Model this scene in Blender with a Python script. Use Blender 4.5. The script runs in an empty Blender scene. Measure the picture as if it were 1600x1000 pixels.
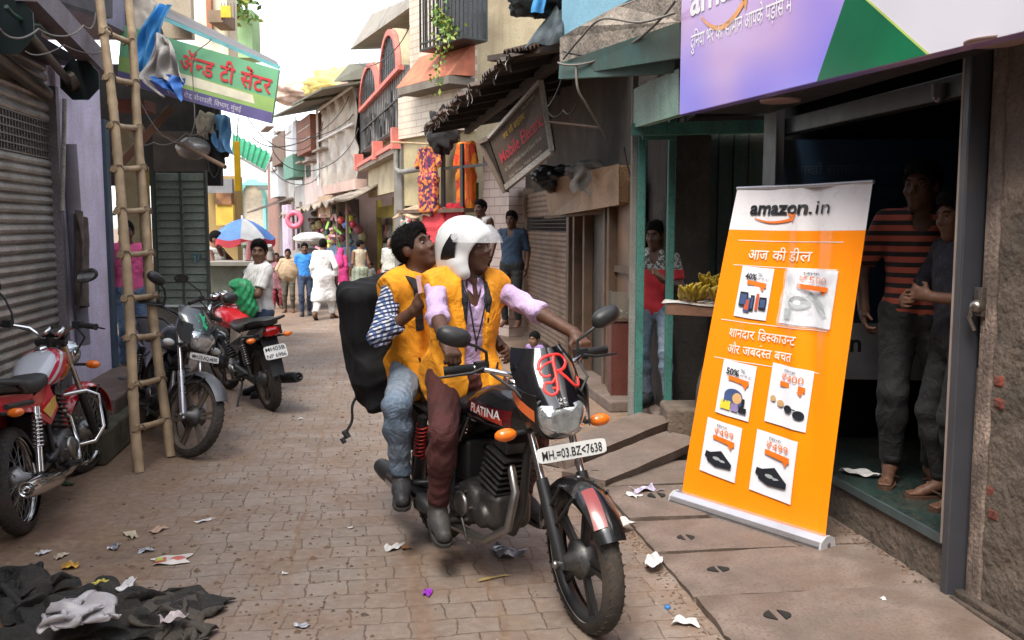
import bpy, math, random
import numpy as np
from mathutils import Vector, Matrix, Euler
R = math.radians
S = bpy.context.scene
COL = S.collection
# ------------------------------------------------------------ camera, sky, sun, exposure
FPX, CAMH = 1450.0, 1.66
PITCH = math.atan((500 - 352) / FPX)
cam = bpy.data.objects.new('camera', bpy.data.cameras.new('camera')); COL.objects.link(cam)
cam.location = (0, 0, CAMH); cam.rotation_euler = (math.pi / 2 - PITCH, 0, 0)
cam.data.sensor_width = 36; cam.data.lens = 36 * FPX / 1600
cam.data.clip_start = 0.05; cam.data.clip_end = 2000
cam.data.dof.use_dof = True; cam.data.dof.focus_distance = 4.6; cam.data.dof.aperture_fstop = 11
S.camera = cam
SUN_EL, SUN_AZ = R(58), R(205)          # azimuth clockwise from +Y
W = bpy.data.worlds.new('World'); S.world = W; W.use_nodes = True
wn = W.node_tree.nodes; wl = W.node_tree.links
sky = wn.new('ShaderNodeTexSky'); sky.sky_type = 'NISHITA'; sky.sun_disc = False
sky.sun_elevation = SUN_EL; sky.sun_rotation = SUN_AZ
sky.air_density = 1.0; sky.dust_density = 1.5; sky.ozone_density = 0.5
hs = wn.new('ShaderNodeHueSaturation'); hs.inputs['Saturation'].default_value = 0.35
wl.new(sky.outputs[0], hs.inputs['Color']); wl.new(hs.outputs[0], wn['Background'].inputs[0])
wn['Background'].inputs[1].default_value = 0.15
sl = bpy.data.lights.new('sun', 'SUN'); sl.energy = 1.4; sl.angle = R(28); sl.color = (1, .95, .86)
so = bpy.data.objects.new('sun', sl); COL.objects.link(so)
sd = Vector((math.sin(SUN_AZ) * math.cos(SUN_EL), math.cos(SUN_AZ) * math.cos(SUN_EL), math.sin(SUN_EL)))
so.rotation_euler = sd.to_track_quat('Z', 'Y').to_euler(); so.location = (0, -5, 12)
S.view_settings.view_transform = 'Standard'; S.view_settings.look = 'None'
S.view_settings.gamma = 1; S.view_settings.use_curve_mapping = False
S.view_settings.exposure = 1.85
S.cycles.max_bounces = 6; S.cycles.diffuse_bounces = 3; S.cycles.use_denoising = True
S.cycles.transparent_max_bounces = 6; S.cycles.sample_clamp_indirect = 4
# ------------------------------------------------------------ measuring the place from the photograph
def ray(px, py):
 x = (px - 800) / FPX; v = -(py - 500) / FPX; c, s = math.cos(PITCH), math.sin(PITCH)
 return Vector((x, c + v * s, -s + v * c))
def G(px, py, z=0.0):
 r = ray(px, py); t = (z - CAMH) / r.z; return Vector((r.x * t, r.y * t, z))
def A(px, py, Y):
 r = ray(px, py); t = Y / r.y; return Vector((r.x * t, Y, CAMH + r.z * t))
class Fr:
 """a wall frame: u runs along the wall, o is the distance out into the street, z is up"""
 def __init__(s, p, q, out):
  s.p = Vector((p[0], p[1], 0)); d = Vector((q[0] - p[0], q[1] - p[1], 0)); s.L = d.length
  s.d = d.normalized(); s.n = Vector((-s.d.y, s.d.x, 0))
  if s.n.dot(Vector((out[0], out[1], 0))) < 0: s.n = -s.n
 def at(s, u, o, z): return s.p + s.d * u + s.n * o + Vector((0, 0, z))
 def px(s, px, py, o=0.0):
  r = ray(px, py); c = Vector((0, 0, CAMH))
  t = ((s.p + s.n * o) - c).dot(s.n) / r.dot(s.n); h = c + r * t
  return (h - s.p).dot(s.d), h.z
 @property
 def ang(s): return math.atan2(s.d.y, s.d.x)
# ------------------------------------------------------------ materials
MATS = {}
def M(name, col=(.5, .5, .5), rough=.6, metal=0.0, var=.12, vs=6.0, dirt=0.0, dcol=(.09, .065, .045), ds=2.0,
      bump=0.0, bs=40.0, streak=0.0, coat=0.0, spec=.5, emit=0.0, trans=0.0, alpha=1.0, sheen=0.0, fold=0.0):
 if name in MATS: return MATS[name]
 m = bpy.data.materials.new(name); m.use_nodes = True; MATS[name] = m
 n, l = m.node_tree.nodes, m.node_tree.links; b = n['Principled BSDF']
 b.inputs['Roughness'].default_value = rough; b.inputs['Metallic'].default_value = metal
 b.inputs['Specular IOR Level'].default_value = spec
 if coat: b.inputs['Coat Weight'].default_value = coat; b.inputs['Coat Roughness'].default_value = .06
 if sheen: b.inputs['Sheen Weight'].default_value = sheen
 if trans: b.inputs['Transmission Weight'].default_value = trans
 if alpha < 1: b.inputs['Alpha'].default_value = alpha
 if emit:
  b.inputs['Emission Color'].default_value = (*col, 1); b.inputs['Emission Strength'].default_value = emit
 tc = n.new('ShaderNodeTexCoord')
 def noise(scale, det=4, sc=None):
  t = n.new('ShaderNodeTexNoise'); t.inputs['Scale'].default_value = scale; t.inputs['Detail'].default_value = det
  if sc:
   mp = n.new('ShaderNodeMapping'); mp.inputs['Scale'].default_value = sc
   l.new(tc.outputs['Object'], mp.inputs[0]); l.new(mp.outputs[0], t.inputs['Vector'])
  else: l.new(tc.outputs['Object'], t.inputs['Vector'])
  return t
 def mix(fac, a, c2, mode='MIX'):
  x = n.new('ShaderNodeMix'); x.data_type = 'RGBA'; x.blend_type = mode
  l.new(fac, x.inputs[0]) if hasattr(fac, 'links') else setattr(x.inputs[0], 'default_value', fac)
  for v, i in ((a, 6), (c2, 7)):
   if hasattr(v, 'links'): l.new(v, x.inputs[i])
   else: x.inputs[i].default_value = (*v, 1)
  return x.outputs[2]
 def ramp(src, lo, hi):
  r = n.new('ShaderNodeMapRange'); r.inputs[1].default_value = lo; r.inputs[2].default_value = hi
  l.new(src, r.inputs[0]); return r.outputs[0]
 c = col
 if var:
  t = noise(vs)
  lo = tuple(max(0, x * (1 - 1.6 * var)) for x in col); hi = tuple(min(1, x * (1 + var)) for x in col)
  c = mix(ramp(t.outputs[0], .3, .7), lo, hi)
 if dirt:
  t = noise(ds, 7); f = ramp(t.outputs[0], .62 - .3 * dirt, .78)
  k = n.new('ShaderNodeMath'); k.operation = 'MULTIPLY'; l.new(f, k.inputs[0]); k.inputs[1].default_value = min(1, .45 + .5 * dirt)
  c = mix(k.outputs[0], c, dcol)
 if streak:
  t = noise(1.0, 5, (9, 9, .7)); f = ramp(t.outputs[0], .5, .85)
  k = n.new('ShaderNodeMath'); k.operation = 'MULTIPLY'; l.new(f, k.inputs[0]); k.inputs[1].default_value = streak
  c = mix(k.outputs[0], c, dcol)
 if dirt >= .4:                                              # fine grain on anything weathered
  t = noise(70, 6); c = mix(.55, c, mix(ramp(t.outputs[0], .3, .7), tuple(x * .55 for x in col), tuple(min(1, x * 1.25) for x in col)), 'OVERLAY') if False else mix(ramp(t.outputs[0], .48, .8), c, dcol)
 if hasattr(c, 'links'): l.new(c, b.inputs['Base Color'])
 else: b.inputs['Base Color'].default_value = (*c, 1)
 if rough > .2:
  t = noise(vs * 2.3); r = n.new('ShaderNodeMapRange'); r.inputs[3].default_value = max(.05, rough - .12); r.inputs[4].default_value = min(1, rough + .12)
  l.new(t.outputs[0], r.inputs[0]); l.new(r.outputs[0], b.inputs['Roughness'])
 if bump:
  t = noise(bs, 6); bp = n.new('ShaderNodeBump'); bp.inputs['Strength'].default_value = min(1, bump); bp.inputs['Distance'].default_value = .6 / bs
  l.new(t.outputs[0], bp.inputs['Height']); l.new(bp.outputs[0], b.inputs['Normal'])
 if fold:
  t = noise(8.5, 3); t.inputs['Distortion'].default_value = 1.6; b2 = n.new('ShaderNodeBump'); b2.inputs['Strength'].default_value = fold; b2.inputs['Distance'].default_value = .045; l.new(t.outputs[0], b2.inputs['Height'])
  if bump: l.new(b2.outputs[0], bp.inputs['Normal'])
  else: l.new(b2.outputs[0], b.inputs['Normal'])
 return m
def nt(m): return m.node_tree.nodes, m.node_tree.links, m.node_tree.nodes['Principled BSDF']
def set_color(m, fn):
 """re-wires a material's base colour: fn(nodes, links, old colour socket or None, object coords) -> socket"""
 n, l, b = nt(m); old = b.inputs['Base Color'].links[0].from_socket if b.inputs['Base Color'].links else None
 tc = n.new('ShaderNodeTexCoord'); s = fn(n, l, old, tc.outputs['Object']); l.new(s, b.inputs['Base Color'])
# ------------------------------------------------------------ mesh builder
WM = {}                                    # world matrices of roots, kept by name
def wmat(o):
 m = Matrix.LocRotScale(o.location, o.rotation_euler, o.scale)
 return wmat(o.parent) @ m if o.parent else m
class MB:
 def __init__(s): s.v, s.f, s.mi, s.sm = [], [], [], []; s.cur = 0; s.s = False
 def add(s, vs, fs, smooth=None):
  k = len(s.v); s.v += [tuple(p) for p in vs]
  for f in fs: s.f.append(tuple(i + k for i in f)); s.mi.append(s.cur); s.sm.append(s.s if smooth is None else smooth)
  return s
 def box(s, c, d, rot=None, taper=1.0):
  x, y, z = d[0] / 2, d[1] / 2, d[2] / 2
  P = [Vector((a * x * (taper if e > 0 else 1), b * y * (taper if e > 0 else 1), e * z)) for e in (-1, 1) for b in (-1, 1) for a in (-1, 1)]
  if rot is not None:
   m = rot if isinstance(rot, Matrix) else Euler(rot).to_matrix(); P = [m @ p for p in P]
  c = Vector(c); return s.add([p + c for p in P], [(0, 2, 3, 1), (4, 5, 7, 6), (0, 1, 5, 4), (2, 6, 7, 3), (0, 4, 6, 2), (1, 3, 7, 5)], False)
 def hexa(s, P):  # bottom 4 then top 4, both counter-clockwise from above
  return s.add(P, [(3, 2, 1, 0), (4, 5, 6, 7), (0, 1, 5, 4), (1, 2, 6, 5), (2, 3, 7, 6), (3, 0, 4, 7)], False)
 def fbox(s, F, u0, u1, o0, o1, z0, z1):
  P = [F.at(u, o, z) for z in (z0, z1) for (u, o) in ((u0, o0), (u1, o0), (u1, o1), (u0, o1))]
  return s.hexa(P)
 def bar(s, a, b, w, h, up=(0, 0, 1)):
  a, b = Vector(a), Vector(b); d = (b - a).normalized(); up = Vector(up)
  if abs(d.dot(up)) > .98: up = Vector((0, 1, 0))
  r = d.cross(up).normalized() * (w / 2); t = r.cross(d).normalized() * (h / 2)
  return s.add([a - r - t, a + r - t, a + r + t, a - r + t, b - r - t, b + r - t, b + r + t, b - r + t],
                     [(0, 1, 2, 3), (7, 6, 5, 4), (0, 4, 5, 1), (1, 5, 6, 2), (2, 6, 7, 3), (3, 7, 4, 0)], False)
 def tube(s, pts, r, seg=8, cap=True, closed=False, flat=1.0):
  pts = [Vector(p) for p in pts]; n = len(pts); rs = r if isinstance(r, (list, tuple)) else [r] * n
  V = []; F = []; up = None
  for i, p in enumerate(pts):
   a = pts[i - 1] if (i or closed) else p; b = pts[(i + 1) % n] if (i < n - 1 or closed) else p
   d = (b - a).normalized()
   if up is None:
    up = Vector((0, 0, 1)) if abs(d.z) < .9 else Vector((0, 1, 0))
   x = d.cross(up).normalized(); up = x.cross(d).normalized()
   for k in range(seg):
    t = 2 * math.pi * k / seg; V.append(p + x * (math.cos(t) * rs[i]) + up * (math.sin(t) * rs[i] * flat))
  for i in range(n if closed else n - 1):
   j = (i + 1) % n
   for k in range(seg):
    q = (k + 1) % seg; F.append((i * seg + k, i * seg + q, j * seg + q, j * seg + k))
  s.add(V, F, True)
  if cap and not closed:
   s.add(V[:seg], [tuple(range(seg))[::-1]], False); s.add(V[-seg:], [tuple(range(seg))], False)
  return s
 def cyl(s, a, b, r, r2=None, seg=16): return s.tube([a, b], [r, r if r2 is None else r2], seg)
 def lathe(s, prof, o, axis, seg=32, a0=0, a1=360):
  """prof: (radius, along-axis) list; a ring swept about axis through o"""
  o = Vector(o); ax = Vector(axis).normalized(); e = Vector((0, 0, 1)) if abs(ax.z) < .9 else Vector((1, 0, 0))
  x = ax.cross(e).normalized(); y = ax.cross(x).normalized(); full = (a1 - a0) >= 360
  n = seg if full else seg + 1; m = len(prof); V = []; F = []
  for i in range(n):
   t = R(a0 + (a1 - a0) * i / seg); q = x * math.cos(t) + y * math.sin(t)
   V += [o + ax * h + q * r for r, h in prof]
  for i in range(seg):
   j = (i + 1) % n
   for k in range(m - 1): F.append((i * m + k, i * m + k + 1, j * m + k + 1, j * m + k))
  return s.add(V, F, True)
 def loft(s, secs, cap=True, smooth=True, closed=True):
  n = len(secs[0]); V = [p for c in secs for p in c]; F = []
  for i in range(len(secs) - 1):
   for k in range(n if closed else n - 1):
    q = (k + 1) % n; F.append((i * n + k, i * n + q, (i + 1) * n + q, (i + 1) * n + k))
  s.add(V, F, smooth)
  if cap and closed: s.add(secs[0], [tuple(range(n))[::-1]], False); s.add(secs[-1], [tuple(range(n))], False)
  return s
 def grid(s, fn, nu, nv, smooth=True, thick=0.0, back=None):
  """fn(u,v)->point; thick gives the sheet a second side along its normals"""
  P = [[Vector(fn(i / nu, j / nv)) for j in range(nv + 1)] for i in range(nu + 1)]
  V = [p for r in P for p in r]; m = nv + 1
  F = [(i * m + j, (i + 1) * m + j, (i + 1) * m + j + 1, i * m + j + 1) for i in range(nu) for j in range(nv)]
  s.add(V, F, smooth)
  if thick:
   B = []
   for i in range(nu + 1):
    for j in range(nv + 1):
     du = P[min(i + 1, nu)][j] - P[max(i - 1, 0)][j]; dv = P[i][min(j + 1, nv)] - P[i][max(j - 1, 0)]
     k = du.cross(dv); k = k.normalized() if k.length > 1e-9 else Vector((0, 0, 1)); B.append(P[i][j] - k * thick)
   s.add(B, [f[::-1] for f in F], smooth)
   rim = [(i, 0) for i in range(nu + 1)] + [(nu, j) for j in range(1, nv + 1)] + [(i, nv) for i in range(nu - 1, -1, -1)] + [(0, j) for j in range(nv - 1, 0, -1)]
   n = len(rim); s.add([P[i][j] for i, j in rim] + [B[i * m + j] for i, j in rim], [(k, n + k, n + (k + 1) % n, (k + 1) % n) for k in range(n)], False)
  return s
 def prism(s, poly, ext):
  """poly: list of points (a planar outline), ext: vector"""
  n = len(poly); poly = [Vector(p) for p in poly]; ext = Vector(ext)
  nrm = Vector((0, 0, 0))
  for i in range(n): nrm += (poly[i] - poly[0]).cross(poly[(i + 1) % n] - poly[0])
  if nrm.dot(ext) > 0: poly = poly[::-1]
  s.add(poly + [p + ext for p in poly], [tuple(range(n)), tuple(range(2 * n - 1, n - 1, -1))] + [(k, n + k, n + (k + 1) % n, (k + 1) % n)[::-1] for k in range(n)], False)
  return s
 def ball(s, c, r, seg=14, rings=8, rot=None, zmin=-1.0, zmax=1.0):
  c = Vector(c); r = (r, r, r) if not hasattr(r, '__len__') else r; V = []; F = []
  a0, a1 = math.asin(zmin), math.asin(zmax)
  for i in range(rings + 1):
   t = a0 + (a1 - a0) * i / rings
   for k in range(seg):
    p = 2 * math.pi * k / seg; q = Vector((math.cos(t) * math.cos(p) * r[0], math.cos(t) * math.sin(p) * r[1], math.sin(t) * r[2]))
    V.append(c + ((rot @ q) if rot is not None else q))
  for i in range(rings):
   for k in range(seg): j = (k + 1) % seg; F.append((i * seg + k, i * seg + j, (i + 1) * seg + j, (i + 1) * seg + k))
  return s.add(V, F, True)
 def build(s, name, mats, parent=None, world=False, bevel=0.0, seg=2, loc=None, wn=False):
  me = bpy.data.meshes.new(name)
  inv = None
  if world and parent is not None: inv = wmat(parent).inverted()
  vs = s.v
  if inv is not None: vs = [inv @ Vector(p) for p in vs]
  if loc is not None: lo = Vector(loc); vs = [Vector(p) - lo for p in vs]
  me.from_pydata(vs, [], s.f)
  for m in (mats if isinstance(mats, (list, tuple)) else [mats]): me.materials.append(m)
  me.polygons.foreach_set('material_index', s.mi); me.polygons.foreach_set('use_smooth', s.sm); me.update()
  o = bpy.data.objects.new(name, me); COL.objects.link(o)
  if loc is not None: o.location = loc
  if parent is not None: o.parent = parent
  if bevel:
   b = o.modifiers.new('bevel', 'BEVEL'); b.width = bevel; b.segments = seg; b.limit_method = 'ANGLE'; b.angle_limit = R(40)
  return o
def tag(o, label=None, cat=None, group=None, kind=None):
 if label: o['label'] = label
 if cat: o['category'] = cat
 if group: o['group'] = group
 if kind: o['kind'] = kind
 return o
def thing(name, label, cat, loc=(0, 0, 0), rz=0.0, group=None):
 o = bpy.data.objects.new(name, None); COL.objects.link(o); o.empty_display_size = .1
 o.location = loc; o.rotation_euler = (0, 0, rz); return tag(o, label, cat, group)
def copy_tree(o, parent=None):
 c = o.copy(); COL.objects.link(c)
 if parent is not None: c.parent = parent
 for ch in list(o.children): copy_tree(ch, c)
 return c
def wbox(name, mat, parent, F, u0, u1, o0, o1, z0, z1, bevel=0.0):
 return MB().fbox(F, u0, u1, o0, o1, z0, z1).build(name, mat, parent, True, bevel)
# ------------------------------------------------------------ lettering
_TM = {}
def glyphs(body, bold=0.0):
 """flat lettering mesh data (verts, faces) with unit size, left-bottom at 0"""
 k = (body, bold)
 if k in _TM: return _TM[k]
 c = bpy.data.curves.new('lettering', 'FONT'); c.body = body; c.size = 1; c.offset = bold; c.resolution_u = 3
 o = bpy.data.objects.new('lettering', c); COL.objects.link(o)
 dg = bpy.context.evaluated_depsgraph_get(); me = bpy.data.meshes.new_from_object(o.evaluated_get(dg))
 v = [(p.co.x, p.co.y) for p in me.vertices]; f = [tuple(p.vertices) for p in me.polygons]
 bpy.data.objects.remove(o); bpy.data.curves.remove(c); bpy.data.meshes.remove(me)
 _TM[k] = (v, f); return v, f
def hindi(body, bold=0.0):
 """Devanagari set by hand: short i before its consonant, half forms cut from whole letters"""
 V, F = [], []; x = 0.0; i = 0; cs = []
 while i < len(body):
  ch = body[i]; half = i + 1 < len(body) and body[i + 1] == '\u094d'
  mods = ''; j = i + (2 if half else 1)
  while not half and j < len(body) and ('\u0900' <= body[j] <= '\u0903' or '\u093c' <= body[j] <= '\u094c'): mods += body[j]; j += 1
  cs.append([ch, half, mods]); i = j
 k = 0
 while k < len(cs):
  ch, half, mods = cs[k][:3]; k += 1
  if ch == ' ': x += .32; continue
  if half and ch == 'र':                       # reph: a hook over the next letter
   cs[k].append('reph'); continue
  txt = ch + mods
  if 'ि' in mods: txt = 'ि' + ch + mods.replace('ि', '')
  v, f = glyphs(txt, bold)
  if not v: continue
  x0 = min(p[0] for p in v); x1 = max(p[0] for p in v); w = x1 - x0
  if half: cut = x0 + w * .66; v = [(min(px, cut), py) for px, py in v]; w *= .66
  b = len(V); V += [(px - x0 + x, py) for px, py in v]; F += [tuple(q + b for q in t) for t in f]
  if len(cs[k - 1]) > 3:
   b = len(V); n = 6
   for q in range(n + 1):
    a = math.pi * (.1 + .9 * q / n); V += [(x + w * .72 + .11 * math.cos(a) * s_, .78 + .10 * math.sin(a) * s_) for s_ in (1, .6)]
   F += [(b + 2 * q, b + 2 * q + 2, b + 2 * q + 3, b + 2 * q + 1) for q in range(n)]
  x += w - .012
 return V, F
def lay(mb, vf, surf, x, y, size, width=None, align='l'):
 """puts lettering on a surface: surf(x, y) -> 3-D point"""
 v, f = vf
 if not v: return
 x0 = min(p[0] for p in v); x1 = max(p[0] for p in v); sx = size
 if width: sx = width / max(1e-6, x1 - x0)
 off = x - (0 if align == 'l' else (x1 - x0) * sx / (2 if align == 'c' else 1))
 mb.add([surf(off + (p[0] - x0) * sx, y + p[1] * size) for p in v], f, False)
def plane_surf(o, ux, uy, lift=.003):
 o, ux, uy = Vector(o), Vector(ux).normalized(), Vector(uy).normalized(); n = ux.cross(uy).normalized() * lift
 return lambda x, y: o + ux * x + uy * y + n
# ------------------------------------------------------------ smooth bodies: distance fields turned into one surface
def V3(p): return np.array(p, dtype=np.float32)
class Sdf:
 def __init__(s, amp=0.0, fr=14.0, seed=0): s.ops = []; s.amp = amp; s.fr = fr; s.seed = seed; s.lo = np.full(3, 1e9); s.hi = np.full(3, -1e9); s.cuts = []
 def _grow(s, lo, hi): s.lo = np.minimum(s.lo, lo); s.hi = np.maximum(s.hi, hi)
 def rc(s, a, b, ra, rb=None, k=.03, cut=None, flat=None):
  a, b = V3(a), V3(b); rb = ra if rb is None else rb
  s.ops.append(('rc', a, b, ra, rb, k, cut, flat)); r = max(ra, rb)
  s._grow(np.minimum(a, b) - r, np.maximum(a, b) + r); return s
 def el(s, c, r, rot=None, k=.03, sub=False):
  c = V3(c); r = V3(r); m = np.eye(3, dtype=np.float32) if rot is None else np.array(rot, dtype=np.float32)
  s.ops.append(('sub' if sub else 'el', c, r, m, k))
  if not sub: s._grow(c - r.max(), c + r.max())
  return s
 def bx(s, c, r, rot=None, k=.02, rd=.02):
  c = V3(c); r = V3(r); m = np.eye(3, dtype=np.float32) if rot is None else np.array(rot, dtype=np.float32)
  s.ops.append(('bx', c, r, m, k, rd)); q = float(np.linalg.norm(r)); s._grow(c - q, c + q); return s
 def cut(s, p, n, soft=.004): n = V3(n); s.cuts.append((V3(p), n / np.linalg.norm(n), soft)); return s
 def __call__(s, P):
  d = np.full(len(P), 10., dtype=np.float32)
  for o in s.ops:
   if o[0] == 'rc':
    _, a, b, ra, rb, k, cut, flat = o; ba = b - a; pa = P - a; L = float(ba @ ba) + 1e-9
    t = np.clip(pa @ ba / L, 0, 1); q = pa - t[:, None] * ba
    if flat is not None: ax, f = flat; ax = V3(ax); q = q + np.outer(q @ ax, ax) * (1 / f - 1)
    e = np.sqrt((q * q).sum(1)) - (ra + (rb - ra) * t)
    if cut is not None:
     nn = ba / math.sqrt(L); e = np.maximum(e, pa @ nn - cut * math.sqrt(L))
   elif o[0] in ('el', 'sub'):
    _, c, r, m, k = o; q = (P - c) @ m; k0 = np.sqrt(((q / r) ** 2).sum(1)); k1 = np.sqrt(((q / (r * r)) ** 2).sum(1)) + 1e-9
    e = k0 * (k0 - 1) / k1
   else:
    _, c, r, m, k, rd = o; q = np.abs((P - c) @ m) - (r - rd); e = np.sqrt((np.maximum(q, 0) ** 2).sum(1)) + np.minimum(q.max(1), 0) - rd
   if o[0] == 'sub':
    e = -e; h = np.maximum(k - np.abs(d - e), 0) / k; d = np.maximum(d, e) + h * h * k * .25
   else:
    h = np.maximum(k - np.abs(d - e), 0) / k; d = np.minimum(d, e) - h * h * k * .25
  if s.amp:
   f = s.fr; x, y, z = P[:, 0] + s.seed, P[:, 1] - s.seed * .7, P[:, 2]
   q1 = f * (x * 1.1 + z * 1.0 + .45 * np.sin(5 * y + 3 * z)) + 1.3 * np.sin(f * .33 * (y - z)); q2 = f * (y * 1.2 - z * 1.25 + .4 * np.sin(6 * x)) + 1.1 * np.sin(f * .37 * (x + z) + 1)
   g = .5 + .5 * np.sin(7.3 * x + 5.1 * z + 2 * np.sin(4.7 * y + s.seed)); w = 2.2 * (np.abs(np.sin(q1)) ** .7 - .6) * g + 2.2 * (np.abs(np.sin(q2)) ** .7 - .6) * (1.1 - g) + .5 * np.sin(f * 2.3 * (z + .5 * x - .4 * y) + 2 * np.sin(f * x))
   d = d + s.amp * w / 2.6
  for p, n, soft in s.cuts: d = np.maximum(d, (P - p) @ n)
  return d
 def mesh(s, h):
  lo = s.lo - 3 * h - s.amp; n = np.ceil((s.hi + 3 * h + s.amp - lo) / h).astype(int) + 1; B = 6
  nb = -(-n // B); n = nb * B
  g = np.stack(np.meshgrid(*[np.arange(k) for k in nb], indexing='ij'), -1).reshape(-1, 3)
  c = (lo + (g * B + (B - 1) / 2) * h).astype(np.float32); dc = s(c)
  act = np.abs(dc) < B * h * 1.25 + s.amp
  V = np.repeat(np.repeat(np.repeat(dc.reshape(nb), B, 0), B, 1), B, 2)
  off = np.stack(np.meshgrid(*[np.arange(B)] * 3, indexing='ij'), -1).reshape(-1, 3)
  ga = g[act]
  idx = (ga[:, None, :] * B + off[None]).reshape(-1, 3)
  vals = np.concatenate([s((lo + q * h).astype(np.float32)) for q in np.array_split(idx, max(1, len(idx) // 200000))]) if len(idx) else np.zeros(0)
  V[idx[:, 0], idx[:, 1], idx[:, 2]] = vals
  sg = V < 0
  cnt = np.zeros(tuple(np.array(V.shape) - 1), dtype=np.int8)
  for a in (0, 1):
   for b in (0, 1):
    for e in (0, 1): cnt += sg[a:V.shape[0] - 1 + a, b:V.shape[1] - 1 + b, e:V.shape[2] - 1 + e]
  ac = np.argwhere((cnt > 0) & (cnt < 8))
  if not len(ac): return np.zeros((0, 3)), np.zeros((0, 4), int)
  ids = np.full(cnt.shape, -1, dtype=np.int32); ids[ac[:, 0], ac[:, 1], ac[:, 2]] = np.arange(len(ac))
  cr = np.array([(a, b, e) for a in (0, 1) for b in (0, 1) for e in (0, 1)])
  cv = np.stack([V[ac[:, 0] + q[0], ac[:, 1] + q[1], ac[:, 2] + q[2]] for q in cr], 1)
  acc = np.zeros((len(ac), 3)); num = np.zeros(len(ac))
  for i in range(8):
   for j in range(i + 1, 8):
    if abs(cr[i] - cr[j]).sum() != 1: continue
    m = (cv[:, i] < 0) != (cv[:, j] < 0); t = cv[:, i] / np.where(m, cv[:, i] - cv[:, j], 1)
    acc += np.where(m[:, None], cr[i] + t[:, None] * (cr[j] - cr[i]), 0); num += m
  pos = lo + (ac + acc / num[:, None]) * h
  Q = []
  for ax in range(3):
   o1, o2 = (ax + 1) % 3, (ax + 2) % 3
   a = [slice(None)] * 3; b = [slice(None)] * 3; a[ax] = slice(0, -1); b[ax] = slice(1, None)
   s0, s1 = sg[tuple(a)], sg[tuple(b)]; e = np.argwhere(s0 != s1)
   e = e[(e[:, o1] > 0) & (e[:, o2] > 0) & (e[:, o1] < cnt.shape[o1]) & (e[:, o2] < cnt.shape[o2])]
   if not len(e): continue
   def cell(d1, d2): q = e.copy(); q[:, o1] -= d1; q[:, o2] -= d2; return ids[q[:, 0], q[:, 1], q[:, 2]]
   q = np.stack([cell(1, 1), cell(0, 1), cell(0, 0), cell(1, 0)], 1); fl = ~s0[e[:, 0], e[:, 1], e[:, 2]]
   q[fl] = q[fl][:, ::-1]; Q.append(q)
  return pos, np.concatenate(Q)
 def build(s, name, mat, parent, h):
  v, f = s.mesh(h); me = bpy.data.meshes.new(name); me.vertices.add(len(v)); me.vertices.foreach_set('co', v.astype(np.float32).ravel())
  me.loops.add(f.size); me.loops.foreach_set('vertex_index', f.ravel().astype(np.int32)); me.polygons.add(len(f))
  me.polygons.foreach_set('loop_start', np.arange(0, f.size, 4, dtype=np.int32)); me.polygons.foreach_set('loop_total', np.full(len(f), 4, dtype=np.int32))
  me.update(); me.validate(); me.polygons.foreach_set('use_smooth', np.ones(len(me.polygons), dtype=bool)); me.materials.append(mat)
  o = bpy.data.objects.new(name, me); COL.objects.link(o); o.parent = parent; return o
# ------------------------------------------------------------ people
def ik(a, c, l1, l2, hint):
 a, c, hint = Vector(a), Vector(c), Vector(hint); d = c - a; L = d.length
 if L > (l1 + l2) * .998: c = a + d * ((l1 + l2) * .998 / L); d = c - a; L = d.length
 L = max(L, abs(l1 - l2) + .01); d = d.normalized(); x = (l1 * l1 - l2 * l2 + L * L) / (2 * L); h = math.sqrt(max(0, l1 * l1 - x * x))
 p = hint - d * hint.dot(d); p = p.normalized() if p.length > 1e-5 else Vector((0, 0, 1)).cross(d).normalized()
 return a + d * x + p * h, c
SKIN = dict(dark=(.095, .044, .026), mid=(.13, .062, .036), tan=(.2, .10, .06))
def skin(k): return M('skin_' + k, SKIN[k], rough=.55, var=.17, vs=22, bump=.10, bs=140, spec=.35)
HAIR = lambda: M('black_hair', (.007, .006, .006), rough=.9, var=.3, vs=60, bump=.9, bs=150, spec=.12)
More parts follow.
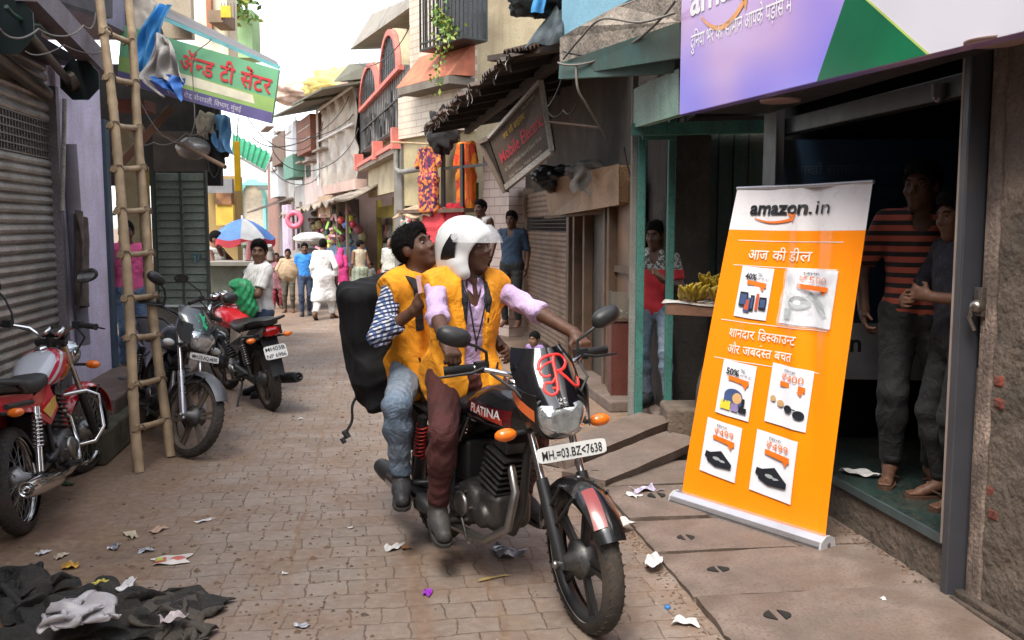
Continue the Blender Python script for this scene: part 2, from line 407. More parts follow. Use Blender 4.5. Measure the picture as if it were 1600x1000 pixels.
def person(label, loc, rz, height=1.68, group=None, sk='mid', vox=.008, pelvis=(0, 0, .90), up=(0, 0, 1), syaw=0, pyaw=0, head=(0, 0, 0),
           hands=None, feet=None, shirt=None, sleeve=.45, pants=None, shoes=None, hem=-.06, neckline=None, belly=0.0, fem=False, hair='short',
           extra=None, wide=1.0, longhem=None, tail=None, near=False, hat=None, pleg=1.0, headscale=1.0, wr=.007):
 """local frame: x right, y forward, z up, in metres of a 1.70 m figure, scaled to height"""
 sc = height / 1.70
 root = thing('person', label, 'person', loc, rz, group); root.scale = (sc, sc, sc)
 up = Vector(up).normalized(); P = Vector(pelvis)
 Ry = Matrix.Rotation(R(syaw), 3, 'Z'); Rp = Matrix.Rotation(R(pyaw), 3, 'Z')
 rt = up.orthogonal() if False else (Ry @ Vector((1, 0, 0))); rt = (rt - up * rt.dot(up)).normalized(); fw = up.cross(rt).normalized()
 TR = Matrix((rt, fw, up)).transposed()                                   # torso frame
 T = lambda x, y, z: P + TR @ Vector((x, y, z))
 pr_, pf = Rp @ Vector((1, 0, 0)), Rp @ Vector((0, 1, 0))
 sh = {1: T(.168 * wide, -.005, .455), -1: T(-.168 * wide, -.005, .455)}
 hp = {1: P + pr_ * .088, -1: P - pr_ * .088}
 hands = hands or {}; feet = feet or {}
 HR = Ry @ Matrix.Rotation(R(head[0]), 3, 'Z') @ Matrix.Rotation(R(head[1]), 3, 'X') @ Matrix.Rotation(R(head[2] if len(head) > 2 else 0), 3, 'Y')
 hb = T(0, .0, .54); hc = hb + HR @ Vector((0, .022, .098)) + up * .0
 hs_ = headscale
 H = lambda x, y, z: hc + HR @ (Vector((x, y, z)) * hs_)
 arms = {}; legs = {}
 for s in (1, -1):
  d = hands.get(s, hands.get('both')) or {}
  tgt = d.get('at');
  if tgt is None: tgt = sh[s] + Vector((.07 * s, .06, -.50)); loc_t = False
  tgt = Vector(tgt); hint = Vector(d.get('elbow', (.25 * s, -1, -.2)))
  e, w = ik(sh[s], tgt, .285, .25, hint); fd = Vector(d.get('dir', (w - e))).normalized(); pn = Vector(d.get('palm', (-s, .15, 0)))
  pn = (pn - fd * pn.dot(fd)).normalized(); arms[s] = (e, w, fd, pn, d.get('curl', .35))
  d = feet.get(s, {}); ft = Vector(d.get('at', (.10 * s, .0, 0))); toe = d.get('yaw', -8 * s); tp = d.get('pitch', 0)
  k, an = ik(hp[s], ft + Vector((0, 0, .085)), .425, .415, Vector(d.get('knee', (0.12 * s, 1, 0)))); legs[s] = (k, an, toe, tp)
 def limbs(b, inf, which, slv=1.0, k=.03):
  if which == 'arms':
   for s in (1, -1):
    e, w, *_ = arms[s]; up_ = min(1, slv / .55); lo_ = max(0, (slv - .55) / .45)
    b.rc(sh[s], e, .045 + inf, .037 + inf * 1.05, k, cut=None if up_ >= 1 else up_)
    if lo_ > 0: b.rc(e, w, .038 + inf * 1.0, .027 + inf, .03, cut=None if lo_ >= 1 and inf == 0 else min(lo_, .97))
  else:
   for s in (1, -1):
    kn, an, *_ = legs[s]; b.rc(hp[s] + Vector((0, 0, -.01)), kn, .080 + inf, .052 + inf, .04)
    b.rc(kn, an, .052 + inf, (.036 + inf * 1.0) * pleg, .03, cut=None if slv >= 1 else slv)
    b.el(kn.lerp(an, .3) - (kn - hp[s]).cross(Vector((1, 0, 0))).normalized() * 0 , (.050 + inf,) * 3, None, .05)
 def torso(b, inf):
  b.el(P + up * .01, (.158 + inf, .112 + inf, .12 + inf), np.array(TR), .05)
  b.el(T(0, .008 + belly * .4, .16), (.138 * wide + inf, .098 + inf + belly * .5, .17 + inf), np.array(TR), .07)
  b.el(T(0, .004, .335), (.160 * wide + inf, .108 + inf, .19 + inf), np.array(TR), .06)
  b.rc(sh[-1] + TR @ Vector((.02, 0, 0)), sh[1] - TR @ Vector((.02, 0, 0)), .058 + inf * .8, None, .05)
  b.rc(T(0, -.02, .44), T(0, -.015, .53), .085 + inf * .5, .058 + inf * .5, .05)
  if fem:
   for s in (1, -1): b.el(T(.07 * s, .085, .32), (.065 + inf,) * 3, None, .05)
 # ---- the body itself: one continuous surface
 b = Sdf(); torso(b, -.006 if shirt else 0.0); limbs(b, 0, 'arms')
 if not pants or pants.get('len', 1) < 1 or True: limbs(b, -.004, 'legs')
 b.rc(T(0, -.012, .49), H(0, -.022, -.04), .054, .050, .03)
 b.el(H(0, -.014, .034), (.076 * hs_, .096 * hs_, .092 * hs_), np.array(HR), .02); b.el(H(0, .028, -.038), (.060 * hs_, .066 * hs_, .074 * hs_), np.array(HR), .04)
 b.el(H(0, .066, -.098), (.026, .022, .020), np.array(HR), .03)                      # chin
 b.rc(H(-.03, .083, .030), H(.03, .083, .030), .012, None, .02)                      # brow
 b.rc(H(0, .088, .016), H(0, .108, -.022), .008, .0125, .012); b.el(H(.013, .097, -.026), (.009,) * 3, None, .008); b.el(H(-.013, .097, -.026), (.009,) * 3, None, .008)
 for s in (1, -1):
  b.el(H(.034 * s, .096, .010), (.017, .014, .0095), np.array(HR), .014, sub=True)
  b.el(H(.036 * s, .064, -.024), (.026, .024, .022), np.array(HR), .02)           # cheekbone
  b.el(H(.077 * s, -.008, .000), (.010, .021, .032), np.array(HR), .012)          # ear
 b.el(H(0, .089, -.053), (.023, .010, .0065), np.array(HR), .006); b.el(H(0, .087, -.066), (.020, .010, .007), np.array(HR), .006)
 for s in (1, -1):
  e, w, fd, pn, curl = arms[s]; sd = fd.cross(pn).normalized() * (1 if s > 0 else -1)
  # sd points to the thumb side
  if Vector(sd).dot(Vector((0, 0, 0))) < 0: pass
  kn0 = w + fd * .085
  b.rc(w, w + fd * .03, .027, .026, .02)
  for q in (-.026, -.009, .009, .026): b.rc(w + fd * .02 + sd * q * .7, kn0 + sd * q, .0145, .0125, .012)
  for q, ln in zip((-.030, -.010, .010, .030), (.062, .078, .084, .074)):
   p = kn0 + sd * q; ang = 0.0
   for j, fr in enumerate((.45, .30, .25)):
    ang += curl * (1.25 if j else .85) + .05 * abs(q) / .03
    dd = fd * math.cos(ang) + pn * math.sin(ang); nx = p + dd * ln * fr; b.rc(p, nx, .0098 - .0012 * j, .0090 - .0014 * j, .004); p = nx
  p = w + fd * .03 + sd * .024; dd = (fd * .6 + sd * .75 + pn * (.25 + .5 * curl)).normalized(); nx = p + dd * .042; b.rc(p, nx, .0155, .0115, .012)
  dd = (fd * .9 + sd * (.25 - .5 * curl) + pn * (.2 + .7 * curl)).normalized(); b.rc(nx, nx + dd * .035, .0112, .0085, .004)
 for s in (1, -1):
  kn, an, toe, tp = legs[s]; td = Matrix.Rotation(R(toe), 3, 'Z') @ Matrix.Rotation(R(tp), 3, 'X') @ Vector((0, 1, 0)); dn = Vector((0, 0, -1)) if not tp else (td.cross(Vector((1, 0, 0)))).normalized() * 1
  if dn.z > 0: dn = -dn
  heel = an - td * .045 + dn * .045; ball = an + td * .125 + dn * .055; tip = an + td * .185 + dn * .062
  if not shoes or shoes.get('kind') == 'sandal':
   b.rc(an, heel, .034, .030, .03); b.rc(an, ball, .036, .030, .03);
   for q in (-.028, -.012, .004, .02): b.rc(ball + td.cross(dn) * q, tip + td.cross(dn) * q, .0135, .010, .006)
 b.build('body', skin(sk), root, vox)
 # ---- clothes
 def cloth(name, sd_, mat, v=None): return sd_.build(name, mat, root, v or vox * 1.2)
 if pants:
  c = Sdf(wr * .75, 24, seed=len(label) * .37); inf = pants.get('fit', .014)
  c.el(P + up * .0, (.160 + inf, .116 + inf, .115 + inf), np.array(TR), .05); limbs(c, inf, 'legs', pants.get('len', .93))
  c.cut(P + up * .10, up); cloth('trousers', c, pants['mat'])
 if shirt:
  c = Sdf(wr, 24, seed=len(label) * .61); inf = shirt.get('fit', .013); torso(c, inf)
  limbs(c, inf + .001, 'arms', shirt.get('sleeve', sleeve)) if shirt.get('sleeve', sleeve) > 0 else None
  hm = shirt.get('hem', hem)
  if hm < -.2:
   for s in (1, -1):
    kn = legs[s][0]; q = P + Vector((0, 0, hm + .1)); c.rc(hp[s], hp[s].lerp(kn, min(1, -hm / .42)) + Vector((.015 * s, 0, 0)), .10 + inf, .105 + inf, .10)
    if hm < -.45: c.rc(kn, kn.lerp(legs[s][1], min(1, (-hm - .42) / .42)), .11 + inf, .11 + inf, .12)
  c.cut(P + up * hm, -up); c.cut(T(0, 0, .525), up + fw * .25)
  nk = shirt.get('neck')
  if nk: c.el(T(0, .10, .47), nk, np.array(TR), .01, sub=True)
  if shirt.get('vest'):                                              # sleeveless: deep armholes
   for s in (1, -1): c.el(T(.20 * s, .0, .38), (.065, .14, .12), np.array(TR), .01, sub=True)
  o = cloth('shirt', c, shirt['mat'])
  if shirt.get('collar'):
   mb = MB()
   for s in (1, -1):
    f = lambda u, v, s=s: T(s * (.012 + .062 * math.sin(u * math.pi * .5) * 1.0) * (1 + .15 * v), .075 - .135 * u + .02 * v + .012, .475 + .065 * u ** .6 - .042 * v + (.012 if u > .2 else 0))
    mb.grid(f, 10, 3, True, .004)
   mb.build('collar', shirt.get('cmat', shirt['mat']), root)
  if shirt.get('placket'):
   mb = MB()
   for q in range(5): mb.ball(T(0, .108 + .013 + inf + .006 + (-.02 if q == 4 else 0), .05 + .09 * q), .006, 6, 4)
   mb.build('buttons', M('shirt_button', (.6, .6, .58), rough=.3), root)
 if shoes:
  for s in (1, -1):
   kn, an, toe, tp = legs[s]; td = Matrix.Rotation(R(toe), 3, 'Z') @ Matrix.Rotation(R(tp), 3, 'X') @ Vector((0, 1, 0)); sdv = td.cross(Vector((0, 0, 1))).normalized(); dn = -(sdv.cross(td)).normalized()
   if shoes['kind'] == 'sandal':
    mb = MB();
    mb.loft([[an + td * y + dn * z + sdv * (w * x) for x, z in ((-1, .086), (1, .086), (1, .068), (-1, .068))] for y, w in ((-.075, .022), (-.05, .034), (.06, .036), (.13, .046), (.19, .034), (.208, .012))], True, False)
    for q in (-.6, .6): mb.tube([an + td * .16 + dn * .052, an + td * .11 + dn * .022 + sdv * .02 * q, an + td * .03 + dn * .055 + sdv * .045 * (1 if q > 0 else -1)], .007, 6)
    mb.build('sandal', shoes['mat'], root)
   else:
    c = Sdf(); bt = shoes['kind'] == 'boot'
    c.rc(an + td * -.03 + dn * .04, an + td * .06 + dn * .035, .043, .043, .03); c.rc(an + td * .06 + dn * .04, an + td * .155 + dn * .052, .045, .036, .03)
    c.rc(an + (dn * -.07 if bt else dn * -.005) , an, .047 if bt else .043, .045, .03)
    c.cut(an + dn * .078, dn); c.build('shoe', shoes['mat'], root, vox)
    mb = MB(); mb.loft([[an + td * y + dn * z + sdv * (w * x) for x, z in ((-1, .078), (1, .078), (1.0, .094), (-1.0, .094))] for y, w in ((-.080, .020), (-.06, .038), (.02, .042), (.12, .048), (.17, .040), (.196, .018))], True, False)
    mb.build('shoe_sole', shoes.get('sole', M('dark_sole', (.03, .028, .025), rough=.8)), root)
 # ---- hair, eyes, brows
 if hair not in (None, 'none'):
  c = Sdf(.006 if near else .004, 70 if near else 50, seed=len(label)); g = dict(short=.008, thick=.012, bald=.003, long=.018, cap=.012)[hair]
  c.el(H(0, -.016, .037), (.076 * hs_ + g, .098 * hs_ + g, .093 * hs_ + g * 1.3), np.array(HR), .02)
  if hair == 'thick': c.el(H(0, .055, .105), (.055, .035, .028), np.array(HR), .04)
  if hair == 'long': c.rc(H(0, -.07, .0), H(0, -.10, -.16), .07, .05, .05)
  n = HR @ Vector((0, .13, -.100 if hair != 'bald' else -.24)); c.cut(H(0, .092, .066) if hair != 'bald' else H(0, .02, .045), n)
  if hair != 'bald': c.el(H(0, .098, -.022), (.105, .075, .092), np.array(HR), .008, sub=True)
  for q in (1, -1): c.el(H(.085 * q, .004, -.012), (.030, .026, .040), np.array(HR), .008, sub=True)
  ho = c.build('hair', HAIR() if hair != 'bald' else M('grey_hair', (.12, .11, .10), rough=.7), root, max(.006, vox * .85))
 if hair not in (None, 'none', 'bald') and vox < .01:
  rr = random.Random(len(label)); mb = MB(); vs = [(v.co.copy(), v.normal.copy()) for v in ho.data.vertices]
  for _ in range(1500):
   p, nn = rr.choice(vs); L = rr.uniform(.008, .017); d = (nn + Vector((rr.uniform(-.9, .9), rr.uniform(-.9, .9), rr.uniform(-.9, .5)))).normalized(); w = nn.cross(d).normalized() * .0022
   mb.add([p - w - nn * .003, p + w - nn * .003, p + d * L], [(0, 1, 2)], True)
  mb.build('loose_hair', HAIR(), ho)
 ew, ei = M('eye_white', (.26, .23, .20), rough=.3, var=.05), M('eye_iris', (.012, .008, .006), rough=.1, var=0)
 for s in (1, -1):
  mb = MB(); mb.ball(H(.033 * s, .0790, .010), (.0115, .0105, .0075), 10, 8, HR); mb.cur = 1; mb.ball(H(.034 * s, .0850, .0105), (.0072, .0062, .0070), 8, 6, HR)
  mb.build('eye', [ew, ei], root)
 mb = MB()
 for s in (1, -1): mb.tube([H(.014 * s, .0945, .030), H(.032 * s, .0935, .037), H(.050 * s, .080, .031)], [.0035, .0045, .003], 6)
 mb.build('eyebrows', HAIR(), root)
 if extra and 'moustache' in extra:
  mb = MB(); mb.tube([H(-.032, .078, -.050), H(-.012, .0985, -.040), H(.012, .0985, -.040), H(.032, .078, -.050)], [.004, .0075, .0075, .004], 8); mb.build('moustache', HAIR(), root)
 ctx = dict(root=root, T=T, H=H, P=P, up=up, TR=TR, HR=HR, sh=sh, hp=hp, arms=arms, legs=legs, hc=hc, torso=torso, limbs=limbs, cloth=cloth, fw=fw, rt=rt)
 return ctx
# ------------------------------------------------------------ ground
SD = Vector((-.15, 1, 0)).normalized()
def ground_material():
 m = M('street_paving', (.3, .2, .15), rough=.85, var=0); n, l, b = nt(m)
 tc = n.new('ShaderNodeTexCoord')
 def node(t, **k):
  x = n.new(t)
  for a, v in k.items(): setattr(x, a, v)
  return x
 def math_(op, a, b_=None, c=None):
  x = node('ShaderNodeMath', operation=op)
  for i, v in enumerate((a, b_, c)):
   if v is None: continue
   if hasattr(v, 'links'): l.new(v, x.inputs[i])
   else: x.inputs[i].default_value = v
  return x.outputs[0]
 def noise(sc, det=5, vec=None):
  x = node('ShaderNodeTexNoise'); x.inputs['Scale'].default_value = sc; x.inputs['Detail'].default_value = det; l.new(vec or tc.outputs['Object'], x.inputs['Vector']); return x
 def mix(f, a, c):
  x = node('ShaderNodeMix', data_type='RGBA')
  l.new(f, x.inputs[0]) if hasattr(f, 'links') else setattr(x.inputs[0], 'default_value', f)
  for v, i in ((a, 6), (c, 7)):
   l.new(v, x.inputs[i]) if hasattr(v, 'links') else setattr(x.inputs[i], 'default_value', (*v, 1))
  return x.outputs[2]
 def ramp(s, lo, hi):
  x = node('ShaderNodeMapRange'); x.inputs[1].default_value = lo; x.inputs[2].default_value = hi; l.new(s, x.inputs[0]); return x.outputs[0]
 mp = node('ShaderNodeMapping'); mp.inputs['Rotation'].default_value = (0, 0, -math.atan2(.15, 1)); l.new(tc.outputs['Object'], mp.inputs[0])
 d1 = noise(13, 3); d2 = noise(3.1, 3)
 va = node('ShaderNodeVectorMath', operation='SCALE'); l.new(d1.outputs['Color'], va.inputs[0]); va.inputs['Scale'].default_value = .035
 vb = node('ShaderNodeVectorMath', operation='SCALE'); l.new(d2.outputs['Color'], vb.inputs[0]); vb.inputs['Scale'].default_value = .07
 ad = node('ShaderNodeVectorMath', operation='ADD'); l.new(mp.outputs[0], ad.inputs[0]); l.new(va.outputs[0], ad.inputs[1])
 ad2 = node('ShaderNodeVectorMath', operation='ADD'); l.new(ad.outputs[0], ad2.inputs[0]); l.new(vb.outputs[0], ad2.inputs[1])
 br = node('ShaderNodeTexBrick', offset=.5, squash=.72, squash_frequency=3); l.new(ad2.outputs[0], br.inputs['Vector'])
 br.inputs['Scale'].default_value = 1; br.inputs['Brick Width'].default_value = .185; br.inputs['Row Height'].default_value = .16
 br.inputs['Mortar Size'].default_value = .0042; br.inputs['Mortar Smooth'].default_value = .35; br.inputs['Bias'].default_value = -.1
 br.inputs['Color1'].default_value = (.20, .157, .127, 1); br.inputs['Color2'].default_value = (.25, .20, .165, 1); br.inputs['Mortar'].default_value = (.098, .064, .044, 1)
 sp = node('ShaderNodeSeparateXYZ'); l.new(mp.outputs[0], sp.inputs[0])
 big = noise(.55, 6); fine = noise(22, 8); mid = noise(3.0, 8)
 pav = mix(math_('MULTIPLY', ramp(mid.outputs[0], .40, .70), .75), br.outputs['Color'], (.170, .100, .064))
 pav = mix(math_('MULTIPLY', ramp(fine.outputs[0], .45, .8), .6), pav, (.33, .26, .205))
 # trodden mud along the left and beside the drain, in street coordinates
 xx = sp.outputs[0]
 wob = math_('MULTIPLY', math_('SUBTRACT', big.outputs[0], .5), 1.9)
 wob2 = math_('ADD', wob, math_('MULTIPLY', math_('SUBTRACT', mid.outputs[0], .5), 1.2))
 left = ramp(math_('ADD', math_('MULTIPLY', xx, -1), wob2), .80, 1.65)
 right = ramp(math_('ADD', xx, wob2), 1.15, 1.6)
 def line(x0, w):
  return ramp(math_('ABSOLUTE', math_('SUBTRACT', math_('ADD', xx, math_('MULTIPLY', math_('SUBTRACT', mid.outputs[0], .5), .12)), x0)), w, w * .3)
 mud = math_('MAXIMUM', left, math_('MULTIPLY', right, .75))
 for x0, w in ((.19, .055), (.52, .03), (-.42, .02)): mud = math_('MAXIMUM', mud, math_('MULTIPLY', line(x0, w), math_('MULTIPLY', ramp(big.outputs[0], .3, .55), .85)))
 mudc = mix(ramp(fine.outputs[0], .35, .7), (.165, .098, .057), (.25, .165, .105))
 mudc = mix(ramp(noise(1.7, 7).outputs[0], .55, .75), mudc, (.135, .07, .042))
 c = mix(math_('MULTIPLY', mud, .93), pav, mudc)
 st = ramp(noise(.8, 5).outputs[0], .56, .72); c = mix(math_('MULTIPLY', st, .6), c, (.095, .062, .043)); gr_ = noise(120, 4); c = mix(math_('MULTIPLY', ramp(gr_.outputs[0], .5, .75), .45), c, (.09, .06, .045)); c = mix(math_('MULTIPLY', ramp(noise(6.5, 8).outputs[0], .52, .68), .55), c, (.21, .142, .095))
 v = node('ShaderNodeTexVoronoi'); v.inputs['Scale'].default_value = 9; l.new(tc.outputs['Object'], v.inputs['Vector'])
 spk = math_('MULTIPLY', ramp(v.outputs['Distance'], .07, .04), ramp(big.outputs[0], .48, .6)); c = mix(math_('MULTIPLY', spk, .7), c, (.5, .45, .38))
 l.new(c, b.inputs['Base Color'])
 h = math_('ADD', math_('MULTIPLY', math_('SUBTRACT', 1, br.outputs['Fac']), math_('SUBTRACT', 1.0, math_('MULTIPLY', mud, .85))), math_('MULTIPLY', fine.outputs[0], .55))
 h = math_('ADD', h, math_('MULTIPLY', mid.outputs[0], .9))
 bp = node('ShaderNodeBump'); bp.inputs['Strength'].default_value = .7; bp.inputs['Distance'].default_value = .008; l.new(h, bp.inputs['Height']); l.new(bp.outputs[0], b.inputs['Normal'])
 l.new(ramp(mid.outputs[0], .2, 1.0), b.inputs['Roughness'])
 rr = node('ShaderNodeMapRange'); rr.inputs[3].default_value = .62; rr.inputs[4].default_value = .95; l.new(mid.outputs[0], rr.inputs[0]); l.new(rr.outputs[0], b.inputs['Roughness'])
 return m
mb = MB(); mb.add([(-300, -200, 0), (300, -200, 0), (300, 400, 0), (-300, 400, 0)], [(0, 1, 2, 3)])
tag(mb.build('street', ground_material()), kind='structure')
CONC = lambda: M('old_concrete', (.175, .132, .108), rough=.9, var=.2, vs=5, dirt=.6, dcol=(.10, .06, .04), ds=3.2, bump=.5, bs=45)
HOLE = lambda: M('dark_hole', (.012, .01, .008), rough=.9, var=0)
FS = Fr((.80, 3.92), (.80 - .14, 4.92), (-1, 0))
rnd = random.Random(4)
def rough_slab(name, parent, F, u0, u1, o0, o1, z0, z1, seed):
 """a worn concrete slab: gently uneven top, broken edges"""
 r = random.Random(seed); mb = MB(); nu, nv = 14, 18; ph = [r.uniform(0, 6) for _ in range(6)]
 def top(u, v):
  e = .003 * math.sin(23 * v + ph[1]) + r.uniform(-.002, .002)
  uu = u0 + (u1 - u0) * u + (e if u in (0, 1) else 0); oo = o0 + (o1 - o0) * v + (.003 * math.sin(17 * u + ph[2]) if v in (0, 1) else 0)
  z = z1 + .004 * math.sin(5 * u + ph[3]) * math.sin(6 * v + ph[4]) - (.007 if (u in (0, 1) or v in (0, 1)) else 0) - (.012 if r.random() < .04 and (u in (0, 1) or v in (0, 1)) else 0)
  return F.at(uu, oo, z)
 mb.grid(top, nu, nv, True, (z1 - z0) * (1 if F.d.cross(F.n).z * (o1 - o0) > 0 else -1))
 return mb
names = ['nearest drain slab in the bottom right corner', 'drain slab below the torn paper with a round lifting hole', 'drain slab beside the front wheel with a worn oval hole', 'drain slab just in front of the orange banner foot', 'drain slab under the foot of the orange banner', 'drain slab next to the loose tilted planks', 'drain slab half under the loose concrete planks']
edges = [-2.4, -1.35, -.62, .03, .60, 1.12, 1.76, 2.35]
for i in range(7):
 u0, u1 = edges[i] + .012, edges[i + 1] - .012; uc = (u0 + u1) / 2; z = .034 + rnd.uniform(-.008, .008)
 root = thing('drain_slab', names[i], 'slab', FS.at(uc, -.55, 0), 0, 'concrete drain slabs along the shop fronts')
 rough_slab('slab_body', root, FS, u0, u1, -.01, -1.12 - .012 * i, -.03, z, i).build('slab_body', CONC(), root, True)
 mb = MB(); cpt = FS.at(uc + rnd.uniform(-.1, .1), -.2 - rnd.uniform(0, .1), 0)
 for q in (-1, 1):
  poly = [cpt + FS.n * (q * ((.010 + .004 * (i % 3)) + (.034 + .004 * (i % 4)) * math.sin(math.pi * k / 8))) + FS.d * ((-.045 + .09 * k / 8) * (.8 + .12 * (i % 3))) + Vector((0, 0, z - .02)) for k in range(9)]
  mb.prism(poly, (0, 0, .0262))
 mb.build('lifting_hole', HOLE(), root, True)
# two loose planks of concrete, skewed on the ground
for k, (p, d, L, wd, lb, zt) in enumerate(((G(945, 771), Vector((.66, .75, 0)), 1.25, .34, 'nearer loose concrete plank with a lifting hole, skewed toward the banner', .05),
                                       (G(897, 737), Vector((.64, .77, 0)), 1.4, .36, 'farther loose concrete plank lying behind the holed one', .06))):
 d.normalize(); n_ = Vector((-d.y, d.x, 0)); root = thing('loose_slab', lb, 'slab', p + d * L / 2, 0, 'loose concrete planks')
 class FF: pass
 f = Fr((p.x, p.y), (p.x + d.x, p.y + d.y), (n_.x, n_.y))
 m = rough_slab('x', root, f, 0, L, 0, wd, 0.012, .09, 30 + k)
 m.v = [(x, y, z + zt * ((Vector((x, y, 0)) - Vector((p.x, p.y, 0))).dot(d) / L)) for x, y, z in m.v]
 m.build('slab_body', CONC(), root, True)
 if k == 0:
  mb = MB()
  for q in (-1, 1):
   mb.prism([f.at(.13 + q * (.008 + .03 * math.sin(math.pi * j / 8)), .13 + .07 * j / 8, .078) for j in range(9)], (0, 0, .0195))
  mb.build('lifting_hole', HOLE(), root, True)
# ------------------------------------------------------------ right side: the parcel shop
FR = Fr((2.0, 4.0), (1.40, 8.0), (-1, 0))
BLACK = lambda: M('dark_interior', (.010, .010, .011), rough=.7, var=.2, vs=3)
GREYM = lambda: M('grey_metal', (.052, .052, .060), rough=.45, metal=.2, var=.1, vs=4, dirt=.25)
PLAST = lambda: M('stained_plaster', (.15, .108, .08), rough=.92, var=.3, vs=3.2, dirt=.75, dcol=(.045, .04, .032), ds=3.5, bump=.7, bs=22, streak=.3)
shop = thing('parcel_shop', 'dark open-fronted shop with grey steel post, blue wall poster and green floor mat', 'shop', FR.at(1.0, -.6, 0))
wbox('corner_post', GREYM(), shop, FR, -.045, .0, .0, .10, 0, 2.85, .006)
wbox('post_edge', M('beige_trim', (.25, .20, .17), rough=.6), shop, FR, .002, .016, -.06, .098, .26, 2.4)
wbox('plinth', PLAST(), shop, FR, .07, 2.05, -2.4, .03, -.02, .245, .015)
wbox('floor_mat', M('green_mat', (.006, .024, .022), rough=.5, var=.3, vs=8, dirt=.4), shop, FR, .075, 2.0, -2.3, .034, .247, .262)
wbox('mat_edge', M('metal_edge', (.10, .13, .13), rough=.4, metal=.5), shop, FR, .075, 2.0, .0345, .05, .225, .266)
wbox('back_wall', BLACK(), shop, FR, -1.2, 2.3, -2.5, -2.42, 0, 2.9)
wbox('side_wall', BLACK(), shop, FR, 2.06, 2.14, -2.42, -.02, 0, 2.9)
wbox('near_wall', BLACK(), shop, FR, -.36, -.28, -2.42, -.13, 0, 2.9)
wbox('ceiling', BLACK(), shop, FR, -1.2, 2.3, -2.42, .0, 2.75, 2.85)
wbox('lintel', M('dark_steel', (.028, .028, .03), rough=.4, metal=.4), shop, FR, .067, 2.0, -.05, .03, 2.22, 2.32, .006)
wbox('pillar', GREYM(), shop, FR, 1.86, 2.055, .035, .09, .25, 2.6, .006)
# blue wall poster with pale lettering, inside on the side wall facing the street
P0 = Vector((1.62, 5.95, 0)); PD = Vector((1, -.12, 0)).normalized()
pst = MB(); pst.box(P0 + PD * .75 + Vector((0, 0, 1.62)), (1.5, .02, 1.15), (0, 0, math.atan2(PD.y, PD.x)));
po = pst.build('wall_poster', M('blue_poster', (.010, .036, .075), rough=.4, var=.15, vs=2), shop, True)
pw = MB(); pw.box(P0 + PD * .75 + Vector((0, -.004, .86)), (1.5, .02, .36), (0, 0, math.atan2(PD.y, PD.x))); pw.build('poster_foot', M('poster_white', (.30, .31, .33), rough=.5), po, True)
sf = plane_surf(P0 + Vector((0, -.0135, 0)), PD, (0, 0, 1), .003); tx = MB()
lay(tx, hindi('लाखों सामान के साथ'), sf, .16, 1.98, .085); lay(tx, hindi('भी आपके पास'), sf, .34, 1.84, .085); lay(tx, hindi('घर जैसा'), sf, .2, 1.70, .07)
tx.build('poster_lettering', M('poster_letter', (.06, .09, .13), rough=.6), po, True)
tx = MB(); sf2 = plane_surf(P0 + Vector((0, -.0145, 0)), PD, (0, 0, 1), .003); lay(tx, glyphs('amazon', .02), sf2, .12, .86, .16)
tx.build('foot_lettering', M('letter_black', (.01, .01, .01), rough=.6), po, True)
# sign fascia above the shop
SA, SB = A(1057, 180, 5.9), None
SB = Vector((1.95, 3.0, 0)); sl_ = Vector((1.045, 5.9, 0)); sdir = (SB - sl_);
SB = sl_ + Vector((.31, -1, 0)) * 3.4
FG = Fr((sl_.x, sl_.y), (SB.x, SB.y), (-1, -.3)); ZS = SA.z
sign = thing('shop_sign', 'large violet, green and white shop sign board with Hindi slogan over the open shop', 'sign', FG.at(FG.L / 2, 0, ZS))
def sign_mat():
 m = M('sign_print', (.5, .4, .7), rough=.16, var=0, spec=.6)
 def fn(n, l, old, tc):
  s = n.new('ShaderNodeTexNoise'); s.inputs['Scale'].default_value = 1.1; s.inputs['Detail'].default_value = 1; l.new(tc, s.inputs['Vector'])
  r = n.new('ShaderNodeValToRGB'); r.color_ramp.elements[0].position = .36; r.color_ramp.elements[1].position = .62
  r.color_ramp.elements[0].color = (.235, .205, .72, 1); r.color_ramp.elements[1].color = (.50, .34, .60, 1)
  l.new(s.outputs[0], r.inputs[0]); return r.outputs[0]
 set_color(m, fn); return m
SH = 1.55
MB().fbox(FG, 0, FG.L, -.08, 0, ZS, ZS + SH).build('sign_board', sign_mat(), sign, True, .004)
def sgp(px, py): u, z = FG.px(px, py); return u, z
def sgpoly(pts, lift): return [FG.at(u, lift, z) for u, z in pts]
ga, gb = sgp(1277, 122), sgp(1449, 84); gt = sgp(1322, -4)
gt2 = sgp(1357, 2)
def ext(p, q, z): t = (z - p[1]) / (q[1] - p[1]); return (p[0] + (q[0] - p[0]) * t, z)
L1 = ext((ga[0], ga[1]), gt, ZS + SH - .002); L2 = ext(gb, gt2, ZS + SH - .002)
apex_z = None
# the two edges of the green wedge meet above; white beyond
a0, a1 = (ga[0], ZS + .003), gt; b0, b1 = (gb[0], ZS + .003), gt2
den = (a1[0] - a0[0]) / (a1[1] - a0[1]) - (b1[0] - b0[0]) / (b1[1] - b0[1]); zi = ZS + ((b0[0] - a0[0]) / den)
pi = ext(a0, a1, min(zi, ZS + SH - .01))
mb = MB(); mb.prism(sgpoly([a0, b0, pi], .003), FG.n * -.002); mb.build('green_wedge', M('sign_green', (.006, .13, .055), rough=.2, var=.2, vs=1.2), sign, True)
mb = MB(); mb.prism(sgpoly([(b0[0] + .016, b0[1]), (FG.L - .003, b0[1]), (FG.L - .003, ZS + SH - .004), (pi[0] + .02, ZS + SH - .004), (pi[0] + .016, pi[1])], .003), FG.n * -.002); mb.build('white_field', M('sign_white', (.62, .60, .66), rough=.2, var=.05, vs=1), sign, True)
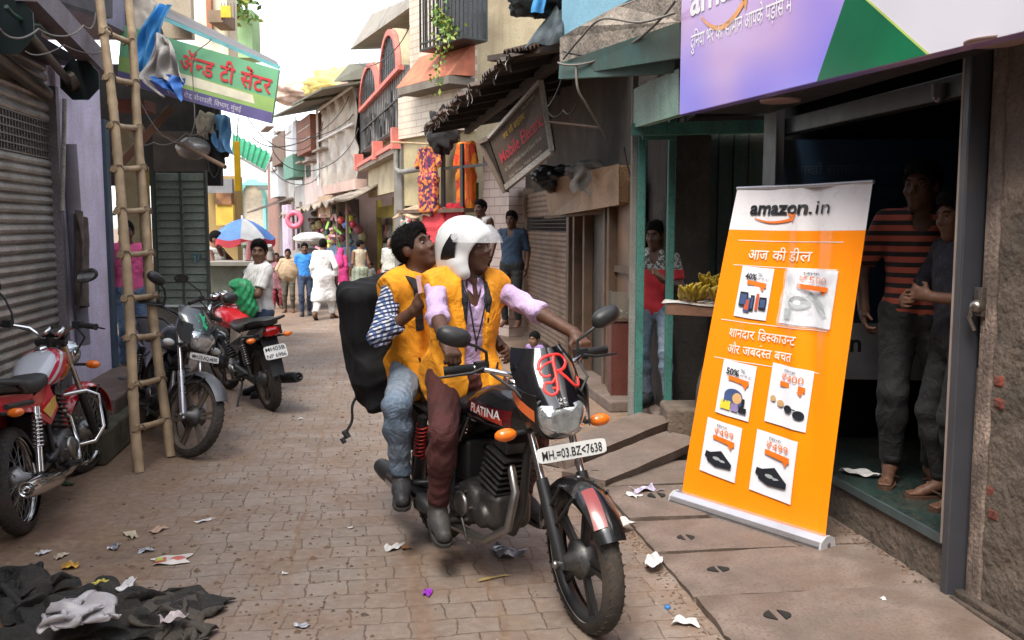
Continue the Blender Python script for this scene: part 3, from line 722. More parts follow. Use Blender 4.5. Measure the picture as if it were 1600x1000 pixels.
mb = MB(); mb.prism(sgpoly([b0, (b0[0] + .016, b0[1]), (pi[0] + .016, pi[1]), pi], .0035), FG.n * -.002); mb.build('wedge_edge', M('sign_lime', (.45, .55, .12), rough=.3), sign, True)
WHT = lambda: M('letter_white', (.78, .76, .76), rough=.5, var=.04)
sf = plane_surf(FG.at(0, 0, 0), FG.d, (0, 0, 1), .0)
sfs = lambda x, y: FG.at(x, .004, y)
mb = MB(); u0, z0 = sgp(1080, 27); u1, z1 = sgp(1239, 12); us, zs = sgp(1080, 80); ue, ze = sgp(1238, 10)
lay(mb, hindi('दुनिया भर का सामान आपके पड़ोस में', .004), sfs, us, zs + .01, .125, width=(ue - us)); mb.build('slogan_lettering', WHT(), sign, True)
ul, zl = sgp(1079, 25); ur, _ = sgp(1140, 10); mb = MB(); lay(mb, glyphs('amazon', .018), sfs, ul, zl - .0, .30); mb.build('sign_lettering', WHT(), sign, True)
def smile(surf, x0, x1, y, sag, w):
 m = MB(); n = 16; P = []
 for i in range(n + 1):
  t = i / n; c = y - sag * 4 * t * (1 - t); th = w * (.35 + 1.1 * t ** .7) * .5; P += [(x0 + (x1 - x0) * t, c + th * .2), (x0 + (x1 - x0) * t, c - th)]
 m.add([surf(*p) for p in P], [(2 * i, 2 * i + 1, 2 * i + 3, 2 * i + 2) for i in range(n)], False)
 h = w * 2.0; m.add([surf(*p) for p in ((x1 - h * 1.1, y + h * .55), (x1 + h * .5, y + h * .75), (x1 + h * .15, y - h * .8), (x1 - h * .1, y - .2 * h))], [(0, 3, 2, 1)], False)
 return m
smile(sfs, ul + .14, ul + .62, zl - .03, .10, .05).build('smile_arrow', M('smile_orange', (.75, .33, .10), rough=.4), sign, True)
# canopy under the sign with two round lights
can = thing('shop_canopy', 'black flat canopy soffit under the violet sign', 'canopy', FR.at(1, .3, 2.4))
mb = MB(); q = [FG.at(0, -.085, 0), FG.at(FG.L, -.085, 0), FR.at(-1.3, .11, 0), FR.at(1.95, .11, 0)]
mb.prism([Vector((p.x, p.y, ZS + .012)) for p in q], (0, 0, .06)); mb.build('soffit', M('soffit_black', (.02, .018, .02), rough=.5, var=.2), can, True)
for (px, py), lb in (((1219, 156), 'farther round pink canopy light, left of the door'), ((1556, 63), 'nearer round pink canopy light above the old door')):
 c = A(px, py, 5); r = ray(px, py); t = (ZS + .012 - CAMH) / r.z; c = Vector((r.x * t, r.y * t, ZS + .012))
 root = thing('canopy_light', lb, 'ceiling light', c, 0, 'round lights under the canopy')
 MB().lathe([(0, -.006), (.095, -.006), (.108, -.012), (.112, -.002), (.112, 0)], (0, 0, 0), (0, 0, 1), 32).build('light_ring', M('light_pink', (.34, .23, .21), rough=.4, var=.05), root)
c = A(1467, 152, 4.25); root = thing('dome_camera', 'small round camera hanging under the canopy by the door lintel', 'camera', c)
mb = MB(); mb.ball((0, 0, 0), .026, 14, 10); mb.build('camera_dome', M('smoke_glass', (.04, .04, .045), rough=.1, spec=.8), root); MB().cyl((0, 0, .0), (0, 0, .06), .03, .034).build('camera_base', GREYM(), root)
# ------------------------------------------------------------ right edge: old boarded doorway and peeling wall
old = thing('weathered_wall', 'peeling plaster wall with old boarded door frame and bare red bricks', 'wall', FR.at(-.6, 0, 0))
OW = lambda: M('old_paint_wood', (.25, .185, .15), rough=.85, var=.35, vs=7, dirt=.8, dcol=(.05, .035, .026), ds=6, bump=.8, bs=60, streak=.55)
wbox('dark_gap', M('dark_wood_old', (.05, .035, .026), rough=.9, var=.4, vs=9, dirt=.6, bump=.8, bs=50, streak=.4), old, FR, -.085, -.05, -.08, -.02, .05, 2.6)
wbox('door_post', OW(), old, FR, -.118, -.083, -.05, .03, .06, 2.6, .008)
wbox('door_board', OW(), old, FR, -.178, -.122, -.06, .038, .06, 2.6, .010)
wbox('side_board', OW(), old, FR, -.080, -.055, -.05, .012, .05, 1.05)
m = PLAST()
def peel(u, v):
 uu = -.182 - 1.1 * u; z = .03 + 2.6 * v; o = .006 * math.sin(13 * uu + 3 * z) * math.sin(7 * z + 2) + .004 * math.sin(31 * z + 11 * uu)
 return FR.at(uu, .026 + o, z)
mb = MB(); mb.grid(peel, 26, 50, True, .12); mb.build('plaster', PLAST(), old, True)
mb = MB(); rb = random.Random(3)
for z, u in ((1.02, -.20), (.93, -.21), (.55, -.19), (.46, -.21)):
 mb.fbox(FR, u - .05, u + .012, .0, .031 + rb.uniform(0, .004), z - .026, z + .024)
mb.build('bare_brick', M('red_brick', (.17, .035, .022), rough=.95, var=.4, vs=30, dirt=.4, bump=.6, bs=70), old, True, .012)
wbox('door_sill', M('dark_wood_old'), old, FR, -1.35, -.065, .03, .075, .03, .075, .008); wbox('sill_step', M('dark_wood_old'), old, FR, -1.35, -.065, .075, .10, .0, .05, .008)
hp_ = FR.at(-.10, .045, 1.32); mb = MB(); mb.box(hp_ + Vector((0, 0, .02)), (.02, .05, .12), (0, 0, FR.ang + math.pi / 2)); mb.ball(hp_ + FR.n * .02 - FR.d * .01, .03, 12, 8); mb.tube([hp_ + FR.n * .03, hp_ + FR.n * .045 + Vector((0, 0, -.05)), hp_ + FR.n * .02 + Vector((0, 0, -.1))], .009, 8)
mb.build('door_hasp', M('worn_steel', (.32, .29, .26), rough=.35, metal=.9, dirt=.5), old, True)
# ------------------------------------------------------------ teal shop front with the banana cart
TEAL = lambda: M('teal_paint', (.045, .20, .165), rough=.6, var=.25, vs=5, dirt=.5, dcol=(.04, .05, .04), ds=5, bump=.3, bs=60, streak=.5)
DTEAL = lambda: M('dark_teal_boards', (.016, .050, .044), rough=.75, var=.3, vs=4, dirt=.5, ds=3, streak=.4, bump=.3, bs=40)
ts = thing('teal_shop', 'teal painted timber shop front with a boarded back wall', 'shop', A(1100, 640, 7.9) - Vector((0, 0, 0)))
def post(name, px0, px1, Y, z0, z1, mat, dp=.08):
 a, b = A(px0, 500, Y), A(px1, 500, Y); return MB().box(((a.x + b.x) / 2, Y + dp / 2, (z0 + z1) / 2), (b.x - a.x, dp, z1 - z0)).build(name, mat, ts, True, .006)
post('post', 994, 1006, 7.45, .02, 2.75, TEAL()); post('post', 1041, 1052, 7.45, .02, 2.75, TEAL()); post('post', 1229, 1242, 7.3, .02, 2.75, TEAL())
post('drain_pipe', 984, 993, 7.5, .02, 2.9, M('pipe_grey', (.20, .20, .18), rough=.7, dirt=.5, streak=.5))
a, b = A(1003, 500, 8.25), A(1300, 500, 8.25); mb = MB(); n = 13; rb = random.Random(8)
for i in range(n):
 x0 = a.x + (b.x - a.x) * i / n; x1 = a.x + (b.x - a.x) * (i + 1) / n; mb.cur = 1 if i < 3 else 0
 mb.box(((x0 + x1) / 2, 8.27 + rb.uniform(-.012, .012), 1.4), (x1 - x0 - .008, .03, 2.8), (0, 0, rb.uniform(-.03, .03)))
mb.build('boarded_wall', [DTEAL(), M('blue_boards', (.012, .060, .095), rough=.7, var=.25, dirt=.5, streak=.4)], ts, True)
MB().box(((a.x + b.x) / 2, 8.33, 1.4), (b.x - a.x + .2, .04, 2.85)).build('light_stop_backing', BLACK(), ts, True)  # added black sheet, keeps daylight from leaking through the board gaps
MB().box(((a.x + b.x) / 2, 8.0, .06), (b.x - a.x, .9, .12)).build('floor_step', CONC(), ts, True, .02)
mb = MB(); fa = [A(990, 140, 7.3), A(1060, 108, 6.2), A(1060, 178, 6.2), A(990, 199, 7.3)]; mb.prism(fa, (.06, .03, 0)); mb.build('fascia_board', M('pale_teal', (.21, .37, .28), rough=.55, var=.2, vs=4, dirt=.5, streak=.5), ts, True, .004)
mb = MB(); mb.bar(A(990, 203, 7.32), A(1255, 196, 6.7), .10, .09); mb.bar(A(1004, 212, 7.4), A(1055, 212, 7.4), .07, .06); mb.build('lintel', TEAL(), ts, True)
mb = MB(); mb.box(A(1175, 190, 7.6), (1.15, 1.2, .05)); mb.build('ceiling', BLACK(), ts, True)
# banana cart
BW = lambda: M('cart_wood', (.20, .085, .045), rough=.75, var=.3, vs=8, dirt=.4, bump=.4, bs=60)
ca, cb = A(1042, 466, 6.95), A(1190, 505, 6.6)
cart = thing('banana_cart', 'wooden handcart table with a spoked wheel carrying bananas', 'cart', Vector((ca.x + .4, 6.9, 0)))
cdir = (Vector((cb.x, cb.y, 0)) - Vector((ca.x, ca.y, 0))).normalized(); cn = Vector((-cdir.y, cdir.x, 0)); ZC = 1.07
mb = MB()
for j in range(4):
 p = Vector((ca.x, ca.y, ZC)) + cn * (.10 + .2 * j); mb.bar(p, p + cdir * 1.0, .195, .035)
mb.build('cart_top', BW(), cart, True, .004)
mb = MB(); p = Vector((ca.x, ca.y, ZC - .035)) - cn * .005; mb.bar(p, p + cdir * 1.0, .03, .085); mb.build('cart_rail', BW(), cart, True, .004)
mb = MB(); p = Vector((ca.x, ca.y, 0)); mb.bar(p + cdir * .86 + cn * .1, p + cdir * .86 + cn * .1 + Vector((0, 0, ZC - .03)), .05, .05); mb.bar(p + cdir * .9 + cn * .7, p + cdir * .9 + cn * .7 + Vector((0, 0, ZC - .03)), .05, .05); mb.build('cart_legs', BW(), cart, True)
wc = A(1112, 566, 7.25);
mb = MB(); mb.lathe([(.27, -.02), (.30, -.02), (.30, .02), (.27, .02), (.27, -.02)], (0, 0, 0), (cdir.x * .2 + .9, cdir.y * .2 - .55, 0), 36)
ax = Vector((cdir.x * .2 + .9, cdir.y * .2 - .55, 0)).normalized(); e2 = ax.cross(Vector((0, 0, 1)))
for k in range(10): t = 2 * math.pi * k / 10; mb.bar((0, 0, 0), (e2 * math.cos(t) + Vector((0, 0, math.sin(t)))) * .275, .02, .02)
wo = mb.build('cart_wheel', M('old_rubber', (.05, .045, .04), rough=.8, dirt=.4), cart); wo.location = Vector((wc.x, wc.y, .31)) - cart.location
mb = MB(); mb.cyl(Vector((wc.x, wc.y, .31)) - ax * .05, Vector((wc.x, wc.y, .31)) + ax * .5, .025); mb.build('axle', M('rust_iron', (.10, .06, .04), rough=.8), cart, True)
# bananas: each bunch is a thing
BAN = lambda: M('banana_skin', (.42, .29, .02), rough=.5, var=.25, vs=18, dirt=.35, dcol=(.10, .09, .012), ds=14)
def bunch(n, seed, s=1.0):
 r = random.Random(seed); mb = MB()
 for i in range(n):
  a = (i / max(1, n - 1) - .5) * 1.9; tl = r.uniform(.0, .5) + .25 * (i % 2); ln = r.uniform(.13, .17) * s; P = []; rr = []
  for k in range(7):
   t = k / 6; th = tl + .9 * t; out = ln * (math.sin(tl + .9 * t * .9) * .6 + t * .35); h = ln * (t * .9 - .25 * t * t) * (1.1 - .3 * tl)
   P.append((math.sin(a) * (out + .02) * 1.1 + r.uniform(-.001, .001), -math.cos(a) * out * .8 - .02 * t, .02 + h)); rr.append((.006, .013, .0175, .0185, .0175, .012, .004)[k] * s)
  mb.tube(P, rr, 7)
 mb.tube([(0, .0, .015), (0, .035, .05)], [.018, .010], 7)
 return mb
lb = ['leftmost low bunch of bananas on the cart', 'second bunch from the cart\'s left end, lying low', 'bananas standing tallest in the middle of the cart', 'bunch just right of the tallest bananas', 'bunch of greener bananas beside the banner edge', 'front bunch hanging over the cart rail', 'back bunch behind the tallest bananas', 'small front bunch near the cart\'s left corner', 'upper bunch resting on the pile left of its peak', 'upper bunch resting on the pile right of its peak', 'low bunch at the far back of the cart behind the pile']
for i, (u, v, h, rz, n) in enumerate(((.07, .14, 0, .5, 7), (.17, .2, 0, .1, 8), (.28, .26, .07, -.1, 9), (.38, .22, .04, -.3, 8), (.50, .2, .02, -.4, 9), (.36, .07, 0, .2, 7), (.30, .42, .05, .3, 8), (.2, .06, 0, -.2, 6), (.21, .3, .08, .2, 9), (.44, .32, .09, -.2, 9), (.14, .38, .03, .3, 9))):
 p = Vector((ca.x, ca.y, ZC + .015 + h)) + cdir * u + cn * v
 o = bunch(n, i + 5, 1.1).build('banana_bunch', BAN()); o.location = p; o.rotation_euler = (0, 0, rz + .3); tag(o, lb[i], 'bananas', 'banana bunches on the cart')
o = MB().grid(lambda u, v: (u * .7 - .03, -.03 + v * .16, .008 * math.sin(9 * u + 3 * v) + .012 - .05 * max(0, .3 - v)), 14, 6, True, .002).build('paper_sheet', M('news_print', (.42, .40, .37), rough=.9, var=.2, vs=40)); o.location = Vector((ca.x, ca.y, ZC + .012)); o.rotation_euler = (0, 0, math.atan2(cdir.y, cdir.x)); tag(o, 'crumpled newspaper sheet under the bananas on the cart', 'newspaper')
# stone block under the teal posts
o = MB().box((0, 0, .12), (.5, .4, .24)).build('stone_block', M('stone_block', (.16, .12, .09), rough=.9, var=.3, dirt=.4, bump=.6, bs=30), None, False, .03, 3); o.location = A(1085, 645, 7.3) * 1; o.location.z = 0; tag(o, 'rough stone block on the ground below the banana cart', 'stone')
# ------------------------------------------------------------ right side, middle: brown shuttered shop, box sign, tilted board, tin awning
BROWN = lambda: M('brown_boards', (.115, .062, .034), rough=.7, var=.3, vs=6, dirt=.5, ds=4, streak=.5, bump=.3, bs=50)
GRIMY = lambda: M('grimy_wall', (.058, .046, .038), rough=.9, var=.3, vs=3, dirt=.6, dcol=(.03, .025, .022), ds=2.5, streak=.5, bump=.4, bs=20)
SHUT = lambda: M('shutter_brown', (.20, .125, .080), rough=.45, metal=.15, var=.2, vs=5, dirt=.45, dcol=(.07, .04, .025), ds=4, streak=.35)
FB = Fr((1.10, 8.05), (.38, 12.75), (-1, 0))
bs_ = thing('brown_shop', 'grimy brown shop with a closed roller shutter and wooden doors', 'shop', FB.at(2, 0, 0))
def shutter(mb, F, u0, u1, z0, z1, o, pitch=.062, depth=.018):
 n = int((z1 - z0) / pitch); rows = []
 for i in range(n):
  z = z0 + (z1 - z0) * i / n; h = (z1 - z0) / n
  for t, d in ((0, 0), (.12, .75), (.38, 1), (.7, .7), (.92, .1)): rows.append((z + h * t, o + depth * d))
 rows.append((z1, o))
 V = []; F_ = []
 for z, oo in rows: V += [F.at(u0, oo, z), F.at(u1, oo, z)]
 for i in range(len(rows) - 1): F_.append((2 * i, 2 * i + 1, 2 * i + 3, 2 * i + 2))
 mb.add(V, F_, False)
def grille(mb, F, u0, u1, z0, z1, o, du=.05, nz=5):
 n = int((u1 - u0) / du)
 for i in range(n + 1): u = u0 + (u1 - u0) * i / n; mb.fbox(F, u - .006, u + .006, o, o + .012, z0, z1)
 for k in range(nz + 1): z = z0 + (z1 - z0) * k / nz; mb.fbox(F, u0, u1, o + .002, o + .016, z - .005, z + .005)
def fpx(F, px, py, o=0): return F.px(px, py, o)
ua, ub = FB.px(891, 450)[0], FB.px(823, 450)[0]
zt = 2.12; zg0, zg1 = FB.px(860, 361)[1], FB.px(860, 338)[1]
wbox('wall', GRIMY(), bs_, FB, -.35, FB.L + .1, -.5, -.12, 0, 4.1)
mb = MB(); shutter(mb, FB, ua, ub, .08, zg0, -.02); shutter(mb, FB, ua, ub, zg1, zt, -.02); sh = mb.build('roller_shutter', SHUT(), bs_, True)
mb = MB(); grille(mb, FB, ua, ub, zg0, zg1, -.02, .07, 4); mb.build('grille', M('grille_dark', (.05, .04, .035), rough=.6, metal=.5), sh, True)
wbox('shutter_rail', M('rail_brown', (.20, .14, .10), rough=.6, dirt=.4), bs_, FB, ub, ub + .09, -.1, .04, 0, 2.2)
wbox('shutter_rail', BROWN(), bs_, FB, ua - .12, ua, -.1, .05, 0, 2.2)
u1, u2, u3 = FB.px(902, 450)[0], FB.px(918, 450)[0], FB.px(950, 450)[0]; u4 = FB.px(992, 450)[0]
wbox('door_panel', M('black_door', (.03, .026, .022), rough=.6, var=.3, dirt=.5, streak=.4), bs_, FB, u3, u1, -.10, -.05, .05, 2.05)
for uu in (u1, u2 - .0, u3, u3 - .16): wbox('door_post', BROWN(), bs_, FB, uu - .04, uu + .04, -.048, .05, 0, 2.1, .005)
wbox('plywood_panel', M('plywood', (.16, .075, .030), rough=.6, var=.25, vs=3, dirt=.5, ds=2.5, streak=.4), bs_, FB, u4, u3 - .21, -.09, -.03, .2, 2.05)
wbox('panel_rail', BROWN(), bs_, FB, u4, u3 - .21, -.028, .0, 1.22, 1.28)
wbox('door_sill', CONC(), bs_, FB, u4, ua, -.1, .22, 0, .10, .012)
# small red cabinet with odds on top
c0 = A(980, 560, 8.6); o = thing('red_cabinet', 'small dark red cabinet with a glass top by the brown door', 'cabinet', (c0.x, 8.6, 0))
MB().box((0, 0, .42), (.34, .34, .72)).build('cabinet_body', M('red_brown_paint', (.10, .02, .014), rough=.5, dirt=.4, streak=.4), o, False, .008)
MB().box((0, 0, .80), (.37, .37, .03)).build('cabinet_top', BROWN(), o, False, .004)
mb = MB(); mb.box((0, -.165, .94), (.34, .008, .24)); mb.box((-.165, 0, .94), (.008, .33, .24)); mb.build('glass_case', M('case_glass', (.25, .24, .2), rough=.1, alpha=.35), o)
mb = MB(); rb = random.Random(5)
for k in range(14): mb.ball((rb.uniform(-.13, .13), rb.uniform(-.13, .05), .835 + rb.uniform(0, .03)), (.03, .022, .018), 7, 5)
mb.build('packets', M('pale_packets', (.35, .33, .28), rough=.7, var=.4, vs=30), o)
# wooden box sign over the shutter
bx = thing('wooden_box', 'long brown plywood box board above the brown shutter', 'sign box', FB.at(1.7, .3, 1.9))
p = [A(851, 284, 10.3), A(966, 258, 8.5), A(966, 318, 8.5), A(858, 337, 10.3)]; dn_ = Vector((.42, .10, 0))
mb = MB(); mb.prism(p, dn_);
mb.build('box_board', M('box_plywood', (.30, .17, .085), rough=.6, var=.2, vs=2.2, dirt=.5, ds=2.5, dcol=(.06, .035, .02), streak=.3), bx, True, .012)
mb = MB(); mb.bar(p[3] + Vector((-.03, -.02, -.02)), p[2] + dn_ * .9 + Vector((.0, -.02, -.03)), .06, .03); mb.build('box_batten', BROWN(), bx, True)
def cloth_heap(name, c, dims, seed, mat, label, cat, rot=0, n=26, amp=.35):
 r = random.Random(seed); ph = [r.uniform(0, 6) for _ in range(8)]; mb = MB()
 def f(u, v):
  th = 2 * math.pi * u; ph_ = math.pi * (v * .98 + .01); x, y, z = math.sin(ph_) * math.cos(th), math.sin(ph_) * math.sin(th), math.cos(ph_)
  k = 1 + amp * (.5 * math.sin(3 * th + 4 * z + ph[0]) * math.sin(2.2 * ph_ + ph[1]) + .35 * math.sin(7 * x + 5 * z + ph[2]) + .3 * math.sin(11 * y - 6 * x + ph[3]) + .18 * math.sin(19 * z + 8 * y + ph[4]))
  return (x * dims[0] * k, y * dims[1] * k, z * dims[2] * k)
 mb.grid(f, n * 2, n, True); o = mb.build(name, mat); o.location = c; o.rotation_euler = (0, 0, rot); return tag(o, label, cat)
CLG = lambda: M('grey_cloth', (.16, .15, .14), rough=.9, var=.35, vs=9, dirt=.4, bump=.5, bs=90)
cloth_heap('cloth_bundle', A(918, 266, 9.35), (.20, .15, .09), 3, CLG(), 'grey crumpled cloth bundle lying on the brown box board', 'cloth')
cloth_heap('black_bag', A(868, 278, 10.1), (.24, .2, .13), 8, M('black_plastic', (.012, .012, .013), rough=.35, bump=.4, bs=60), 'black plastic bag at the far end of the box board', 'bag')
o = MB().grid(lambda u, v: (-.09 + .17 * u + .02 * math.sin(7 * v), -.05 + .02 * math.sin(9 * u + 3 * v) - .02 * v, .05 - .24 * v + .03 * math.sin(4 * u)), 16, 16, True, .006).build('hanging_cloth', CLG()); o.location = A(908, 272, 9.1); tag(o, 'loose tail of grey cloth hanging over the box board front', 'cloth')
# the tilted name board
tb = thing('name_board', 'tilted dirty brown name board with pink script lettering hung above the street', 'sign', A(815, 210, 9.6))
q = [A(764, 216, 9.75), A(845, 126, 9.3), A(862, 236, 9.3), A(791, 293, 9.75)]
bk = Vector((.05, .16, .02)); mb = MB(); mb.prism([q[0], q[1], q[2], q[3]], bk)
BOARD = lambda: M('board_brown', (.075, .052, .038), rough=.55, var=.25, vs=3, dirt=.4, ds=4, dcol=(.12, .09, .07))
mb.build('board_face', BOARD(), tb, True)
mb = MB()
for i, w in ((1, .045), (2, .06)): mb.bar(q[i] + Vector((0, -.01, 0)), q[(i + 1) % 4] + Vector((0, -.01, 0)), .05, w)
mb.bar(q[0] + Vector((0, -.01, 0)), q[1] + Vector((0, -.01, 0)), .05, .03)
mb.build('board_frame', M('frame_pale', (.36, .33, .29), rough=.6, dirt=.5), tb, True)
mb = MB(); e0, e1 = A(750, 222, 9.9), A(790, 300, 9.85); mb.prism([q[0] + Vector((-.02, 0, .02)), e0, e1, q[3] + Vector((-.02, 0, 0))], (.04, .15, 0)); mb.build('board_side', M('board_dark', (.04, .03, .025), rough=.7, dirt=.5), tb, True)
mb = MB(); mb.bar(e0, e1, .05, .06); mb.bar(e0, q[0], .04, .05); mb.build('side_frame', M('frame_wood', (.16, .11, .08), rough=.7, dirt=.4), tb, True)
ux = (q[2] - q[3]).normalized(); uy = (q[0] - q[3]); uy = (uy - ux * uy.dot(ux)); H0 = uy.length; uy.normalize(); L0 = (q[2] - q[3]).length; L1_ = (q[1] - q[0]).length
def bsf(x, y):    # board coordinates 0..1
 a = q[3].lerp(q[2], x); b = q[0].lerp(q[1], x); return a.lerp(b, y) + Vector((-.002, -.006, 0))
mb = MB(); lay(mb, glyphs('Mobile Electric', .006), bsf, .07, .42, .30, width=.86)
mb.v = [(x, y, z) for x, y, z in mb.v]; mb.build('name_lettering', M('script_pink', (.42, .035, .05), rough=.6), tb, True)
mb = MB(); lay(mb, hindi('जय श्री साईनाथ', .004), bsf, .22, .74, .14, width=.42); mb.build('top_lettering', M('script_yellow', (.40, .24, .02), rough=.6), tb, True)
mb = MB(); lay(mb, glyphs('All Types of Mobile Repair & Electric Works', 0), bsf, .08, .25, .10, width=.78); lay(mb, glyphs('Sales  Service  Mobile Recharge', 0), bsf, .12, .09, .09, width=.7); lay(mb, glyphs('Mob. 9819 204 6', 0), bsf, .62, .88, .07, width=.25)
mb.build('small_lettering', M('script_cream', (.32, .28, .22), rough=.6), tb, True)
# rusty corrugated awning over the street
def tin(mb, p00, p10, p01, p11, waves, amp, nv=2, jag=0.0, seed=0, thick=.004):
 r = random.Random(seed); n = waves * 6; jags = [r.uniform(0, jag) for _ in range(waves + 2)]; lf = [r.uniform(-.02, .02) for _ in range(waves + 2)]
 nn = (p10 - p00).cross(p01 - p00).normalized()
 def f(u, v):
  k = int(u * waves * .5); a = p00.lerp(p10, u); b = p01.lerp(p11, u); d = (b - a).normalized(); vv = v
  return a.lerp(b, vv) - d * (jags[k] * (1 - v)) * 1.0 + nn * (amp * math.cos(u * waves * 2 * math.pi) + lf[k] * jag * 3)
 mb.grid(f, n, nv, True, thick)
aw = thing('tin_awning', 'dark rusty corrugated tin awning with a ragged eave', 'awning', Vector((.6, 10.5, 3.0)))
TIN = lambda: M('rusty_tin', (.07, .055, .045), rough=.7, metal=.2, var=.4, vs=4, dirt=.6, dcol=(.10, .05, .03), ds=2)
e0, e1 = A(803, 84, 8.4), A(664, 203, 14.2); w0, w1 = Vector((1.5, 8.9, 3.55)), Vector((.75, 14.9, 3.5))
mb = MB(); tin(mb, e0, e1, w0, w1, 52, .022, 3, .12, 3); mb.build('tin_sheet', TIN(), aw, True)
mb = MB(); rb = random.Random(2)
for i in range(8):
 t = (i + .5) / 8; a = e0.lerp(e1, t) + Vector((.05, 0, -.06)); b = w0.lerp(w1, t) + Vector((0, 0, -.06)); mb.bar(a, b, .05, .07)
mb.build('rafter', M('dark_rafter', (.035, .027, .022), rough=.8), aw, True)
mb = MB(); mb.bar(e0.lerp(w0, .3) - Vector((0, 0, .12)), e1.lerp(w1, .3) - Vector((0, 0, .12)), .07, .09); mb.build('purlin', M('dark_rafter'), aw, True)
mb = MB(); tin(mb, A(870, 66, 8.3), e0 + Vector((-.1, .1, .03)), Vector((1.6, 8.9, 3.7)), Vector((1.3, 9.6, 3.72)), 14, .02, 2, .04, 5); mb.bar(A(875, 75, 8.2), A(768, 92, 9.0), .1, .05); mb.build('edge_sheet', TIN(), aw, True)
# torn plastic strips caught along the ragged eave
rb = random.Random(6); mb = MB()
for i in range(30):
 t = rb.uniform(.02, .98); p = e0.lerp(e1, t); L = rb.uniform(.05, .16); w = rb.uniform(.02, .05)
 mb.grid(lambda u, v: p + (e1 - e0).normalized() * (w * (u - .5) * (1 - .5 * v)) + Vector((.03 * math.sin(3 * v + i), -.01 - .02 * v, .02 - L * v)), 2, 4, True, .002)
mb.build('torn_strip', M('torn_plastic', (.55, .52, .47), rough=.6, var=.3, vs=30), aw, True)
# upper storey right: blue wall, cracked slab, tarpaulin
up_ = thing('blue_upper_house', 'pale blue upper wall over a cracked concrete slab with teal beams', 'building', Vector((1.6, 7.2, 3.0)))
a, b = A(872, 105, 7.9), A(1062, 45, 6.0)
mb = MB(); P4 = [A(876, 96, 7.8), A(1062, 30, 5.95), A(1062, -20, 5.95), A(963, 12, 6.9), A(905, 45, 7.4), A(876, 62, 7.8)]
mb.prism(P4, (.5, .12, .0)); mb.build('concrete_slab', M('cracked_concrete', (.30, .25, .20), rough=.9, var=.25, vs=5, dirt=.6, dcol=(.06, .05, .04), ds=3, bump=.7, bs=25), up_, True, .02)
mb = MB(); mb.prism([A(878, 62, 7.95), A(1100, -70, 6.1), A(1100, -260, 6.1), A(878, -140, 7.95)], (.06, .02, 0)); mb.build('blue_wall', M('pale_blue_wall', (.22, .45, .58), rough=.8, var=.15, vs=2, dirt=.4, dcol=(.16, .22, .24), streak=.4), up_, True)
mb = MB(); mb.prism([A(876, 98, 7.75), A(1062, 34, 5.95), A(1062, 90, 6.0), A(876, 120, 7.8)], (.9, .2, .1)); mb.build('slab_underside', M('teal_beam', (.05, .13, .115), rough=.7, dirt=.6, streak=.4), up_, True)
mb = MB(); mb.bar(A(880, 112, 7.7), A(1062, 100, 6.3), .08, .12); mb.bar(A(930, 92, 7.4), A(1062, 60, 6.1), .06, .10); mb.build('beam', M('teal_beam'), up_, True)
tp = MB();
def tarpf(u, v):
 a = A(818, 78, 8.3).lerp(A(878, 60, 7.9), u); b = A(862, 15, 8.4).lerp(A(880, 5, 7.95), u); p = a.lerp(b, v); return p + Vector((0, -.03 * math.sin(9 * u + 4 * v) - .05 * math.sin(5 * v), .03 * math.sin(6 * u)))
tp.grid(tarpf, 16, 12, True, .01); o = tp.build('black_tarpaulin', M('dark_tarp', (.04, .052, .055), rough=.45, var=.3, vs=7, bump=.3, bs=30)); tag(o, 'dark tarpaulin slung at the end of the pale blue wall', 'tarpaulin')
cloth_heap('black_tarp_roll', A(838, 2, 8.4), (.24, .2, .13), 12, M('dark_tarp'), 'dark rolled tarpaulin bundle at the top of the picture above the tin awning', 'tarpaulin')
o = MB().grid(lambda u, v: A(832, -12, 8.2) + Vector((.11 * u + .01 * math.sin(5 * v), -.02 * math.sin(6 * u), -.17 * v)), 8, 8, True, .006).build('blue_rag', M('blue_tarp', (.05, .26, .55), rough=.5, var=.2, bump=.3, bs=50)); tag(o, 'small bright blue rag hanging from the rolled tarpaulin', 'rag')
# cables
CAB = lambda: M('black_cable', (.02, .02, .02), rough=.6, var=0)
def cable(pts, r, label, mat=None, name='cable', sag=0.0, n=24):
 P = []; pts = [Vector(p) for p in pts]
 for i in range(len(pts) - 1):
  a, b = pts[i], pts[i + 1]; p0, p3 = pts[max(0, i - 1)], pts[min(len(pts) - 1, i + 2)]
  for k in range(n + (1 if i == len(pts) - 2 else 0)):
   t = k / n; P.append(.5 * (2 * a + (b - p0) * t + (2 * p0 - 5 * a + 4 * b - p3) * t * t + (3 * a - p0 - 3 * b + p3) * t ** 3) - Vector((0, 0, sag * 4 * t * (1 - t))))
 o = MB().tube(P, r, 5).build(name, mat or CAB()); return tag(o, label, 'cable')
GC = lambda: M('grey_cable', (.16, .14, .12), rough=.7)
cable([A(872, 98, 7.6), A(960, 78, 6.9), A(1056, 0, 5.8)], .009, 'thick grey cable running up beside the violet sign', GC(), sag=.04)
cable([A(880, 92, 7.6), A(905, 62, 7.3), A(940, 30, 6.8), A(1000, 35, 6.3), A(1056, 20, 5.8)], .009, 'grey cable looping over the cracked concrete slab', GC(), sag=.0, n=12)
cable([A(900, 100, 7.4), A(903, 140, 7.4), A(920, 170, 7.5), A(948, 218, 7.7)], .011, 'thick drooping cable below the cracked slab', GC(), n=10)
cable([A(880, 80, 7.6), A(1000, 84, 6.7), A(1056, 72, 6.1)], .007, 'thin straight wire under the cracked slab', sag=.03)
cable([A(878, 120, 8), A(856, 165, 8.4), A(880, 172, 8.3), A(900, 160, 8.2)], .007, 'black wire loop hanging under the tin awning', sag=.06)
cable([A(975, 230, 7.7), A(992, 300, 7.6)], .008, 'wire hanging down beside the wooden box board', sag=.03)
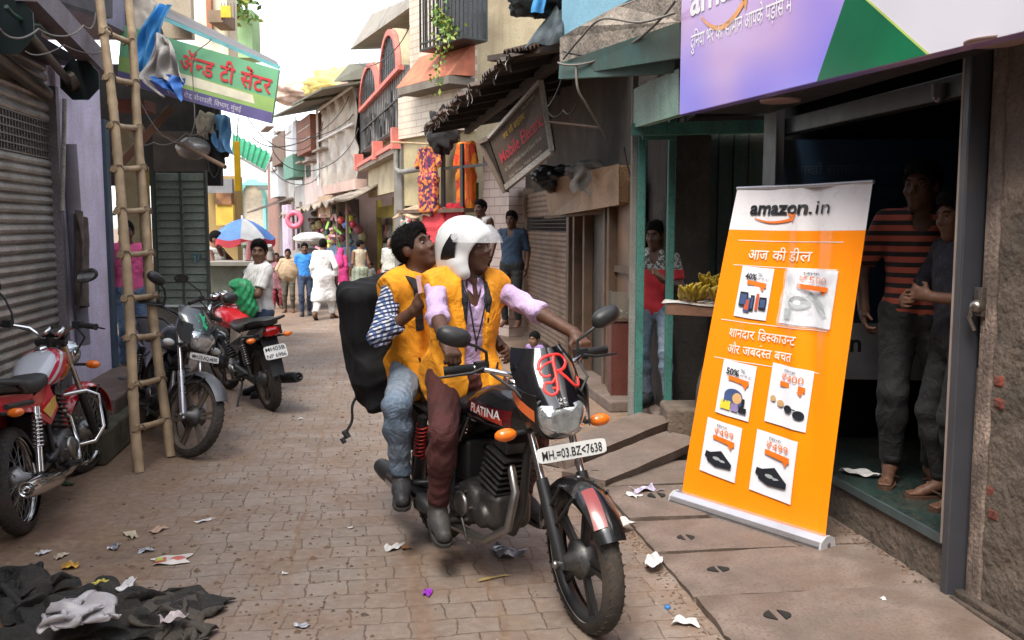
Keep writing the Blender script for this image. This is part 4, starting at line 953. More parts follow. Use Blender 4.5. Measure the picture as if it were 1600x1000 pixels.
cable([A(855, 190, 9), A(940, 200, 8)], .012, 'rusty rod across the dark wall above the box board', M('rust_iron'))
# ------------------------------------------------------------ clothes shop on the bend
FC = Fr((.42, 13.1), (-1.72, 16.2), (-1, -1))
CREAM = lambda: M('cream_wall', (.42, .35, .20), rough=.85, var=.15, vs=2.5, dirt=.45, dcol=(.20, .15, .08), ds=2, streak=.4)
def tile_mat(name, c1, c2, mortar, w, h, F):
 m = M(name, c1, rough=.45, var=0);
 def fn(n, l, old, tc):
  mp = n.new('ShaderNodeMapping'); mp.vector_type = 'POINT'; mp.inputs['Rotation'].default_value = (0, 0, -F.ang)
  l.new(tc, mp.inputs[0]); sp = n.new('ShaderNodeSeparateXYZ'); l.new(mp.outputs[0], sp.inputs[0]); cb = n.new('ShaderNodeCombineXYZ'); l.new(sp.outputs[0], cb.inputs[0]); l.new(sp.outputs[2], cb.inputs[1])
  b = n.new('ShaderNodeTexBrick'); b.inputs['Scale'].default_value = 1; b.inputs['Brick Width'].default_value = w; b.inputs['Row Height'].default_value = h; b.inputs['Mortar Size'].default_value = .008
  b.inputs['Color1'].default_value = (*c1, 1); b.inputs['Color2'].default_value = (*c2, 1); b.inputs['Mortar'].default_value = (*mortar, 1); l.new(cb.outputs[0], b.inputs['Vector'])
  t = n.new('ShaderNodeTexNoise'); t.inputs['Scale'].default_value = 1.3; t.inputs['Detail'].default_value = 8; m2 = n.new('ShaderNodeMapping'); m2.inputs['Scale'].default_value = (2.2, 2.2, .6); l.new(tc, m2.inputs[0]); l.new(m2.outputs[0], t.inputs['Vector'])
  r = n.new('ShaderNodeMapRange'); r.inputs[1].default_value = .48; r.inputs[2].default_value = .78; r.inputs[4].default_value = .7; l.new(t.outputs[0], r.inputs[0])
  x = n.new('ShaderNodeMix'); x.data_type = 'RGBA'; l.new(r.outputs[0], x.inputs[0]); l.new(b.outputs[0], x.inputs[6]); x.inputs[7].default_value = (.20, .15, .11, 1); return x.outputs[2]
 set_color(m, fn); return m
cl = thing('clothes_shop', 'small clothes shop with cream wall, pink tile pier and dark window bars', 'shop', FC.at(1.8, 0, 0))
def fw(px0, px1, F, o0, o1, z0, z1, name, mat, parent, bev=0):
 u0, u1 = sorted((F.px(px0, 350)[0], F.px(px1, 350)[0])); return wbox(name, mat, parent, F, u0, u1, o0, o1, z0, z1, bev)
fw(632, 720, FC, -.30, -.0, 2.0, 3.2, 'cream_wall', CREAM(), cl)
fw(755, 795, FC, -.30, -.0, 0, 2.9, 'tile_pier', tile_mat('pink_tile', (.50, .38, .33), (.56, .44, .38), (.3, .2, .17), .30, .13, FC), cl)
fw(560, 860, FC, -1.7, -1.6, 0, 3.2, 'back_wall', M('shop_back', (.06, .05, .045), rough=.8, var=.3), cl)
fw(640, 756, FC, -.9, -.6, 0, 1.2, 'counter', M('shop_counter', (.16, .13, .10), rough=.7, dirt=.4), cl)
fw(706, 757, FC, -.75, -.65, 1.2, 2.9, 'inner_wall', M('inner_cream', (.12, .10, .07), rough=.8, dirt=.4), cl)
fw(620, 632, FC, -.3, .05, 0, 3.1, 'pier', M('grey_pier', (.18, .17, .15), rough=.8, dirt=.4, streak=.4), cl)
for px in (715, 745): fw(px - 2, px + 2, FC, .24, .28, 1.95, 2.9, 'window_bar', M('bar_black', (.02, .02, .02), rough=.5), cl)
u0, u1 = sorted((FC.px(714, 350)[0], FC.px(790, 350)[0])); zb = FC.px(740, 262)[1]; wbox('window_rail', M('bar_black'), cl, FC, u0, u1, .245, .275, zb - .02, zb + .02)
fw(718, 744, FC, -.05, -.02, 1.98, 2.32, 'green_panel', M('green_panel', (.14, .26, .12), rough=.6, dirt=.3), cl)
fw(648, 755, FC, -.02, .35, 1.86, 1.92, 'shelf_beam', BROWN(), cl)
mb = MB(); u0, u1 = FC.px(700, 0)[0], FC.px(640, 0)[0]
mb.grid(lambda u, v: FC.at(u0 + (u1 - u0) * u, .12 + .25 * v + .02 * math.sin(14 * u), 1.98 - .17 * v + .03 * math.sin(11 * u)), 20, 6, True, .02); mb.build('sacking_canopy', M('sacking', (.36, .25, .16), rough=.95, var=.3, vs=14, bump=.5, bs=80), cl, True)
pl_ = MB(); zz = FC.px(626, 265)[1]
a = FC.at(FC.px(624, 0)[0], .1, 0)
pl_.tube([FC.at(FC.px(624, 0)[0], .1, z) for z in (3.2, zz + .12, zz)] + [FC.at(FC.px(632, 0)[0], .12, zz - .06), FC.at(FC.px(680, 0)[0], .12, zz - .03)], .045, 8); tag(pl_.build('drain_pipe', M('pipe_grey')), 'grey drain pipe bending below the balcony corner beside the printed kurta', 'pipe')
# pole with hanging clothes
def fpt(px, py, o): u, z = FC.px(px, py, o); return FC.at(u, o, z)
o = MB().tube([fpt(612, 222, .5), fpt(690, 226, .35)], .018, 6).build('hanging_pole', M('bamboo', (.34, .24, .13), rough=.7)); tag(o, 'thin wooden pole the printed kurta hangs from', 'pole')
def print_mat(name, base, c1, c2, sc):
 m = M(name, base, rough=.85, var=0)
 def fn(n, l, old, tc):
  v = n.new('ShaderNodeTexVoronoi'); v.inputs['Scale'].default_value = sc; l.new(tc, v.inputs['Vector']); r = n.new('ShaderNodeValToRGB'); cr = r.color_ramp; cr.interpolation = 'CONSTANT'
  cr.elements[0].color = (*c1, 1); cr.elements[1].position = .66; cr.elements[1].color = (*base, 1); e = cr.elements.new(.36); e.color = (*c2, 1)
  sp = n.new('ShaderNodeSeparateColor'); l.new(v.outputs['Color'], sp.inputs[0]); l.new(sp.outputs[0], r.inputs[0]); return r.outputs[0]
 set_color(m, fn); return m
def garment(label, c, w, L, mat, ang, sleeve=.22, flare=1.1, neck=None, sl_out=.55, hanger=True, name='garment', cat='garment', group='clothes hanging at the clothes shop', bulge=.05, vneck=.1):
 """a hanging tunic: a hollow shaped front and back with sleeves, local x along the wall, -y to the street"""
 root = thing(name, label, cat, c, ang, group); s = Sdf(.006, 20, seed=L + w)
 n = 5; s.bx((0, 0, -L * .25), (w * .36, .045, L * .27), None, .05, .03); s.bx((0, 0, -L * .72), (w * .36 * flare, .055, L * .28), None, .09, .03)
 s.rc((-w * .34, 0, -.03), (w * .34, 0, -.03), .04, None, .05)
 for q in (-1, 1): s.rc((q * w * .36, 0, -.05), (q * (w * .36 + sleeve * sl_out), -.01, -.05 - sleeve), .062, .07, .03, flat=((0, 1, 0), .6))
 s.el((0, -.05, .0), (.06, .06, vneck), None, .01, sub=True)
 s.build('tunic', mat, root, .014)
 if hanger: MB().tube([(-.1, 0, .01), (0, 0, .05), (.1, 0, .01)], .006, 5).tube([(0, 0, .05), (0, 0, .10), (.02, 0, .12)], .004, 5).build('hanger', M('hanger_wire', (.3, .3, .3), rough=.4, metal=.6), root)
 return root
wa = FC.ang + math.pi
garment('printed black, orange and purple kurta hanging on the pole', fpt(669, 232, .36), .66, 1.02, print_mat('floral_print', (.05, .012, .05), (.55, .18, .03), (.25, .02, .06), 22), wa, .2)
garment('bright orange kurta hanging behind the dark window bars', fpt(728, 224, .1), .58, 1.05, print_mat('orange_print', (.75, .13, .01), (.80, .24, .01), (.62, .05, .01), 7), wa, .26, sl_out=.3)
garment('coral red blouse hanging over the counter, left one', fpt(678, 327, .25), .74, .56, M('coral_cloth', (.55, .04, .05), rough=.8, var=.15, bump=.2, bs=60), wa, .36, 1.0, sl_out=.28, vneck=.13)
garment('deep red buttoned tunic hanging right of the coral blouse', fpt(711, 319, .2), .56, .52, M('red_cloth', (.42, .008, .02), rough=.8, var=.15, bump=.2, bs=60), wa, .40, 1.0, sl_out=.18)
cloth_heap('floral_scarf', fpt(640, 365, -.05), (.17, .1, .30), 21, print_mat('scarf_print', (.55, .50, .46), (.45, .12, .12), (.12, .25, .2), 16), 'pale floral scarf draped beside the coral blouse', 'scarf')
o = MB().fbox(FC, FC.px(757, 0)[0], FC.px(738, 0)[0], -.1, -.07, 1.1, 1.83).build('wire_rack', M('rack_grey', (.34, .35, .36), rough=.5, var=.5, vs=60)); tag(o, 'grey mesh rack panel standing right of the red tunic', 'rack')
cloth_heap('black_cloth', fpt(690, 205, .3), (.22, .14, .32), 31, M('black_cloth', (.018, .016, .016), rough=.9), 'black cloth bag hung under the tin awning by the kurta', 'cloth')
# upper part over the clothes shop: tiled bay with sloping coral shade and plant grille
ub_ = thing('tiled_bay_house', 'pale tiled upper house bay with a sloping coral sunshade', 'building', FC.at(2.4, 0, 3.2))
TILE = lambda: tile_mat('cream_tile', (.50, .42, .32), (.56, .48, .38), (.34, .26, .19), .34, .11, FC)
fw(632, 724, FC, -.25, .10, 3.15, 3.85, 'lower_bay', TILE(), ub_)
fw(648, 726, FC, -.25, .06, 3.85, 7.0, 'upper_wall', TILE(), ub_)
uA, zA = FC.px(628, 140, .4); uB, zB = FC.px(706, 118, .4); uC, zC = FC.px(640, 100, .09); uD, zD = FC.px(726, 66, .09)
zlo = 3.92; zhi = 4.45
mb = MB(); mb.prism([FC.at(uB, .45, zlo), FC.at(uB - .12, .06, zhi), FC.at(uB - .12, .06, zlo)], FC.d * (uA - uB + .12)); mb.build('sunshade', M('coral_paint', (.48, .145, .075), rough=.75, var=.15, dirt=.35, streak=.35), ub_, True)
mb = MB(); mb.fbox(FC, uB - .02, uA + .02, .0, .47, zlo - .13, zlo - .01); mb.build('shade_edge', M('grey_edge', (.17, .15, .12), rough=.8, dirt=.4), ub_, True)
gr = thing('window_grille', 'projecting black window grille box with a hanging green plant', 'window grille', FC.at(FC.px(680, 0)[0], .3, 4.9))
mb = MB(); g0, g1 = sorted((FC.px(655, 0, .5)[0], FC.px(722, 0, .5)[0])); zl = FC.px(672, 74, .5)[1]
for i in range(13):
 u = g0 + (g1 - g0) * i / 12; mb.fbox(FC, u - .010, u + .010, .48, .50, zl, zl + 1.8)
for z in (zl, zl + .1, zl + .9, zl + 1.6): mb.fbox(FC, g0, g1, .475, .505, z - .012, z + .012)
for uu in (g0, g1):
 for k in range(6): oo = .07 + .41 * k / 5; mb.fbox(FC, uu - .01, uu + .01, oo - .008, oo + .008, zl, zl + 1.8)
 for z in (zl, zl + .9, zl + 1.6): mb.fbox(FC, uu - .012, uu + .012, .07, .5, z - .012, z + .012)
mb.fbox(FC, g0, g1, .07, .5, zl - .02, zl - .005); mb.build('grille_bars', M('bar_black'), gr, True)
wbox('window_pane', M('dark_window', (.03, .035, .035), rough=.2), gr, FC, g0, g1, .065, .075, zl, zl + 1.8)
def leaves(name, pts, n, sz, mat, seed, spread):
 r = random.Random(seed); mb = MB()
 for i in range(n):
  c = Vector(pts[r.randrange(len(pts))]) + Vector((r.gauss(0, spread), r.gauss(0, spread), r.gauss(0, spread))); d = Vector((r.uniform(-1, 1), r.uniform(-1, 1), r.uniform(-1, .5))).normalized(); w = d.cross(Vector((r.uniform(-1, 1), r.uniform(-1, 1), r.uniform(-1, 1)))).normalized()
  L = sz * r.uniform(.6, 1.3); mb.cur = 1 if r.random() < .4 else 0
  mb.add([c, c + d * L * .5 + w * L * .28, c + d * L, c + d * L * .5 - w * L * .28], [(0, 1, 2, 3)], False)
 return mb
LF = lambda: [M('leaf_green', (.10, .20, .03), rough=.5, var=.3, vs=20), M('leaf_yellow', (.26, .30, .05), rough=.5, var=.3, vs=20)]
pp = []
for (px, py) in ((690, 30), (700, 40), (683, 20), (708, 48), (695, 55), (690, 70), (688, 85), (686, 100), (685, 118), (684, 132)): u, z = FC.px(px, py, .52); pp.append(FC.at(u, .52, z))
vine = thing('hanging_plant', 'trailing green plant spilling from the window grille', 'plant', pp[0]); leaves('leaves', pp[:5] * 3 + pp, 330, .085, None, 3, .075).build('leaves', LF(), vine, True)
MB().tube([pp[0]] + pp[4:], .006, 4).build('stems', M('stem_brown', (.10, .09, .03), rough=.8), vine, True)
# ------------------------------------------------------------ balcony house with two arches
FD = Fr((-1.72, 16.2), (-3.75, 23.6), (-1, 0))
bh = thing('balcony_house', 'cream house with two coral arched windows above a black balcony grille', 'building', FD.at(3, 0, 0))
CORAL = lambda: M('coral_trim', (.56, .15, .115), rough=.7, var=.12, dirt=.3, streak=.25)
CW = lambda: M('cream_house', (.46, .39, .25), rough=.85, var=.12, vs=1.5, dirt=.55, dcol=(.20, .145, .09), streak=.6)
def dpx(px, py, o=0): return FD.px(px, py, o)
uL = FD.px(548, 300)[0]; uR = 0.0
z_led = 3.05; z_bal = FD.px(600, 240)[1]
wbox('wall', CW(), bh, FD, -.1, 6.2, -2.6, -.9, 0, 6.7)
ub0, ub1 = FD.px(637, 200, .0)[0], FD.px(572, 200, 0)[0]
zb0, zb1 = FD.px(632, 232)[1], FD.px(632, 105)[1]
wbox('balcony_wall', CW(), bh, FD, ub0 - .05, ub1 + .05, -.9, -.12, 2.5, zb1 + .1)
wbox('balcony_apron', CW(), bh, FD, ub0, ub1 - .25, -.12, .0, 2.32, 2.95)
wbox('balcony_slab', M('grey_ledge', (.28, .22, .17), rough=.8, dirt=.4, streak=.3), bh, FD, ub0 - .1, ub1 + .12, -.9, .22, 2.95, 3.04)
wbox('slab_trim', CORAL(), bh, FD, ub0 - .1, ub1 + .12, .14, .26, 3.045, 3.12)
for k, t in enumerate((.0, .42, .97)): u = ub0 - .08 + (ub1 - ub0 + .16) * t; wbox('coral_block', CORAL(), bh, FD, u - .09, u + .14, .10, .30, 2.99, 3.36)
mb = MB(); zg = 3.42
nb = 24
for i in range(nb + 1): u = ub0 + (ub1 - ub0) * i / nb; mb.fbox(FD, u - .009, u + .009, .10, .112, zg, zb1)
for z in (zg, zg + .5, zg + 1.0, zb1 - .03): mb.fbox(FD, ub0, ub1, .095, .13, z - .015, z + .015)
r_ = random.Random(4)
for i in range(26):
 u = ub0 + (ub1 - ub0) * r_.random(); z = r_.uniform(zg, zb1 - .5); mb.fbox(FD, u, u + .2, .088, .094, z, z + .3)
mb.build('balcony_grille', M('grille_black', (.028, .026, .025), rough=.7), bh, True)
wbox('grille_backing', M('grille_netting', (.23, .215, .20), rough=.9, var=.4, vs=5), bh, FD, ub0, ub1, -.1, .06, zg, zb1)
def arch(uc, w, z0, ht):
 n = 18; prof = lambda t, k: (uc + math.cos(t) * w * k, z0 + math.sin(t) * ht * k)
 m1 = MB(); inn = [FD.at(*[prof(math.pi * i / n, 1.0)[0], .02, prof(math.pi * i / n, 1.0)[1]]) for i in range(n + 1)]; m1.prism(inn, FD.n * .05); a = m1.build('arch_pane', M('arch_dark', (.05, .055, .06), rough=.3), bh, True)
 m2 = MB(); R0 = []
 for i in range(n + 1):
  t = math.pi * i / n; R0.append((prof(t, 1.0), prof(t, 1.13)))
 for i in range(n):
  (i0, o0), (i1, o1) = R0[i], R0[i + 1]; m2.hexa([FD.at(i0[0], .04, i0[1]), FD.at(o0[0], .04, o0[1]), FD.at(o0[0], .12, o0[1]), FD.at(i0[0], .12, i0[1]), FD.at(i1[0], .04, i1[1]), FD.at(o1[0], .04, o1[1]), FD.at(o1[0], .12, o1[1]), FD.at(i1[0], .12, i1[1])])
 m2.build('arch_trim', CORAL(), bh, True)
 m3 = MB(); k = [prof(math.pi * i / n, 1.16) for i in range(n + 1)]; m3.prism([FD.at(u, -.9, z) for u, z in k], FD.n * .93); m3.build('arch_hood', CW(), bh, True)
 m4 = MB()
 for i in range(9): t = -1 + 2 * (i + .5) / 9; m4.fbox(FD, uc + t * w - .012, uc + t * w + .012, .075, .095, z0, z0 + ht * math.sqrt(max(0, 1 - t * t)))
 m4.build('arch_bars', M('grille_black'), bh, True)
uc1, zc1 = FD.px(615, 100); uc2, _ = FD.px(580, 130)
w1 = (FD.px(599, 110)[0] - FD.px(631, 110)[0]) / 2 * .98; w2 = (FD.px(566, 130)[0] - FD.px(598, 130)[0]) / 2 * .95
arch((FD.px(599, 110)[0] + FD.px(631, 110)[0]) / 2, w1 * .86, zb1 - .02, .82); arch((FD.px(566, 130)[0] + FD.px(598, 130)[0]) / 2, w2 * .86, zb1 - .02, .75)
wbox('trim_band', CORAL(), bh, FD, ub0 - .06, ub1 + .06, .06, .17, zb1 - .10, zb1 - .02)
mb = MB(); mb.prism([A(546, 78, 24.5), A(645, 8, 16.6), A(645, -6, 17.0), A(580, 22, 24.5)], (1.6, .8, .2)); rf = mb.build('roof_sheet', M('grey_tin_roof', (.27, .235, .18), rough=.6, metal=.1, dirt=.4, streak=.3), bh, True)
mb = MB(); mb.prism([A(520, 128, 25), A(574, 122, 23), A(578, 98, 23), A(545, 100, 25)], (1.0, .6, .1)); mb.build('lean_roof', M('moss_tin', (.12, .12, .085), rough=.8, dirt=.4), bh, True)
wbox('side_bay', M('dark_grille_box', (.04, .036, .034), rough=.7, var=.4, vs=8), bh, FD, FD.px(569, 0)[0], FD.px(547, 0)[0], -.3, .05, 3.45, 4.85)
uu = FD.px(556, 0)[0]; wbox('side_window', M('pale_shutter', (.30, .27, .24), rough=.7), bh, FD, uu - .25, uu + .35, .055, .07, 3.75, 4.25)
fwD = lambda px0, px1, o0, o1, z0, z1, name, mat: wbox(name, mat, bh, FD, *sorted((FD.px(px0, 0, o1)[0], FD.px(px1, 0, o1)[0])), o0, o1, z0, z1)
# ground floor of the balcony house: yellow framed shop window, shelves of goods, bands
YEL = lambda: M('yellow_frame', (.36, .29, .05), rough=.6, dirt=.3)
for a, b in ((583, 586), (609, 612)): fwD(a, b, -.5, -.4, 0, 2.3, 'window_frame', YEL())
fwD(583, 612, -.5, -.38, 1.85, 2.12, 'frame_board', YEL()); fwD(586, 609, -.85, -.7, .1, 1.85, 'shop_window', M('dark_window'))
for z in (.55, .95, 1.35): fwD(587, 609, -.7, -.5, z, z + .03, 'shelf', BROWN())
fwD(612, 640, -.9, -.8, 0, 2.3, 'dark_recess', BLACK())
fwD(560, 583, -.6, -.5, 0, 2.2, 'shop_wall', M('shop_wall_grey', (.17, .15, .13), rough=.8, dirt=.4))
goods = thing('shelf_goods', 'assorted pale packets stacked on the yellow framed shop shelves', 'goods', FD.at(2.4, -.6, .6)); rb = random.Random(9)
mb = MB(); PC = [(.4, .4, .38), (.1, .22, .2), (.35, .12, .08), (.1, .1, .2)]
g0, g1 = sorted((FD.px(588, 0, -.5)[0], FD.px(608, 0, -.5)[0]))
for z in (.58, .98, 1.38):
 u = g0
 while u < g1 - .05: w = rb.uniform(.08, .2); h = rb.uniform(.12, .3); mb.cur = rb.randrange(4); mb.fbox(FD, u, u + w * .9, -.68, -.52, z, z + h); u += w
mb.build('packets', [M('goods_%s' % nm, c, rough=.6) for nm, c in zip(('white', 'teal', 'red', 'blue'), PC)], goods, True)
# ------------------------------------------------------------ far right: tarpaulin house and the row beyond
FE = Fr((-3.75, 23.6), (-11.9, 45.0), (-1, -.3))
def ebld(name, label, px0, px1, ztop, mat, back=-4, cat='building'):
 a, b = sorted((FE.px(px0, 352)[0], FE.px(px1, 352)[0])); r = thing(name, label, cat, FE.at((a + b) / 2, -1, 0))
 wbox('wall', mat, r, FE, a, b, back, 0, 0, ztop); return r, a, b
def ebox(r, name, mat, px0, px1, o0, o1, y0, y1, bev=0):
 a, b = sorted((FE.px(px0, 352, o1)[0], FE.px(px1, 352, o1)[0])); pm = (px0 + px1) / 2; z1, z0 = FE.px(pm, y0, o1)[1], FE.px(pm, y1, o1)[1]
 return wbox(name, mat, r, FE, a, b, o0, o1, z0, z1, bev)
PW = lambda n, c=(.5, .5, .5), **k: M(n, c, rough=.85, var=.14, vs=1.2, dirt=.45, dcol=tuple(x * .45 for x in c), ds=1.1, streak=.45, **k)
h1, a1, b1 = ebld('tarpaulin_house', 'pale pink house half wrapped in a grey tarpaulin sheet', 505, 556, 5.6, PW('pink_wall', (.52, .36, .30)))
mb = MB(); a_, b_ = FE.px(556, 0, .1)[0], FE.px(497, 0, .1)[0]; zt = FE.px(530, 152, .1)[1]; zb = FE.px(525, 285, .1)[1]
def tf(u, v):
 uu = a_ + (b_ - a_) * u; z = zt + (zb - zt) * v - .25 * u * v; return FE.at(uu, .12 + .05 * math.sin(5 * uu + 7 * v + 2 * math.sin(9 * v)) + .03 * math.sin(13 * v - 4 * uu) + .02 * math.sin(21 * uu + 3 * v), z)
mb.grid(tf, 40, 40, True, .02); t = mb.build('tarpaulin_sheet', M('grey_tarp', (.40, .345, .285), rough=.55, var=.25, vs=1.5, dirt=.3, bump=.2, bs=9), h1, True)
mb = MB()
for v in (.02, .42): mb.bar(FE.at(a_, .22, zt + (zb - zt) * v), FE.at(b_, .22, zt + (zb - zt) * v), .05, .05)
mb.bar(FE.at(b_ - .1, .22, zt), FE.at(b_ - .1, .22, zb), .06, .06); mb.build('pole', M('white_pole', (.62, .60, .57), rough=.6), h1, True)
ebox(h1, 'ledge', PW('pink_wall', (.5, .35, .3)), 505, 556, 0, .3, 285, 300)
h2, a2, b2 = ebld('pink_far_house', 'narrow pale pink house with an orange brown box balcony', 478, 505, 5.2, PW('pinkwhite_wall', (.56, .45, .41)))
ebox(h2, 'box_balcony', M('rust_panel', (.24, .075, .035), rough=.7, var=.25, dirt=.4), 467, 488, 0, .4, 182, 238)
for y in (198, 216): ebox(h2, 'balcony_slots', M('slot_pale', (.42, .34, .28), rough=.7), 468, 487, .4, .42, y, y + 2)
ebox(h2, 'window', M('dark_window'), 490, 499, 0, .03, 205, 240)
h3, a3, b3 = ebld('grey_far_house', 'grey far house with a white panel and green window box', 452, 478, 5.0, PW('grey_wall', (.42, .40, .37)))
ebox(h3, 'white_panel', PW('white_panel', (.55, .56, .57)), 447, 466, 0, .35, 192, 243); ebox(h3, 'green_box', M('green_box', (.09, .24, .18), rough=.7, dirt=.4), 445, 460, 0, .4, 243, 278); ebox(h3, 'window', M('dark_window'), 460, 466, 0, .03, 180, 200)
h4, a4, b4 = ebld('dark_far_house', 'dark grey far house with brown shutters and a tin roof', 436, 452, 5.0, PW('dark_wall', (.30, .26, .23)))
ebox(h4, 'shutter_box', M('brown_box', (.16, .10, .07), rough=.8, dirt=.4), 428, 447, 0, .4, 208, 255); ebox(h4, 'white_panel', PW('white_panel'), 424, 436, 0, .3, 262, 308)
h5, a5, b5 = ebld('end_far_house', 'reddish brown far house at the end of the street row', 420, 436, 4.6, PW('red_wall', (.30, .16, .12)))
for r_w, x0, x1, y0, y1 in ((h1, 508, 520, 240, 262), (h2, 480, 486, 258, 276), (h2, 492, 500, 256, 280), (h3, 463, 474, 214, 240), (h3, 462, 474, 262, 290), (h4, 438, 446, 270, 292), (h4, 446, 452, 210, 235), (h5, 424, 432, 250, 275), (h5, 423, 433, 205, 228)):
 fw_ = ebox(r_w, 'window', M('dark_window'), x0, x1, 0, .03, y0, y1); a, b = sorted((FE.px(x0, 352)[0], FE.px(x1, 352)[0])); zt_ = FE.px(x0, y0)[1]; wbox('window_shade', M('far_shade', (.30, .24, .2), rough=.8, dirt=.4), r_w, FE, a - .1, b + .1, 0, .35, zt_ + .04, zt_ + .10)
for nm, (x0, x1, y, yl, pr_, lb, mt) in {'a': (462, 510, 165, 6, 1.2, 0, 'mossy'), 'b': (428, 480, 185, 5, 1.3, 0, 'mossy')}.items():
 a, b = FE.px(x0, y, 1)[0], FE.px(x1, y, 1)[0]; z = FE.px(x0, y, 1)[1]
 mb = MB(); mb.prism([FE.at(a, 1.1, z), FE.at(b, 1.1, FE.px(x1, y - 25, 1)[1]), FE.at(b, -1.2, FE.px(x1, y - 25, 1)[1] + .5), FE.at(a, -1.2, z + .5)], (0, 0, .05)); mb.build('roof_sheet', M('moss_tin'), h2 if nm == 'a' else h4, True)
aw2 = thing('tin_awning', 'low brown tin awning over the far shops left of the swim ring', 'awning', FE.at(9, .8, 2.4))
mb = MB(); tin(mb, FE.at(FE.px(452, 0)[0], 1.3, 2.25), FE.at(FE.px(428, 0)[0], 1.3, 2.2), FE.at(FE.px(452, 0)[0], .02, 2.7), FE.at(FE.px(428, 0)[0], .02, 2.7), 24, .02, 2, .1, 8); mb.build('tin_sheet', TIN(), aw2, True)
for k_, (p_, q_, sg_) in enumerate(((( 395, 215, 15), (545, 150, 24), .5), ((430, 205, 30), (552, 178, 24), .4), ((372, 150, 17), (505, 190, 27), .9), ((560, 95, 22), (640, 40, 15), .3))):
 cable([A(*p_), A(*q_)], .010, ('wire sagging from the green awning to the tarpaulin house', 'wire running along the far right house fronts', 'long sagging wire high across the far lane', 'short wire between the arched house roof and the tiled bay')[k_], sag=sg_)
# tents of cloth on the roof line
cloth_heap('cloth_cover', A(462, 146, 33), (1.0, .5, .35), 41, M('pink_cover', (.52, .36, .29), rough=.8, var=.4, vs=2), 'striped pinkish cloth cover on the far roof', 'cover')
cloth_heap('cloth_cover', A(528, 136, 29), (1.0, .6, .5), 43, M('yellow_cover', (.62, .48, .16), rough=.8, var=.3, vs=1), 'yellowish cloth cover on the roof behind the tarpaulin', 'cover')
# shops under the tarpaulin house: canopy, goods, swim ring, balloons, lilac pillar
st = thing('toy_stall', 'far toy stall with a ragged cloth canopy and lilac pillar', 'stall', FE.at(2, .8, 0))
mb = MB(); u0, u1 = FE.px(556, 0, .7)[0], FE.px(452, 0, .7)[0]
def cf(u, v):
 uu = u0 + (u1 - u0) * u; return FE.at(uu, .05 + 1.15 * v, 2.62 - .42 * v - .25 * u + .05 * math.sin(4 * uu + 5 * v) + (.06 * math.sin(23 * uu) if v > .95 else 0))
mb.grid(cf, 50, 8, True, .04); mb.build('cloth_canopy', M('ragged_cloth', (.30, .25, .20), rough=.95, var=.4, vs=3, dirt=.5), st, True)
ebox(st, 'sacking_flap', M('sacking'), 497, 516, .9, .95, 306, 340)
ebox(st, 'pillar', M('lilac_pillar', (.45, .36, .46), rough=.8, dirt=.3), 441, 450, .3, .6, 320, 400)
ebox(st, 'shop_back', M('shop_back'), 452, 560, .03, .06, 318, 420)
for x in (456, 468, 525, 540): ebox(st, 'pole', M('wood_pole', (.15, .11, .08), rough=.8), x, x + 2, .75, .8, 315, 410)
ebox(st, 'counter', M('blue_tub', (.05, .12, .25), rough=.6, var=.4, vs=4), 500, 548, .35, .7, 384, 412)
rb = random.Random(12); mb = MB()
for k in range(60):
 u = rb.uniform(FE.px(545, 0, .5)[0], FE.px(468, 0, .5)[0]); mb.cur = rb.randrange(6); z = rb.uniform(1.0, 2.1); mb.ball(FE.at(u, rb.uniform(.1, .45), z), (rb.uniform(.05, .14), .06, rb.uniform(.06, .16)), 7, 5)
gg_ = mb.build('hung_goods', [M('toy_%d' % i, c, rough=.5) for i, c in enumerate(((.12, .09, .07), (.20, .17, .14), (.35, .10, .12), (.09, .15, .16), (.3, .25, .12), (.16, .13, .11)))], st, True); gg_['kind'] = 'stuff'
c = A(460, 343, 23.0); o = thing('swim_ring', 'pink inflatable swim ring hung at the toy stall', 'swim ring', c)
mb = MB(); mb.tube([(.17 * math.cos(2 * math.pi * k / 24), 0, .17 * math.sin(2 * math.pi * k / 24)) for k in range(24)], .065, 10, closed=True); mb.build('ring', M('pink_vinyl', (.65, .13, .20), rough=.3), o)
MB().tube([(0, 0, .23), (0, .1, .7)], .006, 4).build('string', CAB(), o)
for (px, py), cc, nm in (((533, 344), (.55, .06, .05), 'red balloon above the blue one at the toy stall'), ((547, 341), (.50, .44, .05), 'yellow balloon at the toy stall'), ((541, 351), (.05, .13, .45), 'blue balloon at the toy stall'), ((551, 350), (.40, .04, .06), 'darker red balloon right of the blue one')):
 o = thing('balloon', nm, 'balloon', A(px, py, 22.2), 0, 'balloons at the toy stall'); MB().ball((0, 0, 0), (.085, .085, .095), 14, 10).build('skin', M('balloon_' + nm.split()[0] + str(px), cc, rough=.25), o); MB().tube([(0, 0, -.09), (.0, .0, -.105)], [.006, .014], 6).build('knot', M('balloon_' + nm.split()[0] + str(px)), o)
rb = random.Random(15)
kite = thing('toy_bundle', 'bundle of pink, yellow and green plastic toys and pinwheels at the far stall', 'toys', A(515, 372, 22.4)); mb = MB()
for k in range(46):
 a = rb.uniform(0, 6.28); p = Vector((rb.gauss(0, .20), rb.gauss(0, .08), rb.gauss(0, .26))); mb.cur = rb.randrange(4)
 d = Vector((rb.uniform(-1, 1), rb.uniform(-.3, .3), rb.uniform(-1, 1))).normalized(); mb.box(p, (.05, .03, rb.uniform(.1, .26)), Euler((rb.uniform(0, 3), rb.uniform(0, 3), 0)).to_matrix())
gg_ = mb.build('plastic_toys', [M('toyp_%d' % i, c, rough=.4) for i, c in enumerate(((.60, .18, .25), (.55, .48, .08), (.25, .5, .08), (.6, .35, .33)))], kite); gg_['kind'] = 'stuff'
